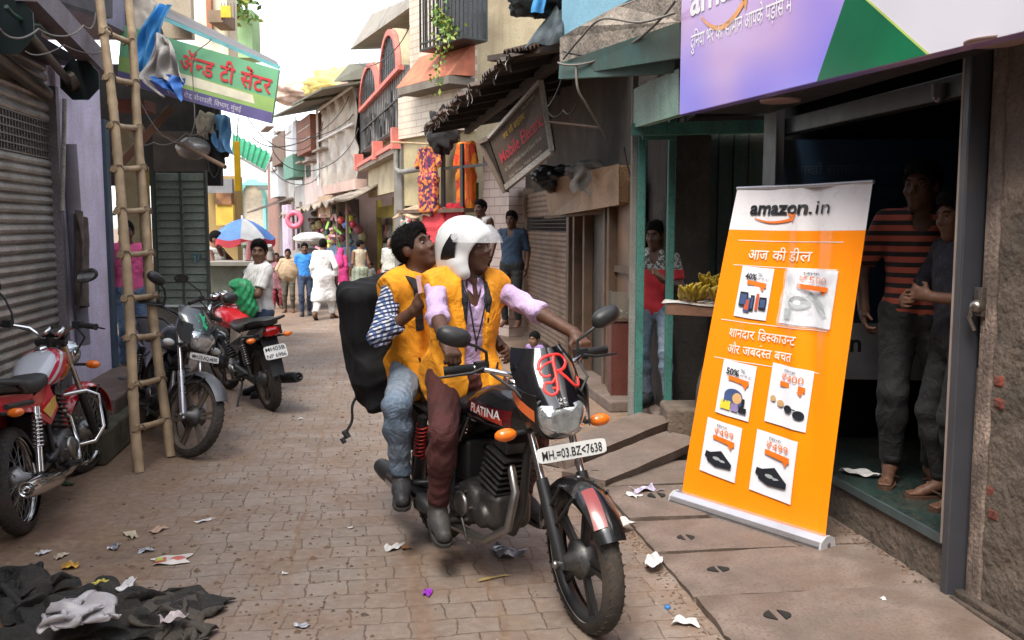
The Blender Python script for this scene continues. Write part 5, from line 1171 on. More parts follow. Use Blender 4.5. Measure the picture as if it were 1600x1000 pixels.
# ------------------------------------------------------------ end of the street
def fbld(name, label, px0, px1, y0, Y, mat, dp=4, y1=None):
 a, b = A(px0, y0, Y), A(px1, y0, Y); r = thing(name, label, 'building', ((a.x + b.x) / 2, Y, 0)); z0 = 0 if y1 is None else A(px0, y1, Y).z
 MB().box(((a.x + b.x) / 2, Y + dp / 2, (a.z + z0) / 2), (abs(b.x - a.x), dp, a.z - z0)).build('wall', mat, r, True); return r
def fpan(r, name, mat, px0, px1, y0, y1, Y, dp=.1):
 a, b = A(px0, y0, Y), A(px1, y1, Y); return MB().box(((a.x + b.x) / 2, Y - dp / 2, (a.z + b.z) / 2), (abs(b.x - a.x), dp, abs(a.z - b.z))).build(name, mat, r, True)
te = fbld('mosque_front', 'white front with a turquoise arch closing the far end of the street', 358, 440, 246, 52, PW('white_end', (.66, .66, .62)))
mb = MB(); n = 14; ca_ = A(396, 310, 51.9); rx = A(412, 310, 51.9).x - ca_.x
for k in range(n):
 t0, t1 = math.pi * k / n, math.pi * (k + 1) / n; mb.hexa([ca_ + Vector((math.cos(t) * rx * q, dy, math.sin(t) * rx * 1.5 * q)) for t in (t0, t1) for q, dy in ((1, -.2), (1.25, -.2), (1.25, 0), (1, 0))])
mb.box(ca_ + Vector((rx * 1.12, -.1, -1.5)), (rx * .25, .2, 3)); mb.box(ca_ + Vector((-rx * 1.12, -.1, -1.5)), (rx * .25, .2, 3)); mb.build('arch', M('turquoise_trim', (.20, .52, .48), rough=.7), te, True)
mb = MB(); mb.prism([ca_ + Vector((math.cos(math.pi * k / n) * rx, -.02, math.sin(math.pi * k / n) * rx * 1.5)) for k in range(n + 1)] + [ca_ + Vector((-rx, -.02, -3)), ca_ + Vector((rx, -.02, -3))], (0, .01, 0)); mb.build('arch_panel', M('cream_panel', (.50, .42, .32), rough=.8), te, True)
fpan(te, 'ledge', M('turquoise_trim'), 358, 440, 286, 290, 51.5, .6); fpan(te, 'ledge', M('dark_ledge', (.12, .13, .12), rough=.8), 405, 440, 290, 297, 51, .4)
fbld('end_block', 'pale block behind the turquoise arch at the street end', 330, 470, 262, 70, PW('pale_end', (.6, .58, .55)), 5)
# ------------------------------------------------------------ left side: shutter shop, purple pier
FL = Fr((-2.95, 4.0), (-3.60, 8.05), (1, 0))
PURP = lambda: M('lilac_wash', (.76, .70, .92), rough=.88, var=.12, vs=2, dirt=.5, dcol=(.45, .37, .34), ds=2.2, streak=.4, bump=.3, bs=25)
ls = thing('shutter_shop', 'lilac walled shop with a grey roller shutter and perforated grille band', 'shop', FL.at(2.5, -.5, 0))
GS = lambda: M('shutter_grey', (.38, .36, .33), rough=.36, metal=.35, var=.18, vs=4, dirt=.5, dcol=(.11, .085, .06), ds=3, streak=.45)
us = FL.px(90, 300)[0]; zg1, zg0 = FL.px(60, 183)[1], FL.px(60, 242)[1]
wbox('wall', M('dark_wall_left', (.05, .045, .045), rough=.9), ls, FL, -2.5, FL.L - .02, -2.5, -.35, 0, 3.4)
mb = MB(); shutter(mb, FL, -2.0, us, .35, zg0, -.06, .068, .030); shutter(mb, FL, -2.0, us, zg1, 2.95, -.06, .068, .030); shl = mb.build('roller_shutter', GS(), ls, True)
mb = MB(); grille(mb, FL, -1.0, us, zg0, zg1, -.06, .055, 5)
mb.build('grille', M('grille_steel', (.25, .24, .22), rough=.4, metal=.6, dirt=.4), shl, True)
wbox('grille_backing', HOLE(), shl, FL, -1.0, us, -.2, -.10, zg0, zg1)
wbox('shutter_rail', M('rail_grey', (.24, .22, .24), rough=.5, metal=.3, dirt=.4), ls, FL, us, us + .07, -.10, .02, .3, 2.7)
up0, up1 = us + .08, FL.px(163, 300)[0]
wbox('lilac_pier', PURP(), ls, FL, up0, up1, -.34, .0, .0, 2.95, .01)
wbox('blue_post', M('slate_blue_post', (.05, .085, .12), rough=.5, dirt=.3, streak=.3), ls, FL, up1 + .003, up1 + .14, -.3, .03, .0, 2.6, .006)
mb = MB();
def pipe(px, y0, px1, y1, o, r):
 u, z = FL.px(px, y0, o); u2, z2 = FL.px(px1, y1, o); return [FL.at(u, o, z), FL.at(u2, o, z2)]
mb.tube(pipe(108, 225, 130, 538, .05, 0), .055, 12); mb.build('drain_pipe', M('pvc_grey', (.20, .19, .22), rough=.5, dirt=.35, streak=.3), ls, True)
mb = MB(); mb.tube(pipe(101, 155, 97, 330, .03, 0), .018, 8); mb.build('conduit', M('conduit_cream', (.42, .38, .34), rough=.6, dirt=.4), ls, True)
wbox('kerb_step', CONC(), ls, FL, us - .3, up1 + .1, -.3, .42, 0, .36, .02)
wbox('low_step', CONC(), ls, FL, up1 - .15, up1 + 1.2, -.3, .62, 0, .26, .02); wbox('front_step', M('mossy_concrete', (.12, .105, .075), rough=.95, var=.35, vs=5, dirt=.6, dcol=(.05, .055, .025), bump=.6, bs=25), ls, FL, us - .9, us + .55, .0, .50, 0, .24, .02)
# roller housing end plates and shaft
for px0, px1, y0, y1, o_, nm in ((94, 153, 94, 156, .16, 'end_plate'),):
 c, d = FL.px(124, 125, .30); rr = .20; P8 = [FL.at(c + .0, .28, d) for k in range(1)]
pc = A(124, 125, 7.0); mb = MB(); mb.prism([pc + Vector((math.cos(R(22.5 + 45 * k)) * .155, 0, math.sin(R(22.5 + 45 * k)) * .155)) for k in range(8)], (0, .012, 0));
plate = mb.build('end_plate', M('dark_green_plate', (.022, .035, .035), rough=.5, metal=.3), ls, True)
pc2 = A(10, 38, 5.6); mb = MB(); mb.prism([pc2 + Vector((math.cos(R(22.5 + 45 * k)) * .17, 0, math.sin(R(22.5 + 45 * k)) * .18)) for k in range(8)], (0, .012, 0)); mb.build('end_plate', M('dark_green_plate'), ls, True)
mb = MB(); mb.cyl(pc2 + Vector((.05, .1, 0)), pc + Vector((-.06, -.03, -.02)), .028); mb.cyl(pc + Vector((-.07, -.05, -.03)), pc + Vector((-.03, -.012, -.0)), .07, .07); mb.cyl(pc2 + Vector((-.2, .1, -.12)), pc + Vector((-.25, 0, -.10)), .05); mb.build('roller_shaft', M('greasy_steel', (.10, .08, .065), rough=.45, metal=.5, dirt=.5), ls, True)
mb = MB(); mb.fbox(FL, -2, us + .05, -.06, .16, 2.86, 2.93); mb.build('shutter_hood', M('hood_dark', (.045, .04, .045), rough=.6), ls, True)
mb = MB(); mb.bar(A(40, -20, 5.6), A(162, 108, 7.6), .12, .16); mb.build('awning_beam', M('purple_beam', (.20, .165, .20), rough=.7, dirt=.5, streak=.4), ls, True)
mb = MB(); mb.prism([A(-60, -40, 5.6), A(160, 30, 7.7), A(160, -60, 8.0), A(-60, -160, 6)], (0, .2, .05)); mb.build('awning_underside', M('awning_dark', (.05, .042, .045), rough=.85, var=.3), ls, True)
o = MB().grid(lambda u, v: FL.at(us + .05 + .17 * u + .02 * math.sin(6 * v), .10 + .04 * math.sin(8 * u + 3 * v), 1.78 - .72 * v - .06 * u), 10, 16, True, .012).build('hung_rag', M('brown_rag', (.13, .10, .085), rough=.95, var=.3, vs=9, bump=.4, bs=60)); tag(o, 'brown rag hung on the edge of the grey roller shutter', 'rag')
cable([A(0, 45, 5.0), A(60, 45, 5.6), A(130, 40, 6.2), A(150, 20, 6.3)], .006, 'thin wire tangled above the roller shutter', GC(), sag=.05)
cable([A(10, 10, 5.4), A(60, 38, 5.9), A(95, 55, 6.6), A(132, 52, 7.0)], .014, 'green hose sagging under the purple beam', M('green_hose', (.02, .06, .04), rough=.5), sag=.03)
cable([A(40, 80, 5.5), A(100, 70, 6.3), A(160, 78, 7.2)], .005, 'pale wire across the octagonal end plates', GC(), sag=.04)
# bamboo ladder leaning on the awning beam
LB = lambda: M('bamboo_pole', (.37, .265, .155), rough=.65, var=.22, vs=8, dirt=.35, dcol=(.20, .13, .07), ds=6, streak=.3, bump=.2, bs=60)
la0, la1 = G(222, 738), A(158, -30, 6.95); lb0, lb1 = G(262, 714), A(194, -30, 7.3)
lad = thing('bamboo_ladder', 'tall bamboo ladder leaning against the left shopfront', 'ladder', (la0 + lb0) / 2)
def bamboo(a, b, r0, r1, seed):
 r = random.Random(seed); P, Q = [], []; n = 40; L = (b - a).length
 side = (b - a).cross(Vector((0, 1, 0))).normalized(); nodes = []; z = r.uniform(.1, .3)
 while z < L: nodes.append(z); z += r.uniform(.26, .42)
 for i in range(n * 4 + 1):
  t = i / (n * 4); z = t * L; k = max([math.exp(-((z - q) / .016) ** 2) for q in nodes]); P.append(a.lerp(b, t) + side * (.018 * math.sin(2.3 * t * 3 + seed) + .006 * math.sin(13 * t + seed))); Q.append((r0 + (r1 - r0) * t) * (1 + .16 * k))
 return MB().tube(P, Q, 12)
bamboo(la0, la1, .035, .031, 1).build('rail', LB(), lad, True); bamboo(lb0, lb1, .036, .031, 5).build('rail', LB(), lad, True)
for yL, yR in ((668, 657), (601, 592), (527, 524), (466, 462), (398, 395), (330, 328), (264, 262), (196, 200), (121, 130), (50, 66)):
 tL = (738 - yL) / 768;
 def onrail(a, b, py):
  lo, hi = 0.0, 1.0
  for _ in range(40):
   m = (lo + hi) / 2; p = a.lerp(b, m); d = p.y * math.cos(PITCH) - (p.z - CAMH) * math.sin(PITCH); v = p.y * math.sin(PITCH) + (p.z - CAMH) * math.cos(PITCH); y = 500 - FPX * v / d
   if y > py: lo = m
   else: hi = m
  return a.lerp(b, lo)
 p, q = onrail(la0, la1, yL), onrail(lb0, lb1, yR); d = (q - p).normalized(); pa, qa = p - d * .05, q + d * .05
 mb = MB(); mb.tube([pa, p.lerp(q, .5) + Vector((0, 0, -.004)), qa], [.023, .021, .023], 9); o = mb.build('rung', LB(), lad, True)
 mb = MB()
 for c in (p, q): mb.tube([c + Vector((.045 * math.cos(t), -.045 * math.sin(t) , .03 * math.sin(2 * t))) for t in [2 * math.pi * k / 12 for k in range(12)]], .006, 5, closed=True)
 mb.build('rope_tie', M('old_rope', (.20, .155, .10), rough=.95), o, True)
# ------------------------------------------------------------ left: snack shop with the green sign
sn = thing('snack_shop', 'dark snack shop front with cream wall and pitched tin canopy', 'shop', A(200, 450, 9.5) * 1)
sn.location.z = 0
def sp_(name, px0, px1, y0, y1, Y, mat, dp=.1, parent=None):
 a, b = A(px0, y0, Y), A(px1, y1, Y); return MB().box(((a.x + b.x) / 2, Y + dp / 2, (a.z + b.z) / 2), (abs(b.x - a.x), dp, abs(a.z - b.z))).build(name, mat, parent or sn, True)
sp_('cream_wall', 178, 226, 200, 560, 9.9, M('cream_left', (.34, .29, .17), rough=.85, var=.15, dirt=.45, dcol=(.16, .11, .06), streak=.4))
sp_('yellow_post', 226, 238, 260, 540, 9.7, M('mustard_post', (.38, .25, .04), rough=.7, dirt=.4, streak=.3))
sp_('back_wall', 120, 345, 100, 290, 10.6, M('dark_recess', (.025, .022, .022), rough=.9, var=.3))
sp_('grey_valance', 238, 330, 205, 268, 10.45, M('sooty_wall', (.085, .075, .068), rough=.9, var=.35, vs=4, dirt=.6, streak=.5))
sp_('red_shelf', 175, 226, 155, 172, 9.3, M('red_shelf', (.16, .035, .02), rough=.7, dirt=.4), .3)
a, b = A(130, 500, 9.6), A(235, 500, 9.6); MB().box(((a.x + b.x) / 2, 9.9, .13), (b.x - a.x, 1.4, .26)).build('floor_step', CONC(), sn, True, .02)
mb = MB(); mb.bar(A(189, 256, 9.2), A(268, 168, 9.45), .05, .075); mb.build('brace', M('brace_brown', (.19, .075, .04), rough=.75, dirt=.4, bump=.3, bs=50), sn, True)
mb = MB(); mb.tube([A(240, 203, 9.5), A(352, 261, 9.0)], .022, 8); mb.build('prop_pole', M('pole_brown', (.15, .09, .055), rough=.8), sn, True)
mb = MB(); mb.prism([A(256, 28, 9.2), A(437, 107, 9.2), A(432, 98, 10.8), A(262, 14, 10.8)], (0, .0, .02)); mb.build('canopy_sheet', M('canopy_grey', (.14, .13, .125), rough=.6, dirt=.4), sn, True)
mb = MB(); mb.bar(A(258, 30, 9.15), A(437, 106, 9.15), .02, .035); mb.build('canopy_edge', M('aqua_edge', (.16, .42, .44), rough=.5), sn, True)
sp_('upper_wall', 180, 300, -60, 60, 10.8, PW('upper_cream', (.50, .42, .30)))
# green shutter kiosk
GD = lambda: M('green_shutter', (.21, .25, .205), rough=.6, var=.15, vs=3, dirt=.4, dcol=(.06, .07, .055), streak=.4)
kd = thing('kiosk_shutter', 'closed grey green two leaf folding shutter of horizontal slats', 'shutter', A(283, 460, 10.1))
a, b = A(241, 270, 10.2), A(325, 455, 10.2); zb_, zt_ = b.z - .15, a.z; xm = (a.x * .49 + b.x * .51)
for x0, x1 in ((a.x, xm - .006), (xm + .006, b.x)):
 mb = MB(); n = 17
 for i in range(n):
  z = zb_ + (zt_ - zb_) * i / n; h = (zt_ - zb_) / n; mb.hexa([(x0, 10.2 + .0, z), (x1, 10.2, z), (x1, 10.235, z), (x0, 10.235, z), (x0, 10.218, z + h - .006), (x1, 10.218, z + h - .006), (x1, 10.235, z + h), (x0, 10.235, z + h)])
 mb.build('shutter_leaf', GD(), kd, True)
mb = MB(); mb.box((xm, 10.195, (zb_ + zt_) / 2), (.022, .02, zt_ - zb_)); mb.box((a.x - .015, 10.19, (zb_ + zt_) / 2), (.04, .05, zt_ - zb_ + .05)); mb.box((b.x + .015, 10.19, (zb_ + zt_) / 2), (.03, .05, zt_ - zb_ + .05)); mb.build('shutter_frame', M('frame_dgreen', (.05, .065, .055), rough=.6), kd, True)
lk = A(306, 398, 10.17); mb = MB(); mb.box(lk, (.13, .02, .02)); mb.tube([lk + Vector((.0, -.02, -.01)), lk + Vector((.01, -.03, -.08))], .016, 8); mb.tube([lk + Vector((.045, -.02, -.01)), lk + Vector((.04, -.03, -.06))], .012, 8); mb.build('bolt', M('bolt_teal', (.08, .16, .17), rough=.4, metal=.5), kd, True)
mb = MB(); mb.box(((a.x + b.x) / 2, 10.5, zb_ / 2 - .02), (b.x - a.x + .3, .5, zb_ - .02)); mb.build('kiosk_base', M('base_grey', (.15, .15, .13), rough=.85, dirt=.5), kd, True)
# sign board of the snack shop
sg = thing('green_sign', 'green and cream Hindi sign board with red lettering, tilted under the canopy', 'sign', A(310, 120, 9.1))
c = [A(183, 128, 9.1), A(424, 193, 9.1), A(436, 109, 9.1), A(190, 38, 9.1)]
def gs(x, y, lift=.012): return c[0].lerp(c[1], x).lerp(c[3].lerp(c[2], x), y) + Vector((0, -lift, 0))
mb = MB(); mb.prism(c, (0, .05, 0)); mb.build('sign_board', M('signgreen', (.17, .42, .23), rough=.45, var=.12, vs=2), sg, True)
def band(nm, y0, y1, mat, lift, x0=0.0, x1=1.0):
 m = MB(); m.add([gs(x0, y0, lift), gs(x1, y0, lift), gs(x1, y1, lift), gs(x0, y1, lift)], [(0, 1, 2, 3)], False); return m.build(nm, mat, sg, True)
band('yellow_band', .2, .46, M('signlime', (.30, .46, .14), rough=.45, var=.2, vs=2), .004); band('violet_band', .0, .2, M('signviolet', (.13, .11, .26), rough=.45), .004)
m = MB(); m.add([gs(.28, .27, .006), gs(.88, .27, .006), gs(.86, .42, .006), gs(.28, .46, .006)], [(0, 1, 2, 3)], False); m.build('cream_band', M('signcream', (.75, .70, .52), rough=.45), sg, True)
mb = MB(); lay(mb, hindi('स्वीट ॲन्ड टी सेंटर', .018), lambda x, y: gs(x, y, .008), .13, .52, .42, width=.84); mb.build('sign_lettering', M('signred', (.60, .045, .05), rough=.5), sg, True)
mb = MB(); lay(mb, hindi('एम जी रोड, सेनापती, विभाग, मुंबई', .0), lambda x, y: gs(x, y, .008), .32, .05, .13, width=.48); mb.build('small_lettering', M('signpale', (.65, .62, .66), rough=.5), sg, True)
# blue tarp and grey sheet bundle by the sign
BT = lambda: M('blue_tarp', (.05, .26, .55), rough=.5, var=.2, bump=.3, bs=50)
def drape(name, c4, label, cat, mat, amp=.05, seed=0, nu=22, nv=26, thick=.008):
 r = random.Random(seed); ph = [r.uniform(0, 6) for _ in range(5)]
 def f(u, v):
  p = c4[0].lerp(c4[1], u).lerp(c4[3].lerp(c4[2], u), v)
  return p + Vector((amp * .5 * math.sin(6 * v + ph[0]), amp * (math.sin(11 * u + 4 * v + ph[1]) + .6 * math.sin(19 * u - 7 * v + ph[2]) + .5 * math.sin(9 * v + ph[3])), amp * .4 * math.sin(8 * u + ph[4])))
 return tag(MB().grid(f, nu, nv, True, thick).build(name, mat), label, cat)
drape('blue_tarpaulin', [A(208, 115, 8.9), A(233, 118, 8.75), A(266, 5, 8.8), A(232, 12, 8.9)], 'bright blue tarpaulin strip hanging beside the bamboo ladder', 'tarpaulin', BT(), .04, 3)
drape('grey_sheet', [A(224, 122, 8.6), A(290, 128, 8.6), A(262, 58, 8.65), A(240, 52, 8.7)], 'grey plastic sheet bunched over the green sign corner', 'sheet', M('grey_sheet', (.36, .33, .30), rough=.6, var=.2, bump=.4, bs=30), .05, 5)
drape('blue_tarpaulin_fold', [A(238, 126, 8.5), A(283, 157, 8.55), A(286, 120, 8.6), A(235, 118, 8.6)], 'small fold of blue tarpaulin under the grey sheet', 'tarpaulin', M('blue_tarp2', (.04, .14, .42), rough=.5, bump=.3, bs=50), .03, 7)
drape('grey_flap', [A(252, 150, 8.5), A(257, 152, 8.5), A(215, 112, 8.6), A(208, 115, 8.6)], 'narrow grey flap trailing below the blue strip', 'sheet', M('grey_sheet'), .015, 9)
cloth_heap('tarp_bundle', A(220, 30, 9.3), (.16, .14, .36), 14, M('cream_sheet', (.50, .42, .33), rough=.7, var=.2, bump=.3, bs=30), 'cream sheet bundle behind the blue tarpaulin strip', 'sheet')
# hanging clutter under the sign
cloth_heap('metal_bowl', A(302, 232, 9.4), (.17, .14, .11), 17, M('dented_bowl', (.30, .28, .26), rough=.35, metal=.5), 'round metal bowl hanging under the green sign', 'bowl', amp=.06)
drape('blue_plastic', [A(338, 235, 9.5), A(362, 240, 9.3), A(360, 182, 9.4), A(326, 178, 9.5)], 'light blue plastic sheet hanging under the sign\'s right end', 'sheet', M('light_blue', (.16, .36, .62), rough=.5, bump=.2, bs=40), .03, 11)
cloth_heap('black_bundle', A(338, 222, 9.6), (.12, .1, .26), 19, M('black_cloth'), 'black bundle of bags hung under the green sign', 'bag')
cloth_heap('white_bundle', A(320, 195, 9.5), (.09, .08, .12), 23, M('cream_sheet'), 'small pale bag hung among the clutter under the sign', 'bag')
cable([A(200, 210, 9.0), A(240, 222, 9.0), A(290, 208, 9.2), A(322, 198, 9.3)], .006, 'wire looping under the green sign', GC(), sag=.05)
cable([A(220, 160, 9.0), A(262, 215, 9.0), A(302, 200, 9.0), A(302, 90, 9.05), A(330, 60, 9.05)], .005, 'thin wire hanging across the green sign face', GC(), sag=.03)
cable([A(320, 210, 9.4), A(330, 270, 9.4), A(345, 255, 9.3)], .005, 'tangled wire end beside the prop pole', sag=.05)
# wires across the street far away
cable([A(425, 232, 17), A(560, 200, 19)], .008, 'thin wire crossing the street before the tarpaulin house', sag=.6)
cable([A(425, 262, 18), A(500, 270, 22)], .008, 'low wire crossing to the far pink house', sag=.3)
# ------------------------------------------------------------ left, beyond: green awning, yellow post, umbrella stall, tall houses
ga = thing('green_awning', 'green ribbed plastic awning over the left pavement', 'awning', A(390, 240, 12.5))
mb = MB(); tin(mb, A(362, 236, 12.0), A(413, 266, 12.0), A(364, 208, 12.6), A(424, 240, 12.6), 7, .015, 3); mb.build('awning_sheet', M('green_plastic', (.015, .28, .12), rough=.4, var=.15), ga, True)
mb = MB(); mb.bar(A(360, 238, 12.0), A(414, 268, 12.0), .02, .03); mb.bar(A(414, 268, 12.0), A(424, 240, 12.6), .02, .03); mb.build('awning_rail', M('rail_white', (.5, .5, .48), rough=.5), ga, True)
o = thing('yellow_board', 'narrow bright yellow board hung under the green awning', 'board', A(371, 260, 11.8)); a, b = A(366, 220, 11.8), A(377, 298, 11.8); MB().box((0, 0, 0), (b.x - a.x, .05, a.z - b.z)).build('board', M('yellow_panel', (.70, .42, .01), rough=.5), o, False, .004); MB().tube([(0, 0, (a.z - b.z) / 2), (0, .1, (a.z - b.z) / 2 + .3)], .008, 5).build('hook', CAB(), o)
hs2 = fbld('left_row_house', 'low left house with grey band and mustard wall behind the umbrella', 322, 368, 275, 14.5, PW('mustard_wall', (.38, .26, .10)), .35)
fpan(hs2, 'grey_band', M('grey_band', (.20, .20, .20), rough=.7, dirt=.3), 322, 366, 280, 302, 14.4, .1); fpan(hs2, 'brown_vents', M('brown_vent', (.22, .10, .04), rough=.8, var=.4, vs=6), 342, 366, 302, 320, 14.4, .15); fpan(hs2, 'yellow_panel', M('yellow_wall', (.60, .40, .06), rough=.7), 340, 368, 320, 352, 14.38, .1)
sp2 = fbld('yellow_house', 'tall cream house with a brick red strip and small balcony high on the left', 296, 352, -80, 17, PW('yellow_up', (.74, .66, .48)), .6, y1=130)
fpan(sp2, 'red_strip', PW('red_strip', (.40, .17, .09)), 322, 334, -70, 55, 16.98, .1); fpan(sp2, 'balcony', M('balcony_brown', (.22, .15, .09), rough=.8, dirt=.4), 345, 368, 30, 48, 16.9, .7); fpan(sp2, 'yellow_cloth', M('yellow_cloth', (.60, .38, .03), rough=.8), 346, 362, 10, 28, 16.2, .05)
for x in (346, 351, 356, 361, 366): fpan(sp2, 'railing', M('bar_black'), x, x + 1, 5, 32, 16.2, .03)
gh = fbld('green_house', 'lime green house side high on the left beside the yellow balcony', 352, 393, 15, 19, PW('lime_wall', (.42, .66, .32)), .6, y1=90)
pp = [A(372 + rb.uniform(-8, 12), rb.uniform(-10, 22), 18.7) for _ in range(14)]
pl2 = thing('balcony_plant', 'leafy green plant on the lime green house balcony', 'plant', A(375, 20, 18.7)); leaves('leaves', pp, 150, .16, None, 6, .12).build('leaves', LF(), pl2, True); MB().tube([A(370, 30, 18.8), A(374, 10, 18.8)], .03, 5).build('stem', M('stem_brown'), pl2, True)
# umbrella stall
um = thing('stall_umbrella', 'big blue and grey stall umbrella with a red scalloped rim', 'umbrella', A(383, 480, 13.2) * 1); um.location.z = 0
top = A(383, 342, 13.2); rim = A(383, 372, 13.2); Rr = (A(432, 372, 13.2).x - A(334, 372, 13.2).x) / 2; hgt = top.z - rim.z
mb = MB(); n = 8
for k in range(n):
 t0, t1 = 2 * math.pi * k / n + .2, 2 * math.pi * (k + 1) / n + .2; mb.cur = 1 if k in (6, 2) else 0
 def pf(u, v):
  t = t0 + (t1 - t0) * u; rr = Rr * v * (1 - .05 * math.sin(math.pi * u)); return (rr * math.cos(t), rr * math.sin(t), rim.z + hgt * (1 - v ** 1.7) * 1.0 - .03 * math.sin(math.pi * u) * v)
 mb.grid(pf, 6, 8, True)
 mb.cur = 2
 mb.grid(lambda u, v: (Rr * (1 - .05 * math.sin(math.pi * u)) * math.cos(t0 + (t1 - t0) * u), Rr * (1 - .05 * math.sin(math.pi * u)) * math.sin(t0 + (t1 - t0) * u), rim.z - .03 * math.sin(math.pi * u) - v * (.075 + .03 * math.sin(math.pi * u))), 6, 2, True)
mb.build('canopy', [M('umb_blue', (.06, .16, .42), rough=.6), M('umb_grey', (.36, .36, .36), rough=.6), M('umb_red', (.50, .04, .06), rough=.6)], um)
MB().cyl((0, 0, 0), (0, 0, top.z + .05), .02).build('pole', M('white_pole'), um)
sc = thing('stall_counter', 'grey green stall counter with a pale ledge under the umbrella', 'counter', A(360, 460, 12.4) * 1); sc.location.z = 0
a, b = A(326, 414, 12.4), A(404, 414, 12.4); MB().box(((a.x + b.x) / 2, 12.65, a.z / 2), (b.x - a.x, .5, a.z)).build('counter_front', M('counter_green', (.20, .21, .16), rough=.85, dirt=.4, streak=.3), sc, True)
MB().box(((a.x + b.x) / 2, 12.6, a.z + .02), (b.x - a.x + .06, .7, .05)).build('counter_top', M('ledge_stone', (.36, .33, .28), rough=.8), sc, True)
rb = random.Random(18); mb = MB()
for k in range(26): mb.cur = k % 4; x = rb.uniform(a.x + .35, b.x + .1); mb.cyl((x, 12.7 + rb.uniform(-.1, .2), a.z + .045), (x, 12.7, a.z + rb.uniform(.12, .30)), rb.uniform(.03, .06), rb.uniform(.02, .06), 8)
ob = mb.build('jars', [M('jar_%d' % i, c, rough=.3) for i, c in enumerate(((.4, .38, .36), (.3, .1, .1), (.15, .2, .14), (.45, .4, .35)))]); ob['kind'] = 'stuff'; tag(ob, 'jars and cups crowded on the stall counter under the umbrella', 'jars')
# ------------------------------------------------------------ motorcycles
RUB = lambda: M('tyre_rubber', (.028, .026, .024), rough=.85, var=.3, vs=9, dirt=.45, dcol=(.085, .062, .045), ds=6, bump=.2, bs=90)
CHR = lambda: M('chrome', (.62, .61, .60), rough=.16, metal=1.0, var=.08)
STL = lambda: M('dull_steel', (.30, .29, .28), rough=.38, metal=.9, var=.15, dirt=.35)
BLK = lambda: M('black_enamel', (.010, .010, .011), rough=.22, coat=.5, var=.2, dirt=.18, dcol=(.05, .04, .03))
BPL = lambda: M('black_plastic_part', (.018, .018, .019), rough=.5, var=.2, dirt=.25, dcol=(.06, .05, .04))
ENG = lambda: M('engine_metal', (.10, .10, .10), rough=.45, metal=.7, var=.3, vs=12, dirt=.5, dcol=(.045, .035, .028))
VINYL = lambda: M('seat_vinyl', (.012, .012, .012), rough=.5, var=.15, bump=.15, bs=160)
ORG = lambda: M('indicator_orange', (.80, .17, .01), rough=.15, coat=.5, var=.1)
LENS = lambda: M('headlight_lens', (.55, .57, .58), rough=.06, metal=.75, var=.22, vs=34, spec=.9)
REDL = lambda: M('tail_red', (.35, .008, .008), rough=.15, coat=.6)
PLT = lambda: M('plate_white', (.68, .68, .66), rough=.45, dirt=.25, dcol=(.3, .26, .2))
INK = lambda: M('plate_ink', (.012, .012, .014), rough=.6, var=0)
def ell(cx, cy, cz, rx, rz, n=20, p=2.4, tilt=0.0):
 """a superellipse section across the bike at y=cy"""
 P = []
 for k in range(n):
  t = 2 * math.pi * k / n; c, s = math.cos(t), math.sin(t); x = math.copysign(abs(c) ** (2 / p), c) * rx; z = math.copysign(abs(s) ** (2 / p), s) * rz
  P.append(Vector((cx + x, cy + z * tilt, cz + z)))
 return P
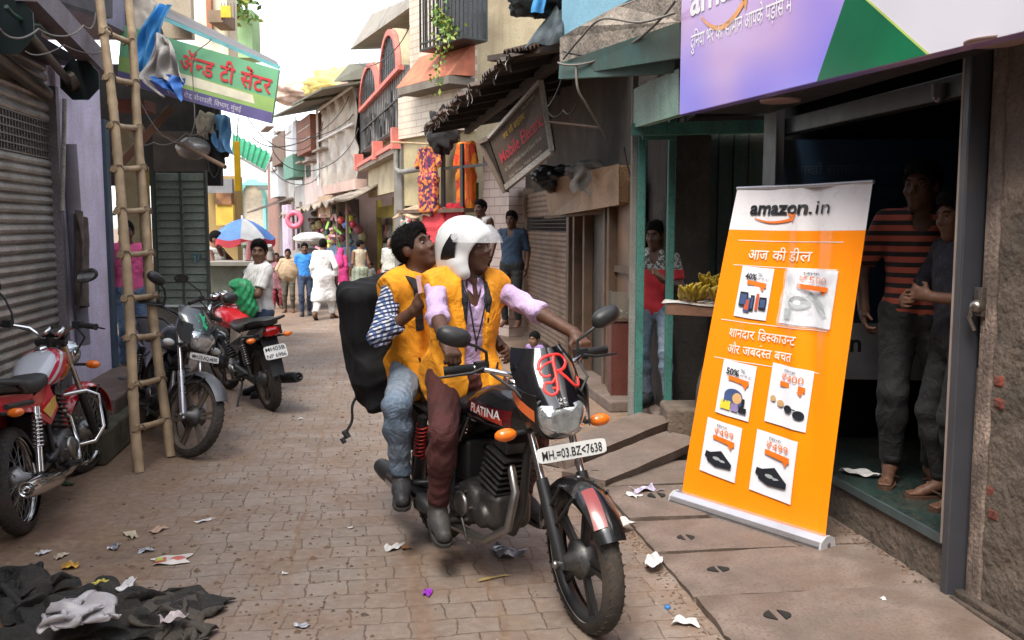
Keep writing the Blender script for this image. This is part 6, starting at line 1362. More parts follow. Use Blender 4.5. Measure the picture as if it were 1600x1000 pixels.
def motorcycle(label, loc, rz, o):
 """local frame: rear axle over the origin, y forward, x to the rider's right"""
 root = thing('motorcycle', label, 'motorcycle', loc, rz, 'motorcycles in the lane')
 root.rotation_euler = (0, R(o.get('lean', 0)), rz)
 WB, RW = 1.28, .292; steer = R(o.get('steer', 0)); SP, AX = Vector((0, 1.0, .86)), Vector((0, -.28, .57)).normalized()
 SM = Matrix.Translation(SP) @ Matrix.Rotation(steer, 4, AX) @ Matrix.Translation(-SP)
 def B(mb, name, mat, parent=None, front=False, bevel=0.0):
  if front: mb.v = [tuple(SM @ Vector(p)) for p in mb.v]
  return mb.build(name, mat, parent or root, False, bevel)
 paint = o.get('paint', BLK()); paint2 = o.get('paint2', paint); rimm = o.get('rim', BPL()); spokes = o.get('wheel', 'alloy') == 'spoke'
 def wheel(y, w, front):
  c = Vector((0, y, RW)); wr = .0
  mb = MB(); prof = []
  for k in range(13):
   t = math.pi * k / 12; prof.append((RW - w + math.sin(t) * w * 1.02 - (0 if 2 < k < 10 else .008), -math.cos(t) * w * .92))
  mb.lathe(prof, c, (1, 0, 0), 56);
  for gx in (-.3, 0, .3) if front else (-.45, -.15, .15, .45):
   pass
  t = B(mb, 'wheel', RUB(), None, front)
  # tread blocks: shallow ribs around the tyre, part of the same rubber
  tr = MB()
  for k in range(44):
   a = 2 * math.pi * k / 44
   for sx in (-1, 1):
    p0 = c + Vector((sx * w * .18, math.sin(a) * (RW - .0005), math.cos(a) * (RW - .0005))); a2 = a + .07; p1 = c + Vector((sx * w * .72, math.sin(a2) * (RW - w * .29), math.cos(a2) * (RW - w * .29)))
    tr.bar(p0, p1, .010, .0018, (0, math.sin(a), math.cos(a)))
  B(tr, 'tread', RUB(), t, front)
  rm = MB(); rr = RW - w * 1.0
  rm.lathe([(rr + .012, -w * .62), (rr - .006, -w * .55), (rr - .02, -w * .3), (rr - .022, 0), (rr - .02, w * .3), (rr - .006, w * .55), (rr + .012, w * .62)], c, (1, 0, 0), 48)
  rm.lathe([(rr - .004, -w * .60), (rr - .022, -w * .45), (rr - .026, 0), (rr - .022, w * .45), (rr - .004, w * .60)], c, (1, 0, 0), 48)
  if o.get('pin') : rm.cur = 1; rm.lathe([(rr + .004, -w * .635), (rr - .003, -w * .635)], c, (1, 0, 0), 48); rm.lathe([(rr + .004, w * .635), (rr - .003, w * .635)], c, (1, 0, 0), 48); rm.cur = 0
  B(rm, 'rim', [CHR() if spokes else rimm, o.get('pin', rimm)], t, front)
  sp = MB()
  if spokes:
   for k in range(36):
    a = 2 * math.pi * k / 36; sx = .035 if k % 2 else -.035; b = a + (.5 if k % 4 < 2 else -.5)
    sp.tube([c + Vector((sx, math.sin(b) * .05, math.cos(b) * .05)), c + Vector((0, math.sin(a) * (rr - .015), math.cos(a) * (rr - .015)))], .0024, 4)
  else:
   for k in range(6 if o.get('spk', 5) == 6 else 5):
    a = 2 * math.pi * k / (6 if o.get('spk', 5) == 6 else 5) + .3
    for da in (-.10, .10):
     sp.bar(c + Vector((0, math.sin(a + da * 2.2) * .045, math.cos(a + da * 2.2) * .045)), c + Vector((0, math.sin(a + da) * (rr - .012), math.cos(a + da) * (rr - .012))), .020, .016, (1, 0, 0))
  B(sp, 'spokes', STL() if spokes else rimm, t, front)
  hb = MB(); hb.lathe([(0, -.085), (.03, -.085), (.035, -.06), (.072, -.05), (.078, .03), (.04, .045), (.028, .085), (0, .085)], c, (1, 0, 0), 24)
  B(hb, 'hub', ENG() if not o.get('hubpale') else STL(), t, front)
 wheel(0, .053, False); wheel(WB, .046, True)
 # fork, mudguards
 fx = .088; a0, a1 = Vector((0, WB, RW)), SP + AX * .12
 for s in (1, -1):
  mb = MB(); p = a0 + Vector((s * fx, -.012, 0)); q = p + AX * .33; B(mb.tube([p - AX * .03, p + AX * .02, q - AX * .02, q], [.020, .027, .026, .024], 12), 'fork_leg', o.get('fork', BPL()), None, True)
  mb = MB(); B(mb.tube([q, q + AX * .36], .0165, 12), 'fork_tube', CHR(), None, True)
 mb = MB(); mb.cyl(a0 - Vector((.12, 0, 0)), a0 + Vector((.12, 0, 0)), .012, seg=10); mb.ball(a0 + Vector((.12, 0, 0)), .016, 8, 6); B(mb, 'front_axle', STL(), None, True)
 def guard(cy, r, w, t0, t1, front, name, mat, y0=0.0):
  mb = MB(); n = 22
  def f(u, v):
   a = R(t0 + (t1 - t0) * u); x = (v - .5) * 2; rr = r - .028 * x * x * (1.2 - .2 * math.cos(a)); ww = w * (1 - .45 * max(0, 2.2 * abs(u - .5) - .6) ** 1.6)
   return (x * ww / 2, cy + math.cos(a) * rr, RW + y0 + math.sin(a) * rr)
  mb.grid(f, n, 8, True, .006); return B(mb, name, mat, None, front)
 g = guard(WB, RW + .035, .135, 12 if o.get('longguard') else 30, 172, True, 'front_mudguard', o.get('guard', paint))
 for s in (1, -1): mb = MB(); mb.tube([(s * .07, WB - .02, RW * 2 + .01), (s * .088, WB - .10, RW * 1 + .19)], .008, 6); mb.tube([(s * .072, WB + .1, RW + .29), (s * .085, WB - .06, RW + .13)], .007, 6); B(mb, 'mudguard_stay', BPL(), None, True)
 if o.get('gstripe'):
  mb = MB(); mb.grid(lambda u, v: (.012 + .05 * v - .02 * u, WB + math.cos(R(40 + 32 * u)) * (RW + .0385 - .026 * ((.012 + .05 * v - .02 * u) / .067) ** 2), RW + math.sin(R(40 + 32 * u)) * (RW + .0385 - .026 * ((.012 + .05 * v - .02 * u) / .067) ** 2)), 8, 3); mb.cur = 1
  B(mb, 'mudguard_decal', [o['gstripe'], o['gstripe']], None, True)
 # frame, swing arm, engine
 mb = MB(); mb.tube([SP + Vector((0, -.02, -.02)), (0, .86, .62), (0, .82, .36), (0, .74, .24), (.0, .46, .22)], .020, 8)
 mb.tube([SP + Vector((0, -.04, 0)), (0, .60, .72), (0, .36, .62)], .022, 8)
 for s in (1, -1): mb.tube([(s * .06, .40, .66), (s * .115, .1, .69), (s * .11, -.24, .73)], .014, 7); mb.tube([(s * .09, .36, .60), (s * .10, .34, .26), (s * .08, .48, .22)], .016, 7)
 B(mb, 'frame', BPL())
 mb = MB()
 for s in (1, -1): mb.tube([(s * .10, .40, .34), (s * .105, .0, RW)], [.022, .018], 8)
 mb.cyl((-.13, 0, RW), (.13, 0, RW), .012, seg=10); B(mb, 'swing_arm', BPL())
 s_ = Sdf(); s_.bx((.0, .58, .335), (.105, .17, .095), None, .05, .05); s_.el((.105, .52, .335), (.045, .115, .10), None, .02); s_.el((-.105, .55, .335), (.05, .11, .10), None, .02); s_.el((.115, .66, .31), (.03, .055, .055), None, .015)
 s_.bx((0, .66, .47), (.065, .06, .06), np.array(Euler((R(-15), 0, 0)).to_matrix()), .03, .02); s_.build('engine', ENG(), root, .011)
 eng = root.children[-1] if False else [c for c in bpy.data.objects if c.parent == root and c.name.startswith('engine')][-1]
 mb = MB()
 for k in range(7):
  z = .44 + .026 * k; mb.box((0, .665 + .010 * k, z), (.19 - .004 * k, .165, .010), (R(-14), 0, 0))
 mb.box((0, .74, .645), (.13, .12, .05), (R(-14), 0, 0)); B(mb, 'cooling_fins', ENG(), eng, False, .002)
 for s in (1, -1):
  mb = MB(); mb.lathe([(0, 0), (.05, 0), (.058, -.006), (.058, -.02)], (s * .158, .52, .335), (s, 0, 0), 20)
  for k in range(6): a = 2 * math.pi * k / 6; mb.cyl((s * .13, .52 + .085 * math.cos(a), .335 + .075 * math.sin(a)), (s * .150, .52 + .085 * math.cos(a), .335 + .075 * math.sin(a)), .007, seg=6)
  B(mb, 'engine_cover', STL(), eng)
 mb = MB(); mb.box((0, .36, .50), (.15, .16, .20)); mb.cyl((.0, .50, .56), (0, .62, .56), .03); B(mb, 'air_box', BPL(), None, False, .02)
 # exhaust on the right
 ex = MB(); ex.tube([(.035, .78, .55), (.06, .86, .46), (.085, .84, .30), (.12, .70, .21), (.135, .45, .205), (.145, .22, .225)], .019, 10)
 e = B(ex, 'exhaust', CHR() if o.get('chromex') else STL())
 mf = MB(); d0, d1 = Vector((.150, .22, .225)), Vector((.175, -.36, .315)); L = (d1 - d0)
 mf.tube([d0, d0 + L * .06, d0 + L * .16, d0 + L * .86, d0 + L * .97, d1], [.022, .038, .048, .050, .044, .040], 18, cap=False)
 mf.lathe([(.040, 0), (.030, .002), (.026, -.03), (.018, -.03), (.018, .012), (.013, .012), (.013, -.05), (0, -.05)], d1, L.normalized(), 18); B(mf, 'muffler', CHR() if o.get('chromex') else BPL(), e)
 if not o.get('chromex'):
  sh_ = MB(); sh_.grid(lambda u, v: tuple(d0.lerp(d1, .15 + .55 * u) + Vector((.052 * math.cos(R(-50 + 100 * v)), 0, .052 * math.sin(R(-50 + 100 * v))))), 10, 8, True, .003); B(sh_, 'heat_shield', CHR(), e)
 # shocks
 for s in (1, -1):
  t, b = Vector((s * .135, .10, .66)), Vector((s * .13, .0, .32)); mb = MB(); mb.tube([t, t.lerp(b, .2)], .024, 10); mb.tube([t.lerp(b, .62), b], [.020, .020], 10); mb.tube([t, b], .010, 6)
  hx = []; ax = (b - t).normalized(); x_ = ax.cross(Vector((0, 1, 0))).normalized(); y_ = ax.cross(x_)
  sa = B(mb, 'shock_absorber', CHR() if o.get('chromesh') else BPL());
  hx = [t.lerp(b, .12 + .52 * k / 110) + (x_ * math.cos(k * .5) + y_ * math.sin(k * .5)) * .026 for k in range(111)]; B(MB().tube(hx, .0052, 5), 'spring', o.get('spring', STL()), sa)
 # tank, side panels, seat, tail
 tk = MB(); secs = []
 for y, zc, rx, rzz in ((.95, .775, .05, .05), (.93, .785, .085, .075), (.86, .80, .122, .10), (.74, .805, .142, .112), (.60, .79, .130, .098), (.50, .765, .105, .072), (.45, .75, .085, .05)):
  secs.append(ell(0, y, zc, rx, rzz, 24, 2.6, .15))
 tk.loft(secs); tank = B(tk, 'fuel_tank', paint if not o.get('tankmat') else o['tankmat'])
 mb = MB(); mb.lathe([(0, .014), (.034, .014), (.038, 0)], (0, .76, .915), (0, 0, 1), 20); B(mb, 'fuel_cap', CHR(), tank)
 def tank_surf(s, lift=.003):
  def f(y, z):
   yy = [c_[0].y for c_ in secs];
   # find section by nominal y
   ys = [.95, .93, .86, .74, .60, .50, .45]; data = ((.775, .05, .05), (.785, .085, .075), (.80, .122, .10), (.805, .142, .112), (.79, .13, .098), (.765, .105, .072), (.75, .085, .05))
   y = max(.455, min(.945, y))
   for i in range(6):
    if ys[i + 1] <= y <= ys[i]: break
   t = (ys[i] - y) / (ys[i] - ys[i + 1]); zc, rx, rzz = (data[i][k] * (1 - t) + data[i + 1][k] * t for k in range(3)); q = max(-.98, min(.98, (z - zc) / rzz))
   return Vector((s * (rx * (1 - abs(q) ** 2.6) ** (1 / 2.6) + lift), y + (z - zc) * .15, z))
  return f
 for s in (1, -1):
  if o.get('decal'):
   f = tank_surf(s, .002); mb = MB(); mb.grid(lambda u, v: f(.90 - .38 * u, .745 + .075 * v + .035 * u * (1 - v)), 14, 6); B(mb, 'tank_decal', o['decal'], tank)
  if o.get('decal2'):
   f = tank_surf(s, .0035); mb = MB(); mb.grid(lambda u, v: f(.86 - .26 * u, .75 + .03 * v + .03 * u), 12, 4); B(mb, 'tank_stripe', o['decal2'], tank)
  if o.get('tanktext'):
   f = tank_surf(s, .005); mb = MB(); lay(mb, glyphs(o['tanktext'], .02), lambda x, y, f=f, s=s: f((.60 + x) if s > 0 else (.86 - x), .775 + y + .12 * x * 0), 0, 0, .055, width=.25); B(mb, 'tank_lettering', o.get('textmat', WHT()), tank)
 for s in (1, -1):
  mb = MB(); P = [(s * .10, .47, .72), (s * .135, .44, .60), (s * .13, .30, .53), (s * .125, .16, .60), (s * .12, .12, .70)]; mb.prism(P, (-s * .03, 0, 0)); sp_nl = B(mb, 'side_panel', o.get('panel', paint), None, False, .012)
  if o.get('panel2'):
   mb = MB(); mb.prism([(s * .137, .43, .665), (s * .1365, .42, .60), (s * .135, .30, .555), (s * .1335, .2, .62)], (s * .002, 0, 0)); B(mb, 'panel_decal', o['panel2'], sp_nl)
  mb = MB(); P = [Vector((s * .115, .14, .72)), Vector((s * .125, .12, .64)), Vector((s * .09, -.36, .74)), Vector((s * .08, -.38, .80)), Vector((s * .11, -.1, .76))]; mb.prism(P, (-s * .025, 0, 0)); B(mb, 'tail_panel', o.get('tail', paint2), None, False, .01)
 st_ = MB(); secs2 = []
 for y, zc, rx, rzz in ((.50, .755, .085, .03), (.44, .765, .115, .045), (.25, .755, .135, .05), (.08, .775, .135, .052), (.0, .80, .13, .05), (-.18, .825, .118, .045), (-.30, .835, .09, .034), (-.34, .835, .06, .02)): secs2.append(ell(0, y, zc + o.get('seatz', 0), rx, rzz, 20, 3.0))
 st_.loft(secs2); B(st_, 'seat', VINYL())
 mb = MB()
 for s in (1, -1): mb.tube([(s * .12, .02, .76), (s * .145, -.12, .83), (s * .135, -.34, .87), (s * .06, -.42, .87), (0, -.425, .87)], .012, 8)
 B(mb, 'grab_rail', BPL() if not o.get('chromerail') else CHR())
 # rear mudguard, tail lamp, plate
 mb = MB(); mb.grid(lambda u, v: ((v - .5) * (.16 - .05 * u), -.24 - .13 * u - .02 * math.sin(math.pi * v) * 0, .74 - .36 * u ** 1.15 - .03 * abs(v - .5)), 10, 6, True, .01); B(mb, 'rear_mudguard', BPL())
 mb = MB(); mb.loft([ell(0, -.32, .76, .085, .042, 16, 3), ell(0, -.37, .755, .075, .036, 16, 3), ell(0, -.385, .755, .05, .022, 16, 3)]); B(mb, 'tail_light', REDL(), None)
 for s in (1, -1):
  mb = MB(); mb.tube([(s * .06, -.27, .70), (s * .13, -.28, .70)], .010, 8); k = B(mb, 'indicator_stalk', BPL()); mb = MB(); mb.loft([ell(0, 0, 0, .012, .012, 12), ell(0, 0, 0, .030, .024, 12), ell(0, 0, 0, .030, .026, 12), ell(0, 0, 0, .010, .012, 12)], True)
  m2 = MB(); m2.ball((s * .165, -.28, .70), (.042, .026, .024), 12, 8); B(m2, 'indicator', ORG(), k)
 def plate(c, w, h, lines, front, tilt, name='number_plate', yaw=0):
  mb = MB(); rot = Euler((tilt, 0, yaw)).to_matrix(); pts = []
  for k in range(20):
   t = 2 * math.pi * k / 20; cx, cz = math.cos(t), math.sin(t); pts.append(Vector((math.copysign(abs(cx) ** .3, cx) * w / 2, 0, math.copysign(abs(cz) ** .3, cz) * h / 2)))
  sgn = 1 if front else -1; nrm = rot @ Vector((0, sgn, 0)); C_ = Vector(c)
  mb.prism([C_ + rot @ p for p in pts], nrm * -.004); pl = B(mb, name, PLT(), None, front)
  tx = MB()
  for i, ln in enumerate(lines):
   hh = h / len(lines); y = h / 2 - hh * (i + .80); lay(tx, glyphs(ln, .012), lambda x, y_, s=sgn: C_ + rot @ Vector((-x * s, 0, y_)) + nrm * .0025, 0, y, hh * .80, width=w * (.86 if len(ln) > 2 else .4), align='c')
  B(tx, 'plate_lettering', INK(), pl, front); return pl
 if o.get('rearplate'): plate((0, -.385, .585), .20, .12, o['rearplate'], False, R(-18))
 # headlamp and cowl
 hy, hz = 1.135, .835
 if o.get('cowl'):
  lp = MB(); N = 20
  def hsec(y, sx, sz, zc):
   P = []
   for k in range(N):
    t = 2 * math.pi * k / N; c, s = math.cos(t), math.sin(t); zz = math.copysign(abs(s) ** .75, s); x = math.copysign(abs(c) ** .7, c) * sx * (1 + .16 * zz); P.append(Vector((x, y, zc + zz * sz)))
   return P
  lp.loft([hsec(hy - .10, .10, .085, hz), hsec(hy, .105, .078, hz - .005), hsec(hy + .04, .098, .068, hz - .012), hsec(hy + .055, .06, .04, hz - .016)]); hl = B(lp, 'headlight', o.get('lens', LENS()), None, True)
  bz = MB(); bz.tube([p + Vector((0, .006, 0)) for p in hsec(hy - .005, .109, .083, hz - .004)], .008, 6, closed=True); B(bz, 'headlight_rim', BPL(), hl, True)
  rf_ = MB()
  for sx in (-.045, .045): rf_.ball((sx, hy + .025, hz + .005), (.036, .016, .036), 12, 8)
  B(rf_, 'reflector', CHR(), hl, True)
  cw = MB(); ch = o.get('cowlh', .215)
  def cf(u, v):     # windscreen cowl: u across, v up
   x = (u - .5) * 2; w = (.130 + .012 * v - .06 * max(0, v - .62) ** 1.2 * 2.0); z = hz + .045 + ch * v; y = hy + .048 - .17 * v * (.45 + ch * 1.8) - .05 * x * x * (1 + .6 * v) - .035 * x ** 4
   if v < .3: z += -.06 * (abs(x) ** 2) * (1 - v / .3)
   return (x * w, y, z)
  cw.grid(cf, 22, 14, True, .006); cowl = B(cw, 'cowl', o['cowl'], None, True)
  for s in (1, -1):
   mb = MB(); mb.grid(lambda u, v: (s * (.112 + .03 * math.sin(math.pi * u) - .0 * v), hy + .03 - .20 * u, hz + .10 - .15 * v * (1 - .6 * u) + .03 * u), 10, 8, True, .006); B(mb, 'cowl_side', o.get('cowlside', paint), cowl, True)
   if o.get('cowlstripe'):
    mb = MB(); mb.grid(lambda u, v: (s * (.118 + .03 * math.sin(math.pi * u)), hy + .022 - .22 * u, hz + .10 - .045 * v + .05 * u - .06 * (1 - u)), 10, 3); B(mb, 'cowl_stripe', o['cowlstripe'], cowl, True)
  def csurf(u, v, l=.004): p = Vector(cf(u, v)); q = Vector(cf(u + .01, v)); r_ = Vector(cf(u, v + .01)); n = (q - p).cross(r_ - p).normalized(); n = n if n.y > 0 else -n; return p + n * l
  if o.get('cowlart') == 'R':
   mb = MB(); mb.grid(lambda a, b: csurf(.44 + .30 * (1 - a) - .12 * b + .12, .16 + .80 * b, .003), 6, 10); mb = MB(); mb.grid(lambda a, b: csurf(.66 - .26 * a + .10 * b, .10 + .84 * b, .003), 6, 12); B(mb, 'cowl_band', M('cowl_grey_band', (.17, .18, .20), rough=.25, coat=.3), cowl, True)
   mb = MB(); red = lambda P, w=.009: mb.tube([csurf(u, v, .003) for u, v in P], w * 1.05, 8, flat=1)
   def spl(P, n=6):
    Q = []
    for i in range(len(P) - 1):
     p0 = P[max(0, i - 1)]; p1 = P[i]; p2 = P[i + 1]; p3 = P[min(len(P) - 1, i + 2)]
     for k in range(n): t = k / n; Q.append(tuple(.5 * ((2 * p1[j]) + (-p0[j] + p2[j]) * t + (2 * p0[j] - 5 * p1[j] + 4 * p2[j] - p3[j]) * t * t + (-p0[j] + 3 * p1[j] - 3 * p2[j] + p3[j]) * t ** 3) for j in (0, 1)))
    return Q + [P[-1]]
   X = lambda L: spl([(.5 - (a - .5) * .74 + .02 - .06, .20 + b * .70) for a, b in L])
   red(X([(.42, .10), (.46, .4), (.50, .78), (.55, .92)]), .0075); red(X([(.16, .62), (.24, .86), (.45, .95), (.72, .92), (.80, .74), (.66, .58), (.50, .55)]), .0075); red(X([(.55, .55), (.70, .34), (.84, .14), (.98, .12), (1.02, .26)]), .0075); red(X([(.48, .80), (.30, .74), (.18, .58), (.24, .46), (.36, .48)]), .006); red(X([(.46, .42), (.34, .30), (.22, .30), (.16, .14), (.26, .02), (.38, .06), (.40, .16), (.32, .16)]), .0065)
   B(mb, 'red_monogram', M('red_decal', (.75, .035, .03), rough=.4), cowl, True)
   mb = MB(); lay(mb, glyphs('S', .03), lambda x, y: csurf(.56 - x, .04 + y, .006), 0, 0, .16, width=.12); B(mb, 'white_mark', WHT(), cowl, True)
  elif o.get('cowlart') == 'horse':
   mb = MB(); P = [(.25, .2), (.35, .5), (.30, .7), (.45, .85), (.50, .72), (.62, .78), (.55, .6), (.72, .62), (.62, .45), (.78, .38), (.60, .32), (.55, .18), (.46, .34), (.36, .12)]
   mb.add([csurf(.5, .48, .007)] + [csurf(1 - a, b, .007) for a, b in P], [(0, i + 1, (i + 1) % len(P) + 1) for i in range(len(P))], False); B(mb, 'green_sticker', M('green_decal', (.02, .42, .16), rough=.4), cowl, True)
 else:
  mb = MB(); mb.lathe([(0, .05), (.06, .045), (.085, .02), (.088, 0), (.07, -.08), (0, -.1)], (0, hy, hz), (0, 1, 0), 24); B(mb, 'headlight', o.get('lens', LENS()), None, True)
 dsh = MB(); dsh.box((0, 1.0, .985), (.17, .07, .06), (R(35), 0, 0));
 cl_ = B(dsh, 'instrument_cluster', BPL(), None, True, .01)
 mb = MB()
 for s in (1, -1): mb.lathe([(0, .006), (.036, .006), (.040, 0), (.040, -.02)], (s * .045, .975, 1.01), (0, -.45, .85), 18)
 B(mb, 'dial', CHR(), cl_, True)
 # handlebar, grips, levers, mirrors, indicators
 hbz = o.get('barz', 1.02); mb = MB(); mb.tube([(-.36, .84, hbz), (-.25, .88, hbz + .005), (-.13, .955, hbz - .03), (-.05, .965, .955), (.05, .965, .955), (.13, .955, hbz - .03), (.25, .88, hbz + .005), (.36, .84, hbz)], .0115, 10); bar = B(mb, 'handlebar', CHR() if o.get('chromebar', 1) else BPL(), None, True)
 mb = MB(); mb.box((0, .968, .93), (.20, .045, .03)); mb.cyl((0, .968, .90), (0, .968, .965), .03); B(mb, 'fork_yoke', BPL(), None, True, .005)
 for s in (1, -1):
  d = Vector((s * .11, -.04, -.005)).normalized(); g0 = Vector((s * .255, .878, hbz + .004)); mb = MB(); mb.tube([g0, g0 + d * .01, g0 + d * .115, g0 + d * .125], [.017, .018, .018, .021], 12); B(mb, 'grip', M('grip_rubber', (.014, .014, .014), rough=.7, bump=.4, bs=220), bar, True)
  mb = MB(); mb.box(g0 - d * .03, (.055, .04, .045)); mb.tube([g0 - d * .03 + Vector((0, .03, 0)), g0 + Vector((0, .06, -.01)) + d * .03, g0 + d * .16 + Vector((0, .055, -.015))], [.007, .007, .005], 6); B(mb, 'control_lever', BPL(), bar, True)
  mr = Vector(o.get('mir', {}).get(s, (s * .34, .93, 1.20))); b0 = g0 - d * .05 + Vector((0, .01, .01)); mb = MB(); mb.tube([b0, b0 + Vector((0, .0, .05)), b0.lerp(mr, .55) + Vector((-s * .02, .02, .015)), mr - Vector((s * .04, 0, .03))], [.008, .007, .007, .006], 7); mm = B(mb, 'mirror_stem', BPL(), bar, True)
  rot = Euler((0, R(-18 * s), R(-8 * s))).to_matrix(); m2 = MB(); m2.loft([[mr + rot @ Vector((math.copysign(abs(math.cos(t)) ** .8, math.cos(t)) * .072 * k, dy, math.copysign(abs(math.sin(t)) ** .8, math.sin(t)) * .040 * k)) for t in [2 * math.pi * j / 20 for j in range(20)]] for k, dy in ((.96, -.014), (1, -.008), (1.0, .004), (.85, .022), (.5, .034), (.1, .038))])
  B(m2, 'mirror', BPL(), bar, True); m3 = MB(); m3.add([mr + rot @ Vector((math.cos(t) * .066, -.0152, math.sin(t) * .036)) for t in [2 * math.pi * j / 20 for j in range(20)]], [tuple(range(20))], False); B(m3, 'mirror_glass', M('mirror_glass', (.55, .58, .6), rough=.04, metal=1, var=0), bar, True)
  mb = MB(); q = Vector((s * .09, 1.06, .775)); e_ = Vector((s * .175, 1.07, .775)); mb.tube([q, e_], .010, 8); k = B(mb, 'indicator_stalk', BPL(), None, True); m2 = MB(); m2.ball(e_ + Vector((s * .035, 0, 0)), (.048, .030, .027), 14, 8); B(m2, 'indicator', o.get('find', ORG()), k, True)
 mb = MB(); mb.tube([(.20, .92, hbz - .02), (.16, 1.08, .95), (.06, 1.10, .80), (.05, .95, .66)], .006, 6); mb.tube([(-.2, .92, hbz - .02), (-.15, 1.10, .97), (-.05, 1.08, .78), (-.03, .9, .7)], .006, 6); B(mb, 'control_cable', CAB(), bar, True)
 if o.get('frontplate'): plate((0, 1.235, .715), *o.get('fpsize', (.30, .062)), o['frontplate'], True, R(12), 'number_plate', o.get('fpyaw', 0))
 # foot rests, stand, chain case
 for s in (1, -1):
  mb = MB(); mb.tube([(s * .09, .47, .24), (s * .21, .46, .25)], [.012, .016], 8); B(mb, 'foot_rest', BPL()); mb = MB(); mb.tube([(s * .10, .22, .36), (s * .14, .14, .34), (s * .21, .13, .345)], [.012, .012, .015], 8); B(mb, 'foot_rest', BPL())
 mb = MB(); mb.tube([(.14, .50, .30), (.16, .60, .20), (.18, .66, .20)], .008, 6); B(mb, 'brake_pedal', STL())
 mb = MB(); mb.bar((-.12, .44, .36), (-.12, -.04, .31), .03, .085); B(mb, 'chain_case', BPL(), None, False, .02)
 mb = MB(); mb.tube([(-.10, .40, .22), (-.22, .30, .02)] if o.get('parked') else [(-.10, .40, .21), (-.12, .12, .20)], .011, 6); B(mb, 'side_stand', BPL())
 if o.get('guardbar'):
  mb = MB(); mb.tube([(.05, .86, .60), (.17, .92, .60), (.235, .93, .56), (.24, .90, .36), (.20, .82, .29), (.06, .80, .28)], .0125, 10); mb.tube([(-.05, .86, .60), (-.17, .92, .60), (-.235, .93, .56), (-.24, .90, .36), (-.20, .82, .29), (-.06, .80, .28)], .0125, 10); B(mb, 'crash_bar', CHR())
 return root
def heading(d): return math.atan2(-d[0], d[1])
# --- the ridden black motorcycle
MAIN_R = Vector((-.385, 4.83, 0)); MAIN_D = Vector((.505, -.863, 0)).normalized(); MAIN_RZ = heading(MAIN_D)
RDE = M('red_stripe', (.55, .045, .025), rough=.25, coat=.4)
ORS = M('orange_stripe', (.62, .14, .04), rough=.25, coat=.4)
MAINB = motorcycle('black commuter motorcycle carrying two riders in orange vests', MAIN_R, MAIN_RZ, dict(steer=-9, cowl=M('cowl_black', (.006, .006, .008), rough=.12, coat=.8, var=.1), cowlart='R', cowlstripe=ORS, rim=BPL(), pin=M('pin_white', (.5, .46, .42), rough=.4), paint=BLK(), decal=M('dark_red_decal', (.10, .006, .008), rough=.2, coat=.5), decal2=RDE, tanktext='PLATINA', frontplate=['MH.=03.BZ<7638'], spring=M('spring_red', (.45, .03, .02), rough=.4), gstripe=M('guard_stripe', (.26, .035, .03), rough=.3, coat=.4), panel2=RDE, mir={1: (.35, .93, 1.17), -1: (-.33, .94, 1.18)}, fpsize=(.30, .062))); MAINB.scale = (1.045,) * 3
# --- parked red motorcycle, seen from behind
d = Vector((-.17, .985, 0)); RB = G(40, 832)
RED = M('bike_red', (.48, .012, .02), rough=.18, coat=.7, var=.08)
def redtank():
 m = M('red_tank', (.48, .012, .02), rough=.16, coat=.7, var=0)
 def fn(n, l, old, tc):
  sp = n.new('ShaderNodeSeparateXYZ'); l.new(tc, sp.inputs[0]); a = n.new('ShaderNodeMath'); a.operation = 'MULTIPLY_ADD'; l.new(sp.outputs[1], a.inputs[0]); a.inputs[1].default_value = -.62; a.inputs[2].default_value = 0
  b = n.new('ShaderNodeMath'); b.operation = 'ADD'; l.new(sp.outputs[2], b.inputs[0]); l.new(a.outputs[0], b.inputs[1]); mr = n.new('ShaderNodeMapRange'); l.new(b.outputs[0], mr.inputs[0]); mr.inputs[1].default_value = .15; mr.inputs[2].default_value = .55
  r = n.new('ShaderNodeValToRGB'); cr = r.color_ramp; cr.interpolation = 'CONSTANT'; cr.elements[0].color = (.48, .012, .02, 1); cr.elements[1].position = .78; cr.elements[1].color = (.50, .51, .54, 1)
  for p, c in ((.26, (.62, .28, .02, 1)), (.44, (.48, .012, .02, 1)), (.64, (.55, .56, .60, 1)), (.70, (.50, .02, .05, 1))): e = cr.elements.new(p); e.color = c
  l.new(mr.outputs[0], r.inputs[0]); return r.outputs[0]
 set_color(m, fn); return m
YST = M('yellow_stripe', (.62, .36, .05), rough=.25, coat=.4)
motorcycle('parked red, white and yellow motorcycle with chrome crash bar, seen from behind', RB, heading(d), dict(steer=-16, lean=-7, parked=1, wheel='spoke', paint=RED, tankmat=redtank(), guard=M('bike_red'), panel=RED, panel2=YST, tail=RED, chromex=1, chromesh=1, chromerail=0, guardbar=1, hubpale=1, rearplate=['03', '40'], barz=1.05, longguard=1, mir={1: (.30, .90, 1.36), -1: (-.34, .90, 1.30)}, spring=CHR()))
# --- parked grey motorcycle facing us with a green sticker
GRB = M('bike_grey', (.07, .077, .085), rough=.22, metal=.4, coat=.6, var=.1)
fr_ = G(302, 716); hd = Vector((.56, -.83, 0)).normalized();
motorcycle('parked grey motorcycle with a green leaf-shaped sticker on its nose', fr_ - hd * 1.28 + Vector((-.03, .05, 0)), heading(hd), dict(steer=24, lean=-6, parked=1, spk=6, rim=M('dusty_alloy', (.13, .10, .08), rough=.7, metal=.3, dirt=.5), paint=GRB, guard=M('guard_grey', (.085, .085, .09), rough=.35, metal=.3, dirt=.35), cowl=GRB, cowlart='horse', cowlh=.17, cowlside=GRB, fork=M('fork_steel', (.42, .42, .44), rough=.3, metal=.8), frontplate=['MH.03.AQ.4690'], fpsize=(.26, .05), find=M('clear_indicator', (.5, .5, .48), rough=.15), chromebar=0))
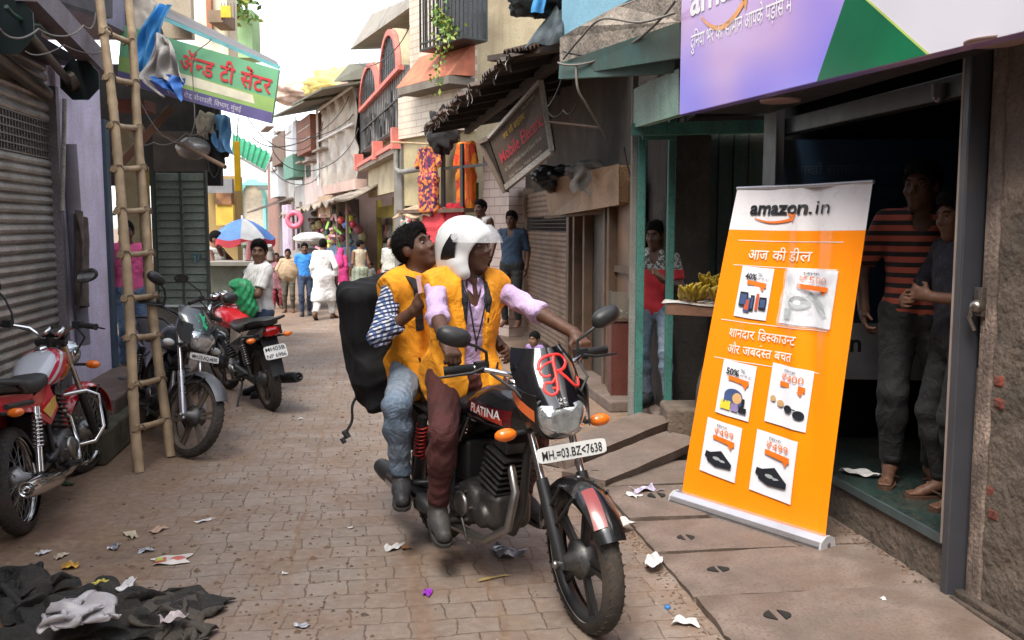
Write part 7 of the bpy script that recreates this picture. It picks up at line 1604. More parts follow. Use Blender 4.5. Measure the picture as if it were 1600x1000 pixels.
# --- parked red and black motorcycle, tail towards us
rr_ = G(424, 640); hd = Vector((-.56, .83, 0)).normalized()
motorcycle('parked black motorcycle with a bright red tank, tail light towards us', rr_, heading(hd), dict(steer=10, lean=-8, parked=1, paint=BLK(), tankmat=M('bright_red_tank', (.62, .02, .03), rough=.25, coat=.5), tail=BLK(), rim=M('dusty_alloy'), rearplate=['MH03B', 'NP 6986'], chromebar=0, mir={1: (.33, .92, 1.16), -1: (-.36, .90, 1.26)}))
# ------------------------------------------------------------ people
def coords_mat(name, base, fn, **k): m = M(name, base, var=0, **k); set_color(m, fn); return m
def stripes(axis_vec, freq, c1, c2, duty=0.0, soft=False):
 def fn(n, l, old, tc):
  d = n.new('ShaderNodeVectorMath'); d.operation = 'DOT_PRODUCT'; l.new(tc, d.inputs[0]); d.inputs[1].default_value = axis_vec
  a = n.new('ShaderNodeMath'); a.operation = 'MULTIPLY'; l.new(d.outputs['Value'], a.inputs[0]); a.inputs[1].default_value = freq * 2 * math.pi
  s = n.new('ShaderNodeMath'); s.operation = 'SINE'; l.new(a.outputs[0], s.inputs[0]); g = n.new('ShaderNodeMath'); g.operation = 'GREATER_THAN'; l.new(s.outputs[0], g.inputs[0]); g.inputs[1].default_value = duty
  x = n.new('ShaderNodeMix'); x.data_type = 'RGBA'; l.new(g.outputs[0], x.inputs[0]); x.inputs[6].default_value = (*c1, 1); x.inputs[7].default_value = (*c2, 1); return x.outputs[2]
 return fn
def checks(freq, white, dark, mid, v1, v2):
 def fn(n, l, old, tc):
  def band(v, f, duty):
   d = n.new('ShaderNodeVectorMath'); d.operation = 'DOT_PRODUCT'; l.new(tc, d.inputs[0]); d.inputs[1].default_value = v
   a = n.new('ShaderNodeMath'); a.operation = 'MULTIPLY'; l.new(d.outputs['Value'], a.inputs[0]); a.inputs[1].default_value = f * 2 * math.pi
   s = n.new('ShaderNodeMath'); s.operation = 'SINE'; l.new(a.outputs[0], s.inputs[0]); g = n.new('ShaderNodeMath'); g.operation = 'GREATER_THAN'; l.new(s.outputs[0], g.inputs[0]); g.inputs[1].default_value = duty; return g.outputs[0]
  a, b = band(v1, freq, .1), band(v2, freq, .1); x = n.new('ShaderNodeMix'); x.data_type = 'RGBA'; l.new(a, x.inputs[0]); x.inputs[6].default_value = (*white, 1); x.inputs[7].default_value = (*mid, 1)
  y = n.new('ShaderNodeMix'); y.data_type = 'RGBA'; l.new(b, y.inputs[0]); l.new(x.outputs[2], y.inputs[6]); y.inputs[7].default_value = (*dark, 1); return y.outputs[2]
 return fn
CL = lambda n, c=(.5, .5, .5), **k: M('cloth_' + n, c, rough=.85, var=.13, vs=7, bump=.12, bs=150, fold=.5, **k)
LILAC = CL('lilac', (.50, .36, .56)); VEST = CL('orange_vest', (.84, .32, .010)); MAROON = CL('maroon', (.062, .014, .012))
DENIM = CL('denim', (.06, .105, .18), dirt=.5, dcol=(.16, .21, .28), ds=4); DENIMF = CL('faded_denim', (.12, .17, .24), dirt=.7, dcol=(.26, .29, .32), ds=3.2)
DKBLUE = CL('dark_jeans', (.035, .055, .10)); BLACKC = CL('black', (.012, .012, .013)); SHOE = M('dark_shoe', (.022, .024, .03), rough=.6, var=.2, dirt=.45, dcol=(.09, .075, .06)); SANDAL = M('brown_sandal', (.06, .028, .016), rough=.7)
CHECK = coords_mat('cloth_blue_check', (.5, .5, .55), checks(46, (.56, .57, .62), (.012, .016, .05), (.09, .15, .34), (1, .35, .1), (.1, -.35, 1)), rough=.85)
def vest(ctx, name, mat, open_, hem, seed, inf=.030, trim=True, flare=.02):
 T, P, up, TR, root = ctx['T'], ctx['P'], ctx['up'], ctx['TR'], ctx['root']
 c = Sdf(.010, 15, seed); ctx['torso'](c, inf)
 for s in (1, -1): c.rc(ctx['sh'][s] - TR @ Vector((.03 * s, 0, 0)), ctx['sh'][s] + TR @ Vector((.050 * s, 0, -.03)), .066 + inf * .75, .060 + inf * .7, .04)
 c.el(P + up * -.02, (.18 + inf + flare, .14 + inf + flare, .16), np.array(TR), .06)
 c.cut(P + up * hem, -up); c.cut(T(0, 0, .565), up + ctx['fw'] * .2); c.el(T(0, .02, .585), (.088, .095, .085), np.array(TR), .01, sub=True)
 for s in (1, -1): c.cut(T(.215 * s, 0, .42), TR @ Vector((s, 0, -.12)))
 for s in (1, -1): c.el(T(.235 * s, 0, .30), (.045, .10, .13), np.array(TR), .015, sub=True)
 if open_: c.el(T(0, .19, .18), (open_, .12, .62), np.array(TR), .012, sub=True); c.el(T(0, .15, .48), (.085, .12, .17), np.array(TR), .012, sub=True)
 else: c.el(T(0, .16, .50), (.062, .10, .15), np.array(TR), .012, sub=True)
 v = c.build(name, mat, root, .009)
 cc = Sdf()                                                              # black stand collar running into lapels
 for s in (1, -1):
  Q = [T(0, -.095, .545), T(.060 * s, -.075, .54), T(.092 * s, -.01, .525), T(.082 * s, .065, .475), T(.066 * s, .115, .405)] + ([T(.060 * s, .140, .30)] if open_ else [])
  W = [.024, .024, .024, .024, .018, .006]
  for a in range(len(Q) - 1): cc.rc(Q[a], Q[a + 1], W[a], W[a + 1], .012)
 cc.build('vest_collar', BLACKC, root, .009)
 zp = MB()
 for s in (1, -1): zp.tube([T(.125 * s, .150, .10), T(.105 * s, .158, .02)], .006, 5)
 zp.build('pocket_zip', BLACKC, root)
 return v
# --- the two riders, sitting on the bike in the bike's own frame
def at_bike(label, **k): return person(label, MAIN_R, MAIN_RZ, **k)
grip = dict(dir=(0, .85, -.45), palm=(0, -.45, -.85), curl=1.0)
rider = at_bike('rider in a white open face helmet, orange vest and lilac shirt gripping the handlebars', height=1.70, sk='dark', vox=.0075, near=True, pelvis=(0, .25, .905), up=(-.02, .10, 1), head=(32, 7, 0), wr=.012, wide=.96,
 hands={1: dict(at=(.345, .80, 1.125), elbow=(.7, -.5, -.55), dir=(.05, .85, -.5), palm=(0, -.5, -.85), curl=.95), -1: dict(at=(-.395, .86, 1.10), elbow=(-.6, -.3, -.3), dir=(-.05, .85, -.45), palm=(0, -.45, -.85), curl=.95)},
 feet={1: dict(at=(.235, .46, .225), yaw=-14, knee=(.45, 1, .25), pitch=-12), -1: dict(at=(-.235, .46, .225), yaw=14, knee=(-.4, 1, .3), pitch=-12)},
 shirt=dict(mat=LILAC, sleeve=.60, collar=True, neck=(.040, .07, .10), hem=-.10, fit=.011), pants=dict(mat=MAROON, fit=.014, len=.92), shoes=dict(kind='boot', mat=SHOE), hair=None, headscale=1.02)
vest(rider, 'vest', VEST, .058, -.155, 1.0, .036, flare=.035)
H, T = rider['H'], rider['T']
mb = MB()
for s in (1, -1): mb.tube([T(.055 * s, -.02, .55), T(.062 * s, .07, .50), T(.045 * s, .133, .40), T(.02 * s, .140, .28), T(0, .143, .205)], .0045, 6)
mb.tube([T(0, .143, .205), T(0, .146, .16)], .006, 6); mb.build('lanyard', BLACKC, rider['root'])
mb = MB(); k, an, *_ = rider['legs'][1]; mb.tube([an + Vector((0, 0, .05)), an + Vector((0, 0, .10))], [.048, .046], 14); mb.build('sock', CL('white_sock', (.5, .46, .42)), rider['root'])
HRm = np.array(rider['HR'])
c = Sdf(); c.el(H(0, -.020, .030), (.128, .152, .140), HRm, .02); c.rc(H(0, -.075, -.07), H(0, -.075, -.085), .098, None, .06); c.rc(H(.07, -.01, -.07), H(.07, 0, -.10), .055, .05, .04); c.rc(H(-.07, -.01, -.07), H(-.07, 0, -.10), .055, .05, .04)
c.el(H(0, -.012, .012), (.105, .125, .115), HRm, .01, sub=True); c.el(H(0, -.03, -.10), (.092, .11, .12), HRm, .01, sub=True); c.el(H(0, .130, -.068), (.122, .130, .128), HRm, .010, sub=True)
helmet = c.build('helmet', M('helmet_white', (.66, .66, .65), rough=.12, coat=.8, var=.04), rider['root'], .007)
def hsurf(a, e, l=.004):     # a: degrees round from the face, e: elevation
 a, e = R(a), R(e); return H(math.sin(a) * math.cos(e) * (.128 + l), -.020 + math.cos(a) * math.cos(e) * (.152 + l), .030 + math.sin(e) * (.140 + l))
mb = MB()
mb.grid(lambda u, v: hsurf(-82 + 164 * u, 4 + 34 * v - 10 * math.cos(R(-82 + 164 * u)) , .012 + .030 * (1 - v) * math.cos(R(-82 + 164 * u))), 26, 8, True, .003); mb.build('visor', M('visor_clear', (.75, .77, .78), rough=.05, alpha=.24, spec=.8, var=0), helmet)
for s in (1, -1):
 mb = MB(); mb.grid(lambda u, v: hsurf(s * ((86 + 36 * u) * (1 - v) + (74 + 12 * u) * v), (-30 + 4 * u) * (1 - v) + (16 + 2 * u) * v, .0105), 10, 10); mb.build('side_panel', M('helmet_black', (.012, .012, .013), rough=.3), helmet)
 mb = MB(); mb.cyl(hsurf(s * 80, 12, 0), hsurf(s * 80, 12, .014), .016); mb.build('visor_pivot', M('pivot_grey', (.4, .4, .4), rough=.3), helmet)
mb = MB(); mb.tube([H(.088, .025, -.12), H(.05, .05, -.135), H(0, .062, -.138), H(-.05, .05, -.135), H(-.088, .025, -.12)], .009, 6, flat=.5); mb.build('chin_strap', BLACKC, helmet)
mb = MB(); mb.tube([H(.05, .085, -.065), H(.045, .08, -.09), H(.02, .094, -.105)], [.006, .009, .007], 6); mb.build('stubble', HAIR(), rider['root']) if False else None
pill = at_bike('pillion passenger in orange vest and blue checked shirt looking up past the helmeted rider', height=1.70, sk='dark', vox=.0075, near=True, pelvis=(.03, -.13, .895), up=(.05, .045, 1), syaw=10, head=(20, 24, 4), wr=.012, wide=.96,
 hands={1: dict(at=(.205, .165, 1.245), elbow=(.75, -.5, -1), dir=(-.25, .55, .75), palm=(-.7, -.2, .1), curl=.95), -1: dict(at=(-.25, .25, 1.02), elbow=(-1, -.6, -.3), dir=(.2, 1, -.1), palm=(.9, 0, -.3), curl=.5)},
 feet={1: dict(at=(.27, .11, .30), yaw=-22, knee=(.62, 1, .35), pitch=-8), -1: dict(at=(-.25, .13, .30), yaw=12, knee=(-.5, 1, .3), pitch=-8)},
 shirt=dict(mat=CHECK, sleeve=.80, collar=True, neck=(.036, .07, .07), hem=-.08, fit=.016), pants=dict(mat=DENIMF, fit=.016, len=.92), shoes=dict(kind='boot', mat=SHOE), hair='thick')
vest(pill, 'vest', VEST, 0, -.15, 4.0, .036, flare=.03)
T = pill['T']
mb = MB()
for s in (1, -1): mb.grid(lambda u, v: T(s * (.115 + .045 * (v - .5)), .10 + .055 - .26 * max(0, u - .55) / .45 - .02 * u, .24 + .29 * min(1, u / .75) + .02 * math.sin(3 * u)), 14, 3, True, .006)
mb.build('bag_strap', BLACKC, pill['root'])
e, w, fd, pn, _ = pill['arms'][1]
RM = Matrix.Translation(MAIN_R) @ Matrix.Rotation(MAIN_RZ, 4, 'Z')
pc = RM @ (w + fd * .12 + pn * .03); o = MB().grid(lambda u, v: (-.07 + .15 * u, .010 * math.sin(4 * u + 1), -.03 + .085 * v + .02 * u), 8, 5, True, .0012).build('paper_slip', M('pink_paper', (.62, .40, .42), rough=.8, var=.05)); o.location = pc + Vector((.01, -.06, .03)); o.rotation_euler = (0, R(-8), R(8)); tag(o, 'folded pale pink paper slip held up in the pillion\'s hand', 'paper')
# the delivery backpack hanging on the pillion's back
bag = thing('backpack', 'huge black delivery backpack hanging on the pillion passenger\'s back', 'backpack', RM @ Vector((.12, -.40, 0)), MAIN_RZ)
BAGM = M('black_nylon', (.011, .011, .012), rough=.85, spec=.25, var=.3, vs=5, bump=.25, bs=70)
c = Sdf(.016, 11, 3); rt_ = np.array(Euler((R(-10), R(9), R(-4))).to_matrix()); c.bx((-.0, .02, 1.10), (.25, .15, .28), rt_, .05, .06); c.bx((.0, .05, .82), (.19, .13, .15), rt_, .08, .05); c.el((-.12, .10, 1.37), (.17, .11, .07), None, .08); c.build('bag_body', BAGM, bag, .010)
mb = MB(); mb.grid(lambda u, v: Vector((-.19 + .36 * u, -.150 - .022 * math.sin(math.pi * u) * math.sin(math.pi * v) - .006 * math.sin(16 * u + 5 * v), .86 + .30 * v)), 14, 12, True, .03); pk = mb.build('bag_pocket', BAGM, bag)
mb = MB(); mb.tube([(-.17, -.176, 1.165), (-.01, -.190, 1.170), (.15, -.176, 1.165)], .006, 6); mb.build('zip', M('zip_grey', (.07, .07, .07), rough=.4), pk)
sm = MB()
for q in (-1, 1):
 sm.tube([Vector((-.03 + q * .20, -.115 , 1.10 + .24 * t)) + Vector((.018 * q * (1 - t * t), -.012 * (1 - t * t), -.03 * t * q)) for t in [k / 6 - 1 for k in range(13)]], .006, 6)
sm.build('piping', BLACKC, bag)
mb = MB(); mb.grid(lambda u, v: Vector((.165 + .012 * math.sin(7 * v) + .05 * v, -.06 + .03 * u - .05 * v, .72 - .22 * v)), 3, 12, True, .004); mb.grid(lambda u, v: Vector((-.02 + .01 * math.sin(5 * v), -.09 + .03 * u, .70 - .12 * v)), 3, 8, True, .004); s1 = mb.build('bag_webbing', BLACKC, bag)
mb = MB(); mb.box((.215, -.10, .50), (.028, .045, .05), (R(20), R(25), 0)); mb.box((.228, -.112, .462), (.022, .038, .035), (R(20), R(25), 0)); mb.build('buckle', BPL(), s1, False, .004)
# --- by the parked bikes on the left
def stand(label, px, Y, ytop, face, zfeet=0.0, **k):
 x = A(px, 352, Y).x; zt = A(px, ytop, Y).z; return person(label, (x, Y, zfeet), heading(face), height=(zt - zfeet) / 1.028, **k)
WSH = coords_mat('cloth_white_stripe', (.62, .60, .57), stripes((1, .3, 0), 26, (.64, .62, .59), (.50, .48, .47), .55), rough=.85)
yw = stand('young man in a white short sleeved shirt standing behind the parked red bike', 404, 9.0, 363, (-.80, -.60), sk='mid', vox=.009, head=(58, 0, 0), hands={1: dict(at=(.10, .30, 1.06), elbow=(.9, -.6, -.5), dir=(-.2, 1, -.1), curl=.9), -1: dict(at=(-.09, .32, 1.04), elbow=(-.9, -.6, -.5), dir=(.3, 1, -.1), curl=.9)}, shirt=dict(mat=WSH, sleeve=.42, collar=True, hem=-.14, fit=.022), pants=dict(mat=DKBLUE, fit=.014), shoes=dict(kind='shoe', mat=SHOE), hair='thick')
m_ = Matrix.Translation(yw['root'].location) @ Matrix.Rotation(yw['root'].rotation_euler.z, 4, 'Z')
bagc = A(382, 462, 8.75); c = Sdf(.015, 21, 2); c.el((0, 0, 0), (.10, .09, .15), None, .05); c.el((.04, 0, -.13), (.08, .08, .09), None, .06); c.el((-.05, .02, .10), (.10, .07, .06), None, .05)
root = thing('green_bag', 'crumpled green net bag held by the youth in white', 'bag', bagc); c.build('net_bag', M('green_net', (.02, .28, .10), rough=.5, var=.3, vs=25, alpha=.9, bump=.5, bs=90), root, .01)
PINK = CL('pink_shirt', (.62, .085, .23))
stand('person in a pink shirt and blue jeans standing on the step behind the bamboo ladder', 197, 8.75, 333, (.75, -.66), .27, sk='dark', vox=.011, head=(-30, 0, 0), shirt=dict(mat=PINK, sleeve=.5, collar=True, hem=-.12), pants=dict(mat=DENIM, fit=.014), shoes=dict(kind='sandal', mat=SANDAL), hair='short')
stand('man in a white vest standing at the umbrella stall counter', 336, 12.95, 352, (.95, -.25), sk='tan', vox=.014, hands={1: dict(at=(.14, .35, 1.10), elbow=(.9, -.5, -.4)), -1: dict(at=(-.10, .38, 1.12), elbow=(-.9, -.5, -.4))}, shirt=dict(mat=CL('white_vest', (.60, .58, .56)), sleeve=0, vest=True, neck=(.07, .09, .09)), pants=dict(mat=DKBLUE), hair='short')
# --- the far street
far = lambda label, px, yf, yt, face, **k: person(label, G(px, yf), heading(face), height=(A(px, yt, G(px, yf).y).z) / 1.028, vox=k.pop('vox', .015), **k)
BLUE = CL('bright_blue_shirt', (.03, .20, .55)); KUR = CL('white_kurta', (.66, .65, .64)); BEI = CL('beige_shirt', (.40, .28, .17))
WALK = {1: dict(at=(.09, .22, 0)), -1: dict(at=(-.09, -.26, .05), pitch=-25)}
far('man in a bright blue shirt walking toward us beside the handcart', 478, 493, 374, (.25, -1), sk='mid', shirt=dict(mat=BLUE, sleeve=.9, collar=True, hem=-.14), pants=dict(mat=DKBLUE), shoes=dict(kind='shoe', mat=SHOE), feet={1: dict(at=(.08, .12, 0)), -1: dict(at=(-.08, -.10, 0))}, hair='thick')
far('man in a long white kurta walking away up the lane', 507, 499, 367, (.2, 1), sk='mid', shirt=dict(mat=KUR, sleeve=.92, hem=-.52, fit=.02), pants=dict(mat=CL('white_trousers', (.6, .59, .58)), fit=.03), shoes=dict(kind='sandal', mat=SANDAL), feet=WALK, hair='short', hands={1: dict(at=(.27, .05, .88), elbow=(.8, -1, 0))})
far('man in a beige shirt pulling the handcart beside the blue shirted man', 452, 488, 384, (.1, -1), sk='mid', shirt=dict(mat=BEI, sleeve=.55, collar=True, hem=-.1), pants=dict(mat=CL('olive', (.08, .07, .05))), shoes=dict(kind='sandal', mat=SANDAL), hair='short', hands={1: dict(at=(.22, .30, .98), elbow=(.9, -.6, -.3)), -1: dict(at=(-.22, .30, .98), elbow=(-.9, -.6, -.3))})
far('woman in a mauve top at the far left of the lane', 434, 482, 391, (.3, -1), sk='mid', fem=True, shirt=dict(mat=CL('mauve', (.24, .11, .13)), sleeve=.55, hem=-.3), pants=dict(mat=CL('red_brown', (.28, .03, .05))), hair='short')
pw = far('woman in a bright pink headscarf and tunic seen from behind', 534, 464, 384, (.3, .95), sk='mid', fem=True, shirt=dict(mat=CL('hot_pink', (.62, .05, .22)), sleeve=.8, hem=-.38, fit=.03), pants=dict(mat=CL('pink_trousers', (.62, .22, .30)), fit=.03), hair=None)
c = Sdf(.006, 20, 1); H = pw['H']; T = pw['T']; c.el(H(0, -.02, .02), (.10, .12, .125), None, .03); c.rc(H(0, -.06, -.05), T(0, -.10, .25), .10, .17, .08); c.el(H(0, .11, -.01), (.07, .07, .09), None, .01, sub=True); c.build('headscarf', CL('hot_pink'), pw['root'], .014)
lm = far('moustached man in a cream sleeveless vest and pale green lungi looking back', 563, 478, 370, (-.55, .75), sk='tan', head=(-95, -4, 0), belly=.05, extra='moustache', shirt=dict(mat=CL('cream_vest', (.50, .42, .30)), sleeve=0, vest=True, neck=(.07, .09, .09), hem=-.12), hair='short')
c = Sdf(.012, 22, 5); P = lm['P']; c.el(P + Vector((0, 0, .02)), (.20, .17, .12), None, .05); c.rc(P + Vector((-.06, 0, 0)), Vector((-.09, 0, .16)), .15, .17, .10); c.rc(P + Vector((.06, 0, 0)), Vector((.09, .02, .16)), .15, .17, .10); c.cut((0, 0, .12), (0, 0, -1)); c.cut(P + Vector((0, 0, .09)), (0, 0, 1))
c.build('lungi', coords_mat('cloth_lungi', (.33, .36, .26), stripes((1, 0, 0), 9, (.34, .37, .28), (.20, .25, .20), .6), rough=.9), lm['root'], .014)
far('balding man in a loose white shirt at the right edge of the lane', 612, 478, 367, (-.35, -.9), sk='tan', shirt=dict(mat=CL('off_white', (.46, .45, .40)), sleeve=.6, hem=-.25, fit=.035), pants=dict(mat=CL('grey_trousers', (.2, .19, .17))), hair='bald')
far('small child standing by the shop near the man in the lungi', 580, 466, 408, (-.4, -.9), sk='mid', shirt=dict(mat=CL('grey_tee', (.13, .13, .12)), sleeve=.4), pants=dict(mat=BLACKC), headscale=1.25, hair='short')
far('little child in a red top sitting low near the bald man', 597, 462, 412, (-.2, .9), sk='mid', shirt=dict(mat=CL('dull_red', (.35, .04, .04)), sleeve=.5), pants=dict(mat=BLACKC), headscale=1.25, hair='short')
# --- at the shops on the right
stand('man in a white sleeveless vest standing in the clothes shop doorway', 752, 13.0, 304, (-.6, -.8), .45, sk='dark', vox=.013, shirt=dict(mat=CL('white_vest'), sleeve=0, vest=True, neck=(.07, .09, .10)), pants=dict(mat=BLACKC), hair='thick')
stand('man in a dark blue shirt leaning in the doorway beside the brown shutter', 800, 12.4, 321, (-.35, -.93), .30, sk='dark', vox=.012, syaw=0, shirt=dict(mat=CL('navy_tee', (.022, .045, .085)), sleeve=.5, neck=(.05, .07, .07)), pants=dict(mat=BLACKC), hair='thick', hands={1: dict(at=(.33, .22, 1.27), elbow=(1, -.1, -.6), dir=(.1, .3, 1))})
def redtee():
 m = M('cloth_red_tee', (.42, .02, .03), rough=.85, var=0)
 def fn(n, l, old, tc):
  sp = n.new('ShaderNodeSeparateXYZ'); l.new(tc, sp.inputs[0]); g = n.new('ShaderNodeMath'); g.operation = 'GREATER_THAN'; l.new(sp.outputs[2], g.inputs[0]); g.inputs[1].default_value = 1.24
  v = n.new('ShaderNodeTexNoise'); v.inputs['Scale'].default_value = 45; l.new(tc, v.inputs['Vector']); r = n.new('ShaderNodeValToRGB'); r.color_ramp.interpolation = 'CONSTANT'; r.color_ramp.elements[1].position = .5; r.color_ramp.elements[0].color = (.05, .05, .05, 1); r.color_ramp.elements[1].color = (.30, .30, .29, 1); l.new(v.outputs[0], r.inputs[0])
  x = n.new('ShaderNodeMix'); x.data_type = 'RGBA'; l.new(g.outputs[0], x.inputs[0]); x.inputs[6].default_value = (.42, .02, .03, 1); l.new(r.outputs[0], x.inputs[7]); return x.outputs[2]
 set_color(m, fn); return m
stand('boy in a red t-shirt and jeans standing between the teal posts', 1027, 7.85, 331, (-.45, -.9), .125, sk='dark', vox=.010, head=(-8, -6, 0), wide=.95, shirt=dict(mat=redtee(), sleeve=.42, neck=(.045, .07, .08), hem=-.12), pants=dict(mat=DENIMF, fit=.006), shoes=dict(kind='shoe', mat=SHOE), hair='thick', hands={1: dict(at=(.16, .22, .98), elbow=(.5, -1, -.4), dir=(-.3, .8, .3)), -1: dict(at=(-.13, .25, 1.16), elbow=(-.5, -1, -.4), dir=(.3, .6, .6))}, feet={1: dict(at=(.06, .0, 0)), -1: dict(at=(-.16, .12, 0))})
far_ = G(1420, 762, .262)
STR = coords_mat('cloth_stripe_tee', (.4, .1, .06), stripes((0, 0, 1), 19, (.006, .004, .005), (.30, .062, .036), -.15), rough=.85)
person('man in an orange and black striped t-shirt standing inside the shop doorway', (far_.x + .05, far_.y + .10, .262), heading((-.35, -.93)), height=1.77, sk='dark', vox=.0085, near=True, head=(-25, -2, 0), shirt=dict(mat=STR, sleeve=.46, neck=(.05, .07, .06), hem=-.08, fit=.02), pants=dict(mat=BLACKC, fit=.02), shoes=dict(kind='sandal', mat=SANDAL), hair='thick', belly=.02, hands={1: dict(at=(.26, .05, .90), elbow=(.6, -1, 0), curl=.5)})
person('youth in a dark polo shirt peering out from behind the grey shop post', (far_.x + .105, far_.y - .28, .262), heading((-.98, -.1)), height=1.60, sk='mid', vox=.0085, near=True, head=(12, -8, 0), up=(0, .06, 1), shirt=dict(mat=CL('dark_polo', (.02, .02, .03)), sleeve=.45, collar=True, hem=-.1), pants=dict(mat=BLACKC), shoes=dict(kind='sandal', mat=SANDAL), hair='thick', hands={-1: dict(at=(-.10, .24, 1.12), elbow=(-1, -.2, -.9), dir=(.8, .4, .2), palm=(.2, -.9, 0), curl=.5), 1: dict(at=(.12, .26, 1.08), elbow=(1, -.2, -.9), dir=(-.8, .5, .1), palm=(0, -1, 0), curl=.5)})
person('toddler in a purple top standing behind the rider\'s arm', (A(836, 352, 8.4).x, 8.4, 0), heading((-.5, -.85)), height=(A(836, 512, 8.4).z) / 1.06, sk='tan', vox=.012, headscale=1.45, shirt=dict(mat=CL('purple_top', (.30, .20, .42)), sleeve=.5), pants=dict(mat=CL('grey_tee')), hair='short')
# ------------------------------------------------------------ the orange roll-up banner
BLn, BRn = Vector((1.01, 5.38, 0)), Vector((1.60, 4.60, 0)); bu = (BRn - BLn).normalized(); bw = (BRn - BLn).length; bb = Vector((.8, .6, 0)).normalized()
ban = thing('rollup_banner', 'leaning orange roll-up banner with white header, Hindi lines and six product cards', 'banner', (BLn + BRn) / 2)
def bs(u, v, lift=0.0):
 """banner sheet: u across, v up; a curved back-leaning sheet with soft creases"""
 lean = (.445 - .16 * u) * v ** 1.12; x = u + .012 * math.sin(3 * v) ;
 d = .014 * math.sin(2.6 * u + 2.2 * v) * v
 for c0, sl, w, a in ((.52, .30, .055, .017), (.62, .34, .07, -.014), (.40, -.22, .07, .011), (.82, .10, .08, .015)):
  t = (u - (c0 + sl * (1 - v))) / w; d += a * math.exp(-t * t) * min(1, 1.6 * v + .1)
 p = BLn + bu * (bw * (u * (1 - .03 * v * 0))) + Vector((0, 0, .075 + 1.80 * v - .005 * math.sin(math.pi * u))) + bb * (lean - d - lift); return p
mb = MB(); mb.grid(lambda u, v: bs(u, v), 80, 90, True, .0);
def banmat():
 m = M('banner_print', (.86, .24, .004), rough=.34, var=0, spec=.55)
 return m
mb.s = True
for i, f in enumerate(mb.f):
 pass
ob = mb.build('banner_sheet', [M('banner_orange', (.88, .235, .004), rough=.24, var=.03, vs=2, spec=.6), M('banner_white', (.72, .68, .68), rough=.30, var=.03, spec=.5)], ban, True)
zz = [ob.data.polygons[i] for i in range(len(ob.data.polygons))]
for k, pg in enumerate(zz): pg.material_index = 1 if (k % 90) >= 78 else 0
def bpatch(u0, u1, v0, v1, lift, nu=8, nv=8, sk=0.0): m = MB(); m.grid(lambda a, b: bs(u0 + (u1 - u0) * a, v0 + (v1 - v0) * b + sk * (a - .5), lift), nu, nv, True); return m
asp = bw / 1.85                       # v units per u unit, so that letters keep their shape
def btext(mb, vf, u, v, h, width=None, align='c', lift=.003):
 lay(mb, vf, lambda x, y: bs(x, v + y, lift), u, 0, h * 1.0 / asp * .53 * 1.0, width=width, align=align)
def bt(name, vf, u, v, hv, width, mat, parent=None, align='c', lift=.009):
 mb = MB(); f = vf; v_, f_ = f
 if not v_: return
 y0 = min(p[1] for p in v_); x0, x1 = min(p[0] for p in v_), max(p[0] for p in v_); sx = width / (x1 - x0); off = u - (width / 2 if align == 'c' else 0)
 mb.add([bs(off + (p[0] - x0) * sx, v + p[1] * hv, lift) for p in v_], f_, False); return mb.build(name, mat, parent or ban, True)
LBK = M('banner_black', (.012, .011, .012), rough=.4); LOR = M('print_orange', (.72, .15, .01), rough=.45); LWH = M('banner_letter', (.80, .70, .60), rough=.4)
bt('header_lettering', glyphs('amazon', .030), .375, .918, .060, .44, LBK); bt('header_lettering', glyphs('.in', .0), .675, .918, .060, .15, LBK)
sm_ = smile(lambda x, y: bs(x, .900 + y * .55, .008), .20, .50, .012, .022, .020); sm_.build('smile_arrow', LOR, ban, True)
for v, a, b in ((.832, .10, .88), (.752, .10, .86), (.574, .08, .86), (.452, .08, .84)): bpatch(a, b, v, v + .0022, .003, 60, 1).build('rule', LWH, ban, True)
bt('hindi_line', hindi('आज की डील', .006), .44, .775, .045, .46, LWH); bt('hindi_line', hindi('शानदार डिस्काउन्ट', .006), .42, .526, .040, .50, LWH); bt('hindi_line', hindi('और जबर्दस्त बचत', .006), .42, .476, .040, .48, LWH)
CARD = M('card_paper', (.66, .66, .70), rough=.5, var=.04)
DKP = M('print_dark', (.014, .016, .022), rough=.4); PBL = M('print_blue', (.05, .08, .18), rough=.4); PYE = M('print_yellow', (.62, .52, .04), rough=.5); PVI = M('print_violet', (.22, .17, .34), rough=.5); PRD = M('print_red', (.5, .08, .03), rough=.5); PGR = M('print_grey', (.30, .32, .33), rough=.5); PTN = M('print_tan', (.55, .33, .14), rough=.5)
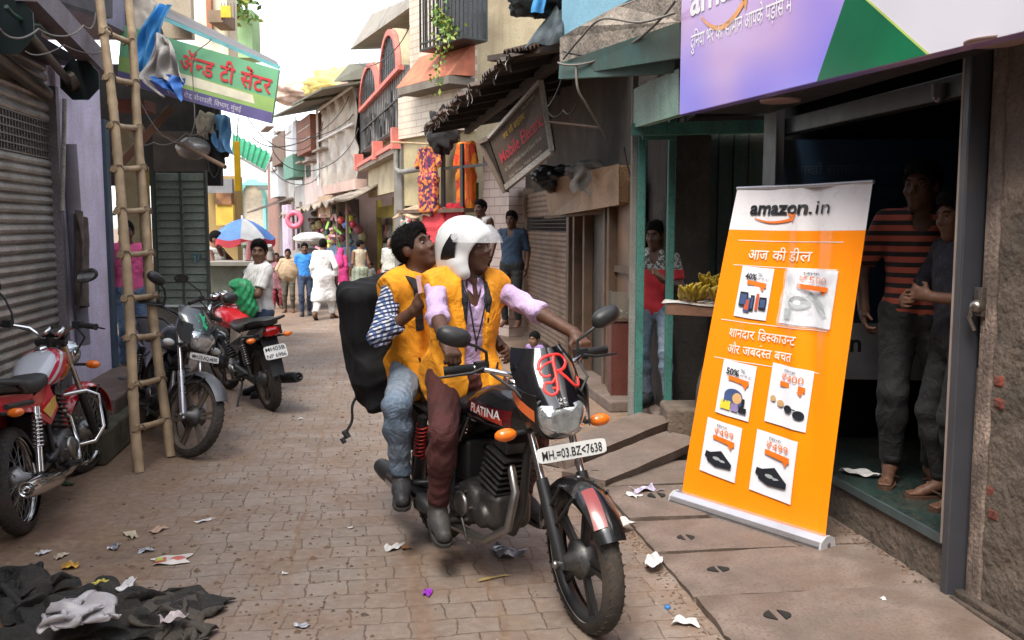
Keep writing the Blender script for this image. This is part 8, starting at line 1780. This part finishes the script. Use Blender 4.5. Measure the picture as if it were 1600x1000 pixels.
def card(u0, u1, v0, v1, head, kind, label, sk):
 cd = bpatch(u0, u1, v0, v1, .008, 22, 16, sk).build('product_card', CARD, ban, True); cd['label'] = label
 W_, H_ = u1 - u0, v1 - v0; S_ = lambda x, y, l=.008: bs(u0 + W_ * x, v0 + H_ * y + sk * (x - .5), l + .010)
 def flat(pts, mat, name='printed_shape', l=.008): m = MB(); m.add([S_(x, y, l) for x, y in pts], [tuple(range(len(pts)))], False); return m
 pic = MB(); mats = [DKP, PBL, PYE, PVI, PRD, PGR, PTN, LOR]
 def sh(pts, mi, l=.008): pic.cur = mi; pic.add([S_(x, y, l) for x, y in pts], [tuple(range(len(pts)))], False)
 def el_(cx, cy, rx, ry, mi, l=.008, a0=0, a1=360): sh([(cx + rx * math.cos(R(a0 + (a1 - a0) * k / 18)), cy + ry * math.sin(R(a0 + (a1 - a0) * k / 18))) for k in range(19)], mi, l)
 def rc_(x0, y0, x1, y1, mi, l=.008): sh([(x0, y0), (x1, y0), (x1, y1), (x0, y1)], mi, l)
 big = head[0] in '45' and '%' in head
 if kind == 'phones':
  for x0, y0, x1, y1, m_ in ((.12, .22, .40, .50, 0), (.30, .12, .50, .40, 1), (.50, .16, .62, .46, 0), (.66, .18, .74, .50, 4), (.76, .2, .96, .44, 0)): rc_(x0, y0, x1, y1, m_); rc_(x0 + .03, y0 + .04, x1 - .03, y1 - .04, 1 if m_ == 0 else 4, .0088)
 elif kind == 'shoes':
  for dx, dy in ((0, .05), (.14, -.02)): sh([(.12 + dx * .6, .26 + dy), (.30 + dx, .20 + dy), (.86, .22 + dy * .3), (.88, .28 + dy * .4), (.72, .34 + dy), (.56 + dx * .5, .44 + dy), (.42 + dx, .40 + dy), (.28 + dx, .36 + dy), (.14 + dx * .6, .36 + dy)], 0, .008 + dx * .004)
  el_(.46, .33, .10, .03, 5, .0092); el_(.62, .31, .08, .022, 5, .0092)
 elif kind == 'bags':
  el_(.50, .38, .27, .14, 1); rc_(.24, .24, .76, .40, 1, .0082); el_(.62, .36, .13, .10, 6, .0086); rc_(.16, .12, .46, .28, 2, .0089); rc_(.48, .12, .68, .26, 3, .0089); rc_(.70, .12, .92, .22, 0, .0089); rc_(.76, .22, .84, .38, 0, .0086)
 elif kind == 'glasses':
  el_(.16, .42, .07, .05, 6); el_(.36, .37, .09, .055, 6); el_(.56, .31, .10, .065, 0); el_(.82, .25, .13, .075, 0); rc_(.62, .31, .74, .33, 0, .0084)
 else:
  el_(.36, .40, .2, .12, 5); sh([(.46, .52), (.60, .44), (.84, .18), (.92, .22), (.74, .48), (.52, .60)], 5, .0086); rc_(.10, .10, .24, .28, 5, .0082)
 pic.build('card_picture', mats, cd, True)
 t = MB(); t.add([S_(x, y, .008) for x, y in ((.28, .66), (.88, .62), (.88, .71), (.28, .74))], [(0, 1, 2, 3)], False); t.add([S_(x, y, .008) for x, y in ((.70, .632), (.80, .55), (.84, .624))], [(0, 1, 2)], False); t.build('price_tag', LOR, cd, True)
 tx = MB(); vf = glyphs(head, .03 if big else .0); v_, f_ = vf; x0, x1 = min(p[0] for p in v_), max(p[0] for p in v_); w_ = .40 if big else .52; xo = .18 if big else .30
 tx.add([S_(xo + (p[0] - x0) / (x1 - x0) * w_, .76 + p[1] * .16, .0085) for p in v_], f_, False); tx.build('price_lettering', LBK if big else LOR, cd, True)
 if big:
  tx = MB(); vf = glyphs('%', 0); v_, f_ = vf; tx.add([S_(.60 + p[0] * .22, .84 + p[1] * .09, .0085) for p in v_], f_, False); vf = hindi('तक की छूट', 0); v_, f_ = vf; m_ = max(p[0] for p in v_); tx.add([S_(.60 + p[0] / m_ * .34, .765 + p[1] * .05, .0085) for p in v_], f_, False); tx.build('small_lettering', LBK, cd, True)
 else:
  tx = MB(); v_, f_ = hindi('सिर्फ', 0); m_ = max(p[0] for p in v_); tx.add([S_(.34 + p[0] / m_ * .3, .905 + p[1] * .05, .0085) for p in v_], f_, False); tx.build('small_lettering', LBK, cd, True)
card(.18, .43, .590, .750, '40%', 'phones', 'top left card showing phones', -.004); card(.525, .88, .585, .752, '₹500', 'wrapped', 'top right card in shiny plastic wrap', -.004)
card(.165, .42, .280, .450, '50%', 'bags', 'middle left card showing bags', -.008); card(.53, .81, .285, .462, '₹400', 'glasses', 'middle right card showing sunglasses', -.010)
card(.115, .385, .088, .258, '₹499', 'shoes', 'lower left card showing black shoes', -.010); card(.49, .775, .072, .256, '₹499', 'shoes', 'lower right card showing black shoes', -.012)
m_ = MB(); rb = random.Random(4)
m_.grid(lambda a, b: bs(.52 + .365 * a, .58 + .175 * b, .022 + .004 * math.sin(9 * a + 7 * b) + .004 * math.sin(17 * b - 8 * a)), 20, 20, True); m_.build('plastic_wrap', M('clear_wrap', (.8, .82, .85), rough=.12, alpha=.28, spec=.9, var=.2, vs=20, bump=.5, bs=14), ban, True)
# cassette base, end caps, top rail, support pole
c0, c1 = BLn - bu * .02 - bb * .02, BRn + bu * .02 - bb * .02; prof = [(-.05, .008), (.05, .008), (.062, .03), (.05, .075), (.015, .092), (-.02, .092), (-.055, .07), (-.064, .03)]
mb = MB(); mb.loft([[p + bb * a + Vector((0, 0, z)) for a, z in prof] for p in (c0, c1)], True, False); bc = mb.build('banner_base', M('brushed_aluminium', (.62, .60, .62), rough=.32, metal=.75, var=.06, dirt=.2, dcol=(.3, .27, .25)), ban, True, .004)
mb = MB(); mb.bar(c0 - bb * .066 + Vector((0, 0, .045)), c1 - bb * .066 + Vector((0, 0, .045)), .004, .008); mb.build('base_groove', M('groove_dark', (.10, .10, .10), rough=.5), bc, True)
mb = MB()
for p, s in ((c0, -1), (c1, 1)): mb.prism([p + bb * (a * 1.03) + Vector((0, 0, z * 1.02)) for a, z in prof], bu * (s * .012))
mb.build('end_cap', M('cap_grey', (.42, .41, .42), rough=.4), bc, True);
mb = MB(); mb.cyl(c1 + bu * .012 + Vector((0, 0, .05)), c1 + bu * .018 + Vector((0, 0, .05)), .010); mb.build('cap_screw', STL(), bc, True)
mb = MB(); mb.tube([bs(-.004, 1.003, -.004), bs(.5, 1.003, -.004), bs(1.004, 1.003, -.004)], .011, 8); mb.build('top_rail', M('brushed_aluminium'), ban, True)
mb = MB(); mb.tube([(BLn + BRn) / 2 + bb * .05 + Vector((0, 0, .05)), bs(.5, .99, -.03)], .010, 8); mb.build('support_pole', M('brushed_aluminium'), ban, True)
# ------------------------------------------------------------ cloth and rubbish on the ground
def ground_cloth(name, poly, label, mat, h, seed, n=60, cat='cloth'):
 """a crumpled cloth lying on the ground: poly = four ground corners"""
 r = random.Random(seed); ph = [r.uniform(0, 6) for _ in range(9)]; mb = MB()
 def f(u, v):
  p = poly[0].lerp(poly[1], u).lerp(poly[3].lerp(poly[2], u), v); e = (math.sin(math.pi * u) * math.sin(math.pi * v)) ** .35
  w = abs(math.sin(6.5 * u + 3 * v + 1.5 * math.sin(4 * v + ph[0]) + ph[1])) ** .6 * .5 + abs(math.sin(9 * v - 5 * u + 1.7 * math.sin(5 * u + ph[2]) + ph[3])) ** .6 * .4 + .22 * math.sin(17 * u + 11 * v + ph[4]) + .15 * math.sin(29 * v - 13 * u + ph[5]) + .10 * math.sin(41 * u + 23 * v)
  q = Vector((.05 * math.sin(9 * v + ph[6]) + .03 * math.sin(21 * v + ph[7]), .05 * math.sin(8 * u + ph[8]) + .03 * math.sin(19 * u + ph[0]), 0)) * 1.0
  return p + q + Vector((0, 0, .006 + h * max(0.02, w) * (.25 + .75 * e)))
 mb.grid(f, n, n, True, .006); return tag(mb.build(name, mat), label, cat)
BCL = M('dusty_black_cloth', (.014, .013, .012), rough=.92, var=.3, vs=4, dirt=.55, dcol=(.05, .040, .031), ds=5, bump=.35, bs=110)
ground_cloth('black_cloth', [G(-60, 1015), G(245, 1010), G(352, 945), G(150, 918)], 'large crumpled black cloth spread on the dirt at the bottom left', BCL, .085, 3)
ground_cloth('black_cloth', [G(240, 1020), G(315, 1005), G(330, 950), G(210, 935)], 'brownish flap at the right end of the crumpled black cloth', M('brown_black_cloth', (.045, .038, .032), rough=.92, dirt=.6, dcol=(.10, .08, .06)), .06, 8, 36)
ground_cloth('black_cloth', [G(-90, 965), G(60, 975), G(104, 915), G(20, 898)], 'smaller dark cloth bundle at the left picture edge behind the large one', BCL, .10, 5, 44)
def scrap(px, py, w, h, label, mat, seed, z=0.0, name='paper_scrap', cat='litter', crumple=.02, rot=None, group=None):
 r = random.Random(seed); ph = [r.uniform(0, 6) for _ in range(6)]; mb = MB()
 mb.grid(lambda u, v: ((u - .5) * w * (1 + .2 * math.sin(5 * v + ph[0])), (v - .5) * h * (1 + .2 * math.sin(4 * u + ph[1])), .006 + crumple * (.6 + .5 * math.sin(6 * u + ph[2]) * math.sin(5 * v + ph[3]) + .4 * math.sin(11 * u - 8 * v + ph[4]))), 14, 12, True, .0015)
 o = mb.build(name, mat); o.location = G(px, py, z); o.rotation_euler = (0, 0, ph[5] if rot is None else rot); return tag(o, label, cat, group)
PAP = M('scrap_white', (.55, .53, .52), rough=.85, var=.15, vs=25, dirt=.3); FOIL = M('scrap_foil', (.38, .37, .40), rough=.3, metal=.5, var=.35, vs=30); CRM = M('scrap_cream', (.46, .38, .28), rough=.9, var=.2, vs=25); PUR = M('scrap_purple', (.28, .03, .42), rough=.35); BRS = M('scrap_brown', (.25, .12, .05), rough=.9, var=.3)
for a in ((970, 820, .13, .09, 'torn white paper lying on the drain slab beside the front wheel', PAP, 1, .036), (1022, 879, .16, .07, 'long cream and white paper scrap on the drain slab edge', PAP, 2, .03), (1008, 768, .17, .10, 'crumpled violet and white wrapper beside the loose planks', M('scrap_lilac', (.45, .40, .52), rough=.5, var=.3, vs=30), 3, .034), (988, 776, .10, .05, 'small flat white scrap beside the violet wrapper', PAP, 4, .034),
          (789, 866, .17, .11, 'crumpled silver wrapper on the paving under the ridden motorcycle', FOIL, 5, 0), (616, 857, .11, .06, 'white twisted wrapper on the paving left of the rear wheel', PAP, 6, 0), (632, 857, .07, .04, 'brown scrap beside the white twisted wrapper', BRS, 7, 0), (668, 928, .07, .035, 'shiny purple wrapper on the paving in front of the rear wheel', PUR, 8, 0),
          (1070, 975, .10, .07, 'white triangular paper at the drain slab edge in the foreground', PAP, 9, .0), (178, 857, .075, .05, 'silver grey wrapper in the dirt above the black cloth', FOIL, 10, 0), (229, 862, .07, .045, 'pale crumpled foil right of the silver grey wrapper', FOIL, 11, 0), (206, 838, .12, .05, 'cream peel-like scrap near the ladder side of the dirt', CRM, 12, 0), (66, 866, .07, .04, 'small white scrap in the dirt at far left', PAP, 13, 0), (94, 871, .08, .04, 'cream scrap left of the orange peel', CRM, 14, 0), (111, 887, .07, .06, 'orange and yellow peel beside the black cloth', M('scrap_peel', (.5, .26, .03), rough=.7, var=.4, vs=20), 15, 0),
          (320, 815, .10, .03, 'thin white strip of paper on the pavers left of the lane middle', PAP, 16, 0), (247, 830, .10, .05, 'pinkish peel scrap on the dirt below the ladder', M('scrap_pinkish', (.42, .27, .2), rough=.8), 17, 0), (445, 898, .03, .02, 'tiny white chip on the pavers in the foreground', PAP, 18, 0), (470, 980, .06, .03, 'small grey scrap at the bottom of the paving', FOIL, 19, 0), (548, 826, .03, .02, 'tiny white speck of paper left of the motorcycle', PAP, 20, 0), (470, 655, .05, .03, 'white scrap on the paving in mid lane', PAP, 21, 0), (425, 590, .10, .06, 'grey plastic scrap behind the parked black and red bike', FOIL, 22, 0), (1345, 742, .20, .08, 'white crumpled paper on the green shop floor mat', PAP, 23, .268), (1470, 762, .30, .10, 'white patterned paper by the feet on the shop floor', PAP, 24, .268), (1448, 905, .12, .03, 'green leaf on the ground below the shop plinth', M('leaf_dark', (.03, .10, .02), rough=.6), 25, .0), (1380, 938, .03, .02, 'tiny white chip on the nearest drain slab', PAP, 26, .036), (1425, 935, .04, .02, 'white flake in the gap by the shop plinth', PAP, 27, .01), (105, 758, .08, .04, 'dry leaf under the red motorcycle', M('leaf_dark'), 28, 0), (770, 905, .02, .16, 'thin straw lying under the ridden motorcycle', M('straw', (.30, .22, .08), rough=.8), 29, 0)):
 scrap(*a[:4], a[4], a[5], a[6], a[7], crumple=min(a[2], a[3]) * .22)
o = scrap(268, 877, .17, .11, 'flattened white and red printed carton on the paving edge', M('carton_print', (.55, .50, .46), rough=.7, var=.2, vs=10), 40, 0, 'flat_carton', 'carton', .006, .3)
mb = MB(); mb.ball((.03, .01, .0), (.045, .03, .018), 12, 6); mb.box((-.05, .0, .012), (.05, .06, .006)); mb.cur = 1; mb.box((-.055, .0, .016), (.03, .04, .004)); mb.build('carton_print', [M('carton_red', (.45, .10, .08), rough=.7), M('carton_green', (.35, .45, .06), rough=.7)], o)
scrap(480, 0, .1, .1, 'x', PAP, 99) if False else None
o = scrap(156, 912, .06, .03, 'small yellow wrapper lying on the black cloth', M('scrap_yellow', (.5, .42, .06), rough=.6), 41, .09, crumple=.008); o = scrap(268, 970, .10, .06, 'pinkish white wrapper on the right part of the black cloth', M('scrap_pinkwhite', (.5, .42, .42), rough=.6), 42, .08, crumple=.02)
o = scrap(200, 915, .14, .05, 'flat white scrap behind the black cloth', PAP, 43, .02, crumple=.01)
ob = ground_cloth('plastic_bag', [G(84, 1012, .05), G(160, 1010, .05), G(172, 976, .05), G(96, 978, .05)], '', M('white_polythene', (.42, .39, .40), rough=.4, var=.2, vs=12), .06, 14, 50); o = ob; o.location.z += .07; tag(o, 'crumpled white plastic bag lying on the black cloth', 'bag')
o = MB().lathe([(0, .006), (.012, .006), (.014, .0), (.014, -.006)], (0, 0, 0), (0, 0, 1), 16).build('bottle_cap', M('cap_blue', (.03, .16, .40), rough=.4)); o.location = G(1043, 948, .008); tag(o, 'blue bottle cap on the ground beside the drain slabs', 'bottle cap')
# grit and crumbs nobody could count
rb = random.Random(77); mb = MB()
def crumb(x, y, z, s):
 a = rb.uniform(0, 6.28); c_, s_ = math.cos(a) * s, math.sin(a) * s; h = s * rb.uniform(.4, .9); mb.cur = rb.choice((0, 0, 0, 0, 1, 2)) if s < .007 else rb.choice((0, 0, 2)); mb.add([(x + c_, y + s_, z), (x - s_, y + c_, z), (x - c_ * 1.3, y - s_, z), (x + s_, y - c_ * .8, z), (x + .2 * c_, y, z + h)], [(0, 1, 4), (1, 2, 4), (2, 3, 4), (3, 0, 4)], False)
for k in range(1000):
 y = 3.4 + 8 * rb.random() ** 2; x = -.6 - .15 * (y - 4) - abs(rb.gauss(0, .9)); crumb(x, y, .0, rb.uniform(.003, .013) * (1 if rb.random() < .93 else 1.8))
for k in range(650): y = 3.3 + 5 * rb.random(); x = .80 - .14 * (y - 3.92) - abs(rb.gauss(0, .07)); crumb(x, y, .0, rb.uniform(.003, .011))
for k in range(260): y = 3.4 + 2.4 * rb.random(); x = 2.0 - .15 * (y - 4) - .06 - abs(rb.gauss(0, .05)); crumb(x, y, .03, rb.uniform(.003, .012))
for k in range(170): y = 3.4 + 9 * rb.random() ** 1.5; x = rb.uniform(-1.3, .7) - .15 * (y - 4); crumb(x, y, 0, rb.uniform(.002, .007))
tag(mb.build('ground_grit', [M('grit_brown', (.14, .085, .055), rough=.95), M('grit_pale', (.32, .26, .2), rough=.95), M('grit_dark', (.085, .06, .045), rough=.95)]), 'loose grit and crumbs of dirt along the lane edges', 'grit', kind='stuff')
# ------------------------------------------------------------ handcart with sacks in the far lane
hc_ = thing('handcart', 'loaded wooden handcart with tall dark wheels coming down the lane', 'handcart', (A(470, 352, 18.6).x, 18.6, 0))
mb = MB()
for k in range(5): mb.box((-.40 + .2 * k, .3, .80), (.17, 2.0, .05))
mb.bar((-.42, -1.3, .80), (-.42, 1.3, .80), .06, .07); mb.bar((.42, -1.3, .80), (.42, 1.3, .80), .06, .07); mb.build('cart_bed', BW(), hc_)
for s in (-1, 1):
 mb = MB(); mb.lathe([(.46, -.03), (.52, -.03), (.52, .03), (.46, .03), (.46, -.03)], (s * .52, .4, .52), (1, 0, 0), 30)
 for k in range(10): a = 2 * math.pi * k / 10; mb.bar((s * .52, .4, .52), (s * .52, .4 + .47 * math.cos(a), .52 + .47 * math.sin(a)), .03, .03)
 mb.build('wheel', M('cart_wheel_dark', (.03, .026, .024), rough=.8), hc_)
cloth_heap('white_sack', (A(484, 373, 18.4).x, 18.4, A(484, 373, 18.4).z), (.30, .5, .13), 51, M('white_sacking', (.62, .61, .58), rough=.8, var=.15, vs=5), 'plump white sack on top of the handcart load', 'sack', amp=.08)
cloth_heap('grey_sack', (A(480, 395, 18.5).x, 18.6, 1.0), (.42, .7, .20), 52, M('grey_sacking', (.20, .18, .16), rough=.9, var=.2), 'dark bundle lying on the handcart under the white sack', 'sack', amp=.15)
cloth_heap('beige_sack', (A(449, 424, 16.4).x, 16.5, A(449, 424, 16.4).z), (.17, .13, .18), 53, M('beige_sacking', (.36, .26, .16), rough=.9, var=.2, bump=.4, bs=60), 'beige cloth bundle held in front of the cart puller', 'sack', amp=.12)
# ------------------------------------------------------------ the lane behind the photographer and the storeys above: they shade the street
def house_mass(label, x0, x1, y0, y1, z0, z1, mat, winx):
 r = thing('lane_house', label, 'building', ((x0 + x1) / 2, (y0 + y1) / 2, z0)); MB().box(((x0 + x1) / 2, (y0 + y1) / 2, (z0 + z1) / 2), (x1 - x0, y1 - y0, z1 - z0)).build('wall', mat, r, True)
 for k in range(int((y1 - y0) / 2)):
  for z in [z_ for z_ in (1.2, 4.2, 6.6) if z0 < z_ < z1 - .8]: MB().box((winx, y0 + 1 + 2 * k, z + .5), (.06, .9, 1.1)).build('window', M('dark_window'), r, True)
house_mass('plaster house on the left behind the photographer', -7.5, -2.6, -16, 3.4, 0, 7.5, PW('lane_cream', (.30, .25, .19)), -2.58)
house_mass('plaster house on the right behind the photographer', 2.75, 7.5, -16, 2.2, 0, 7.5, PW('lane_grey', (.22, .20, .18)), 2.73)
house_mass('tall house closing the lane far behind the photographer', -7.5, 7.5, -22, -16.5, 0, 7, PW('lane_brown', (.24, .18, .14)), 0)
house_mass('upper storey above the parcel shop sign', 2.1, 6.5, 2.3, 7.2, 2.9, 5.2, PW('upper_grey', (.28, .26, .24)), 2.08)
house_mass('upper storey above the lilac shutter shop', -8, -3.7, 3.5, 9.5, 3.5, 5.6, PW('upper_lilac', (.30, .27, .34)), -3.68)
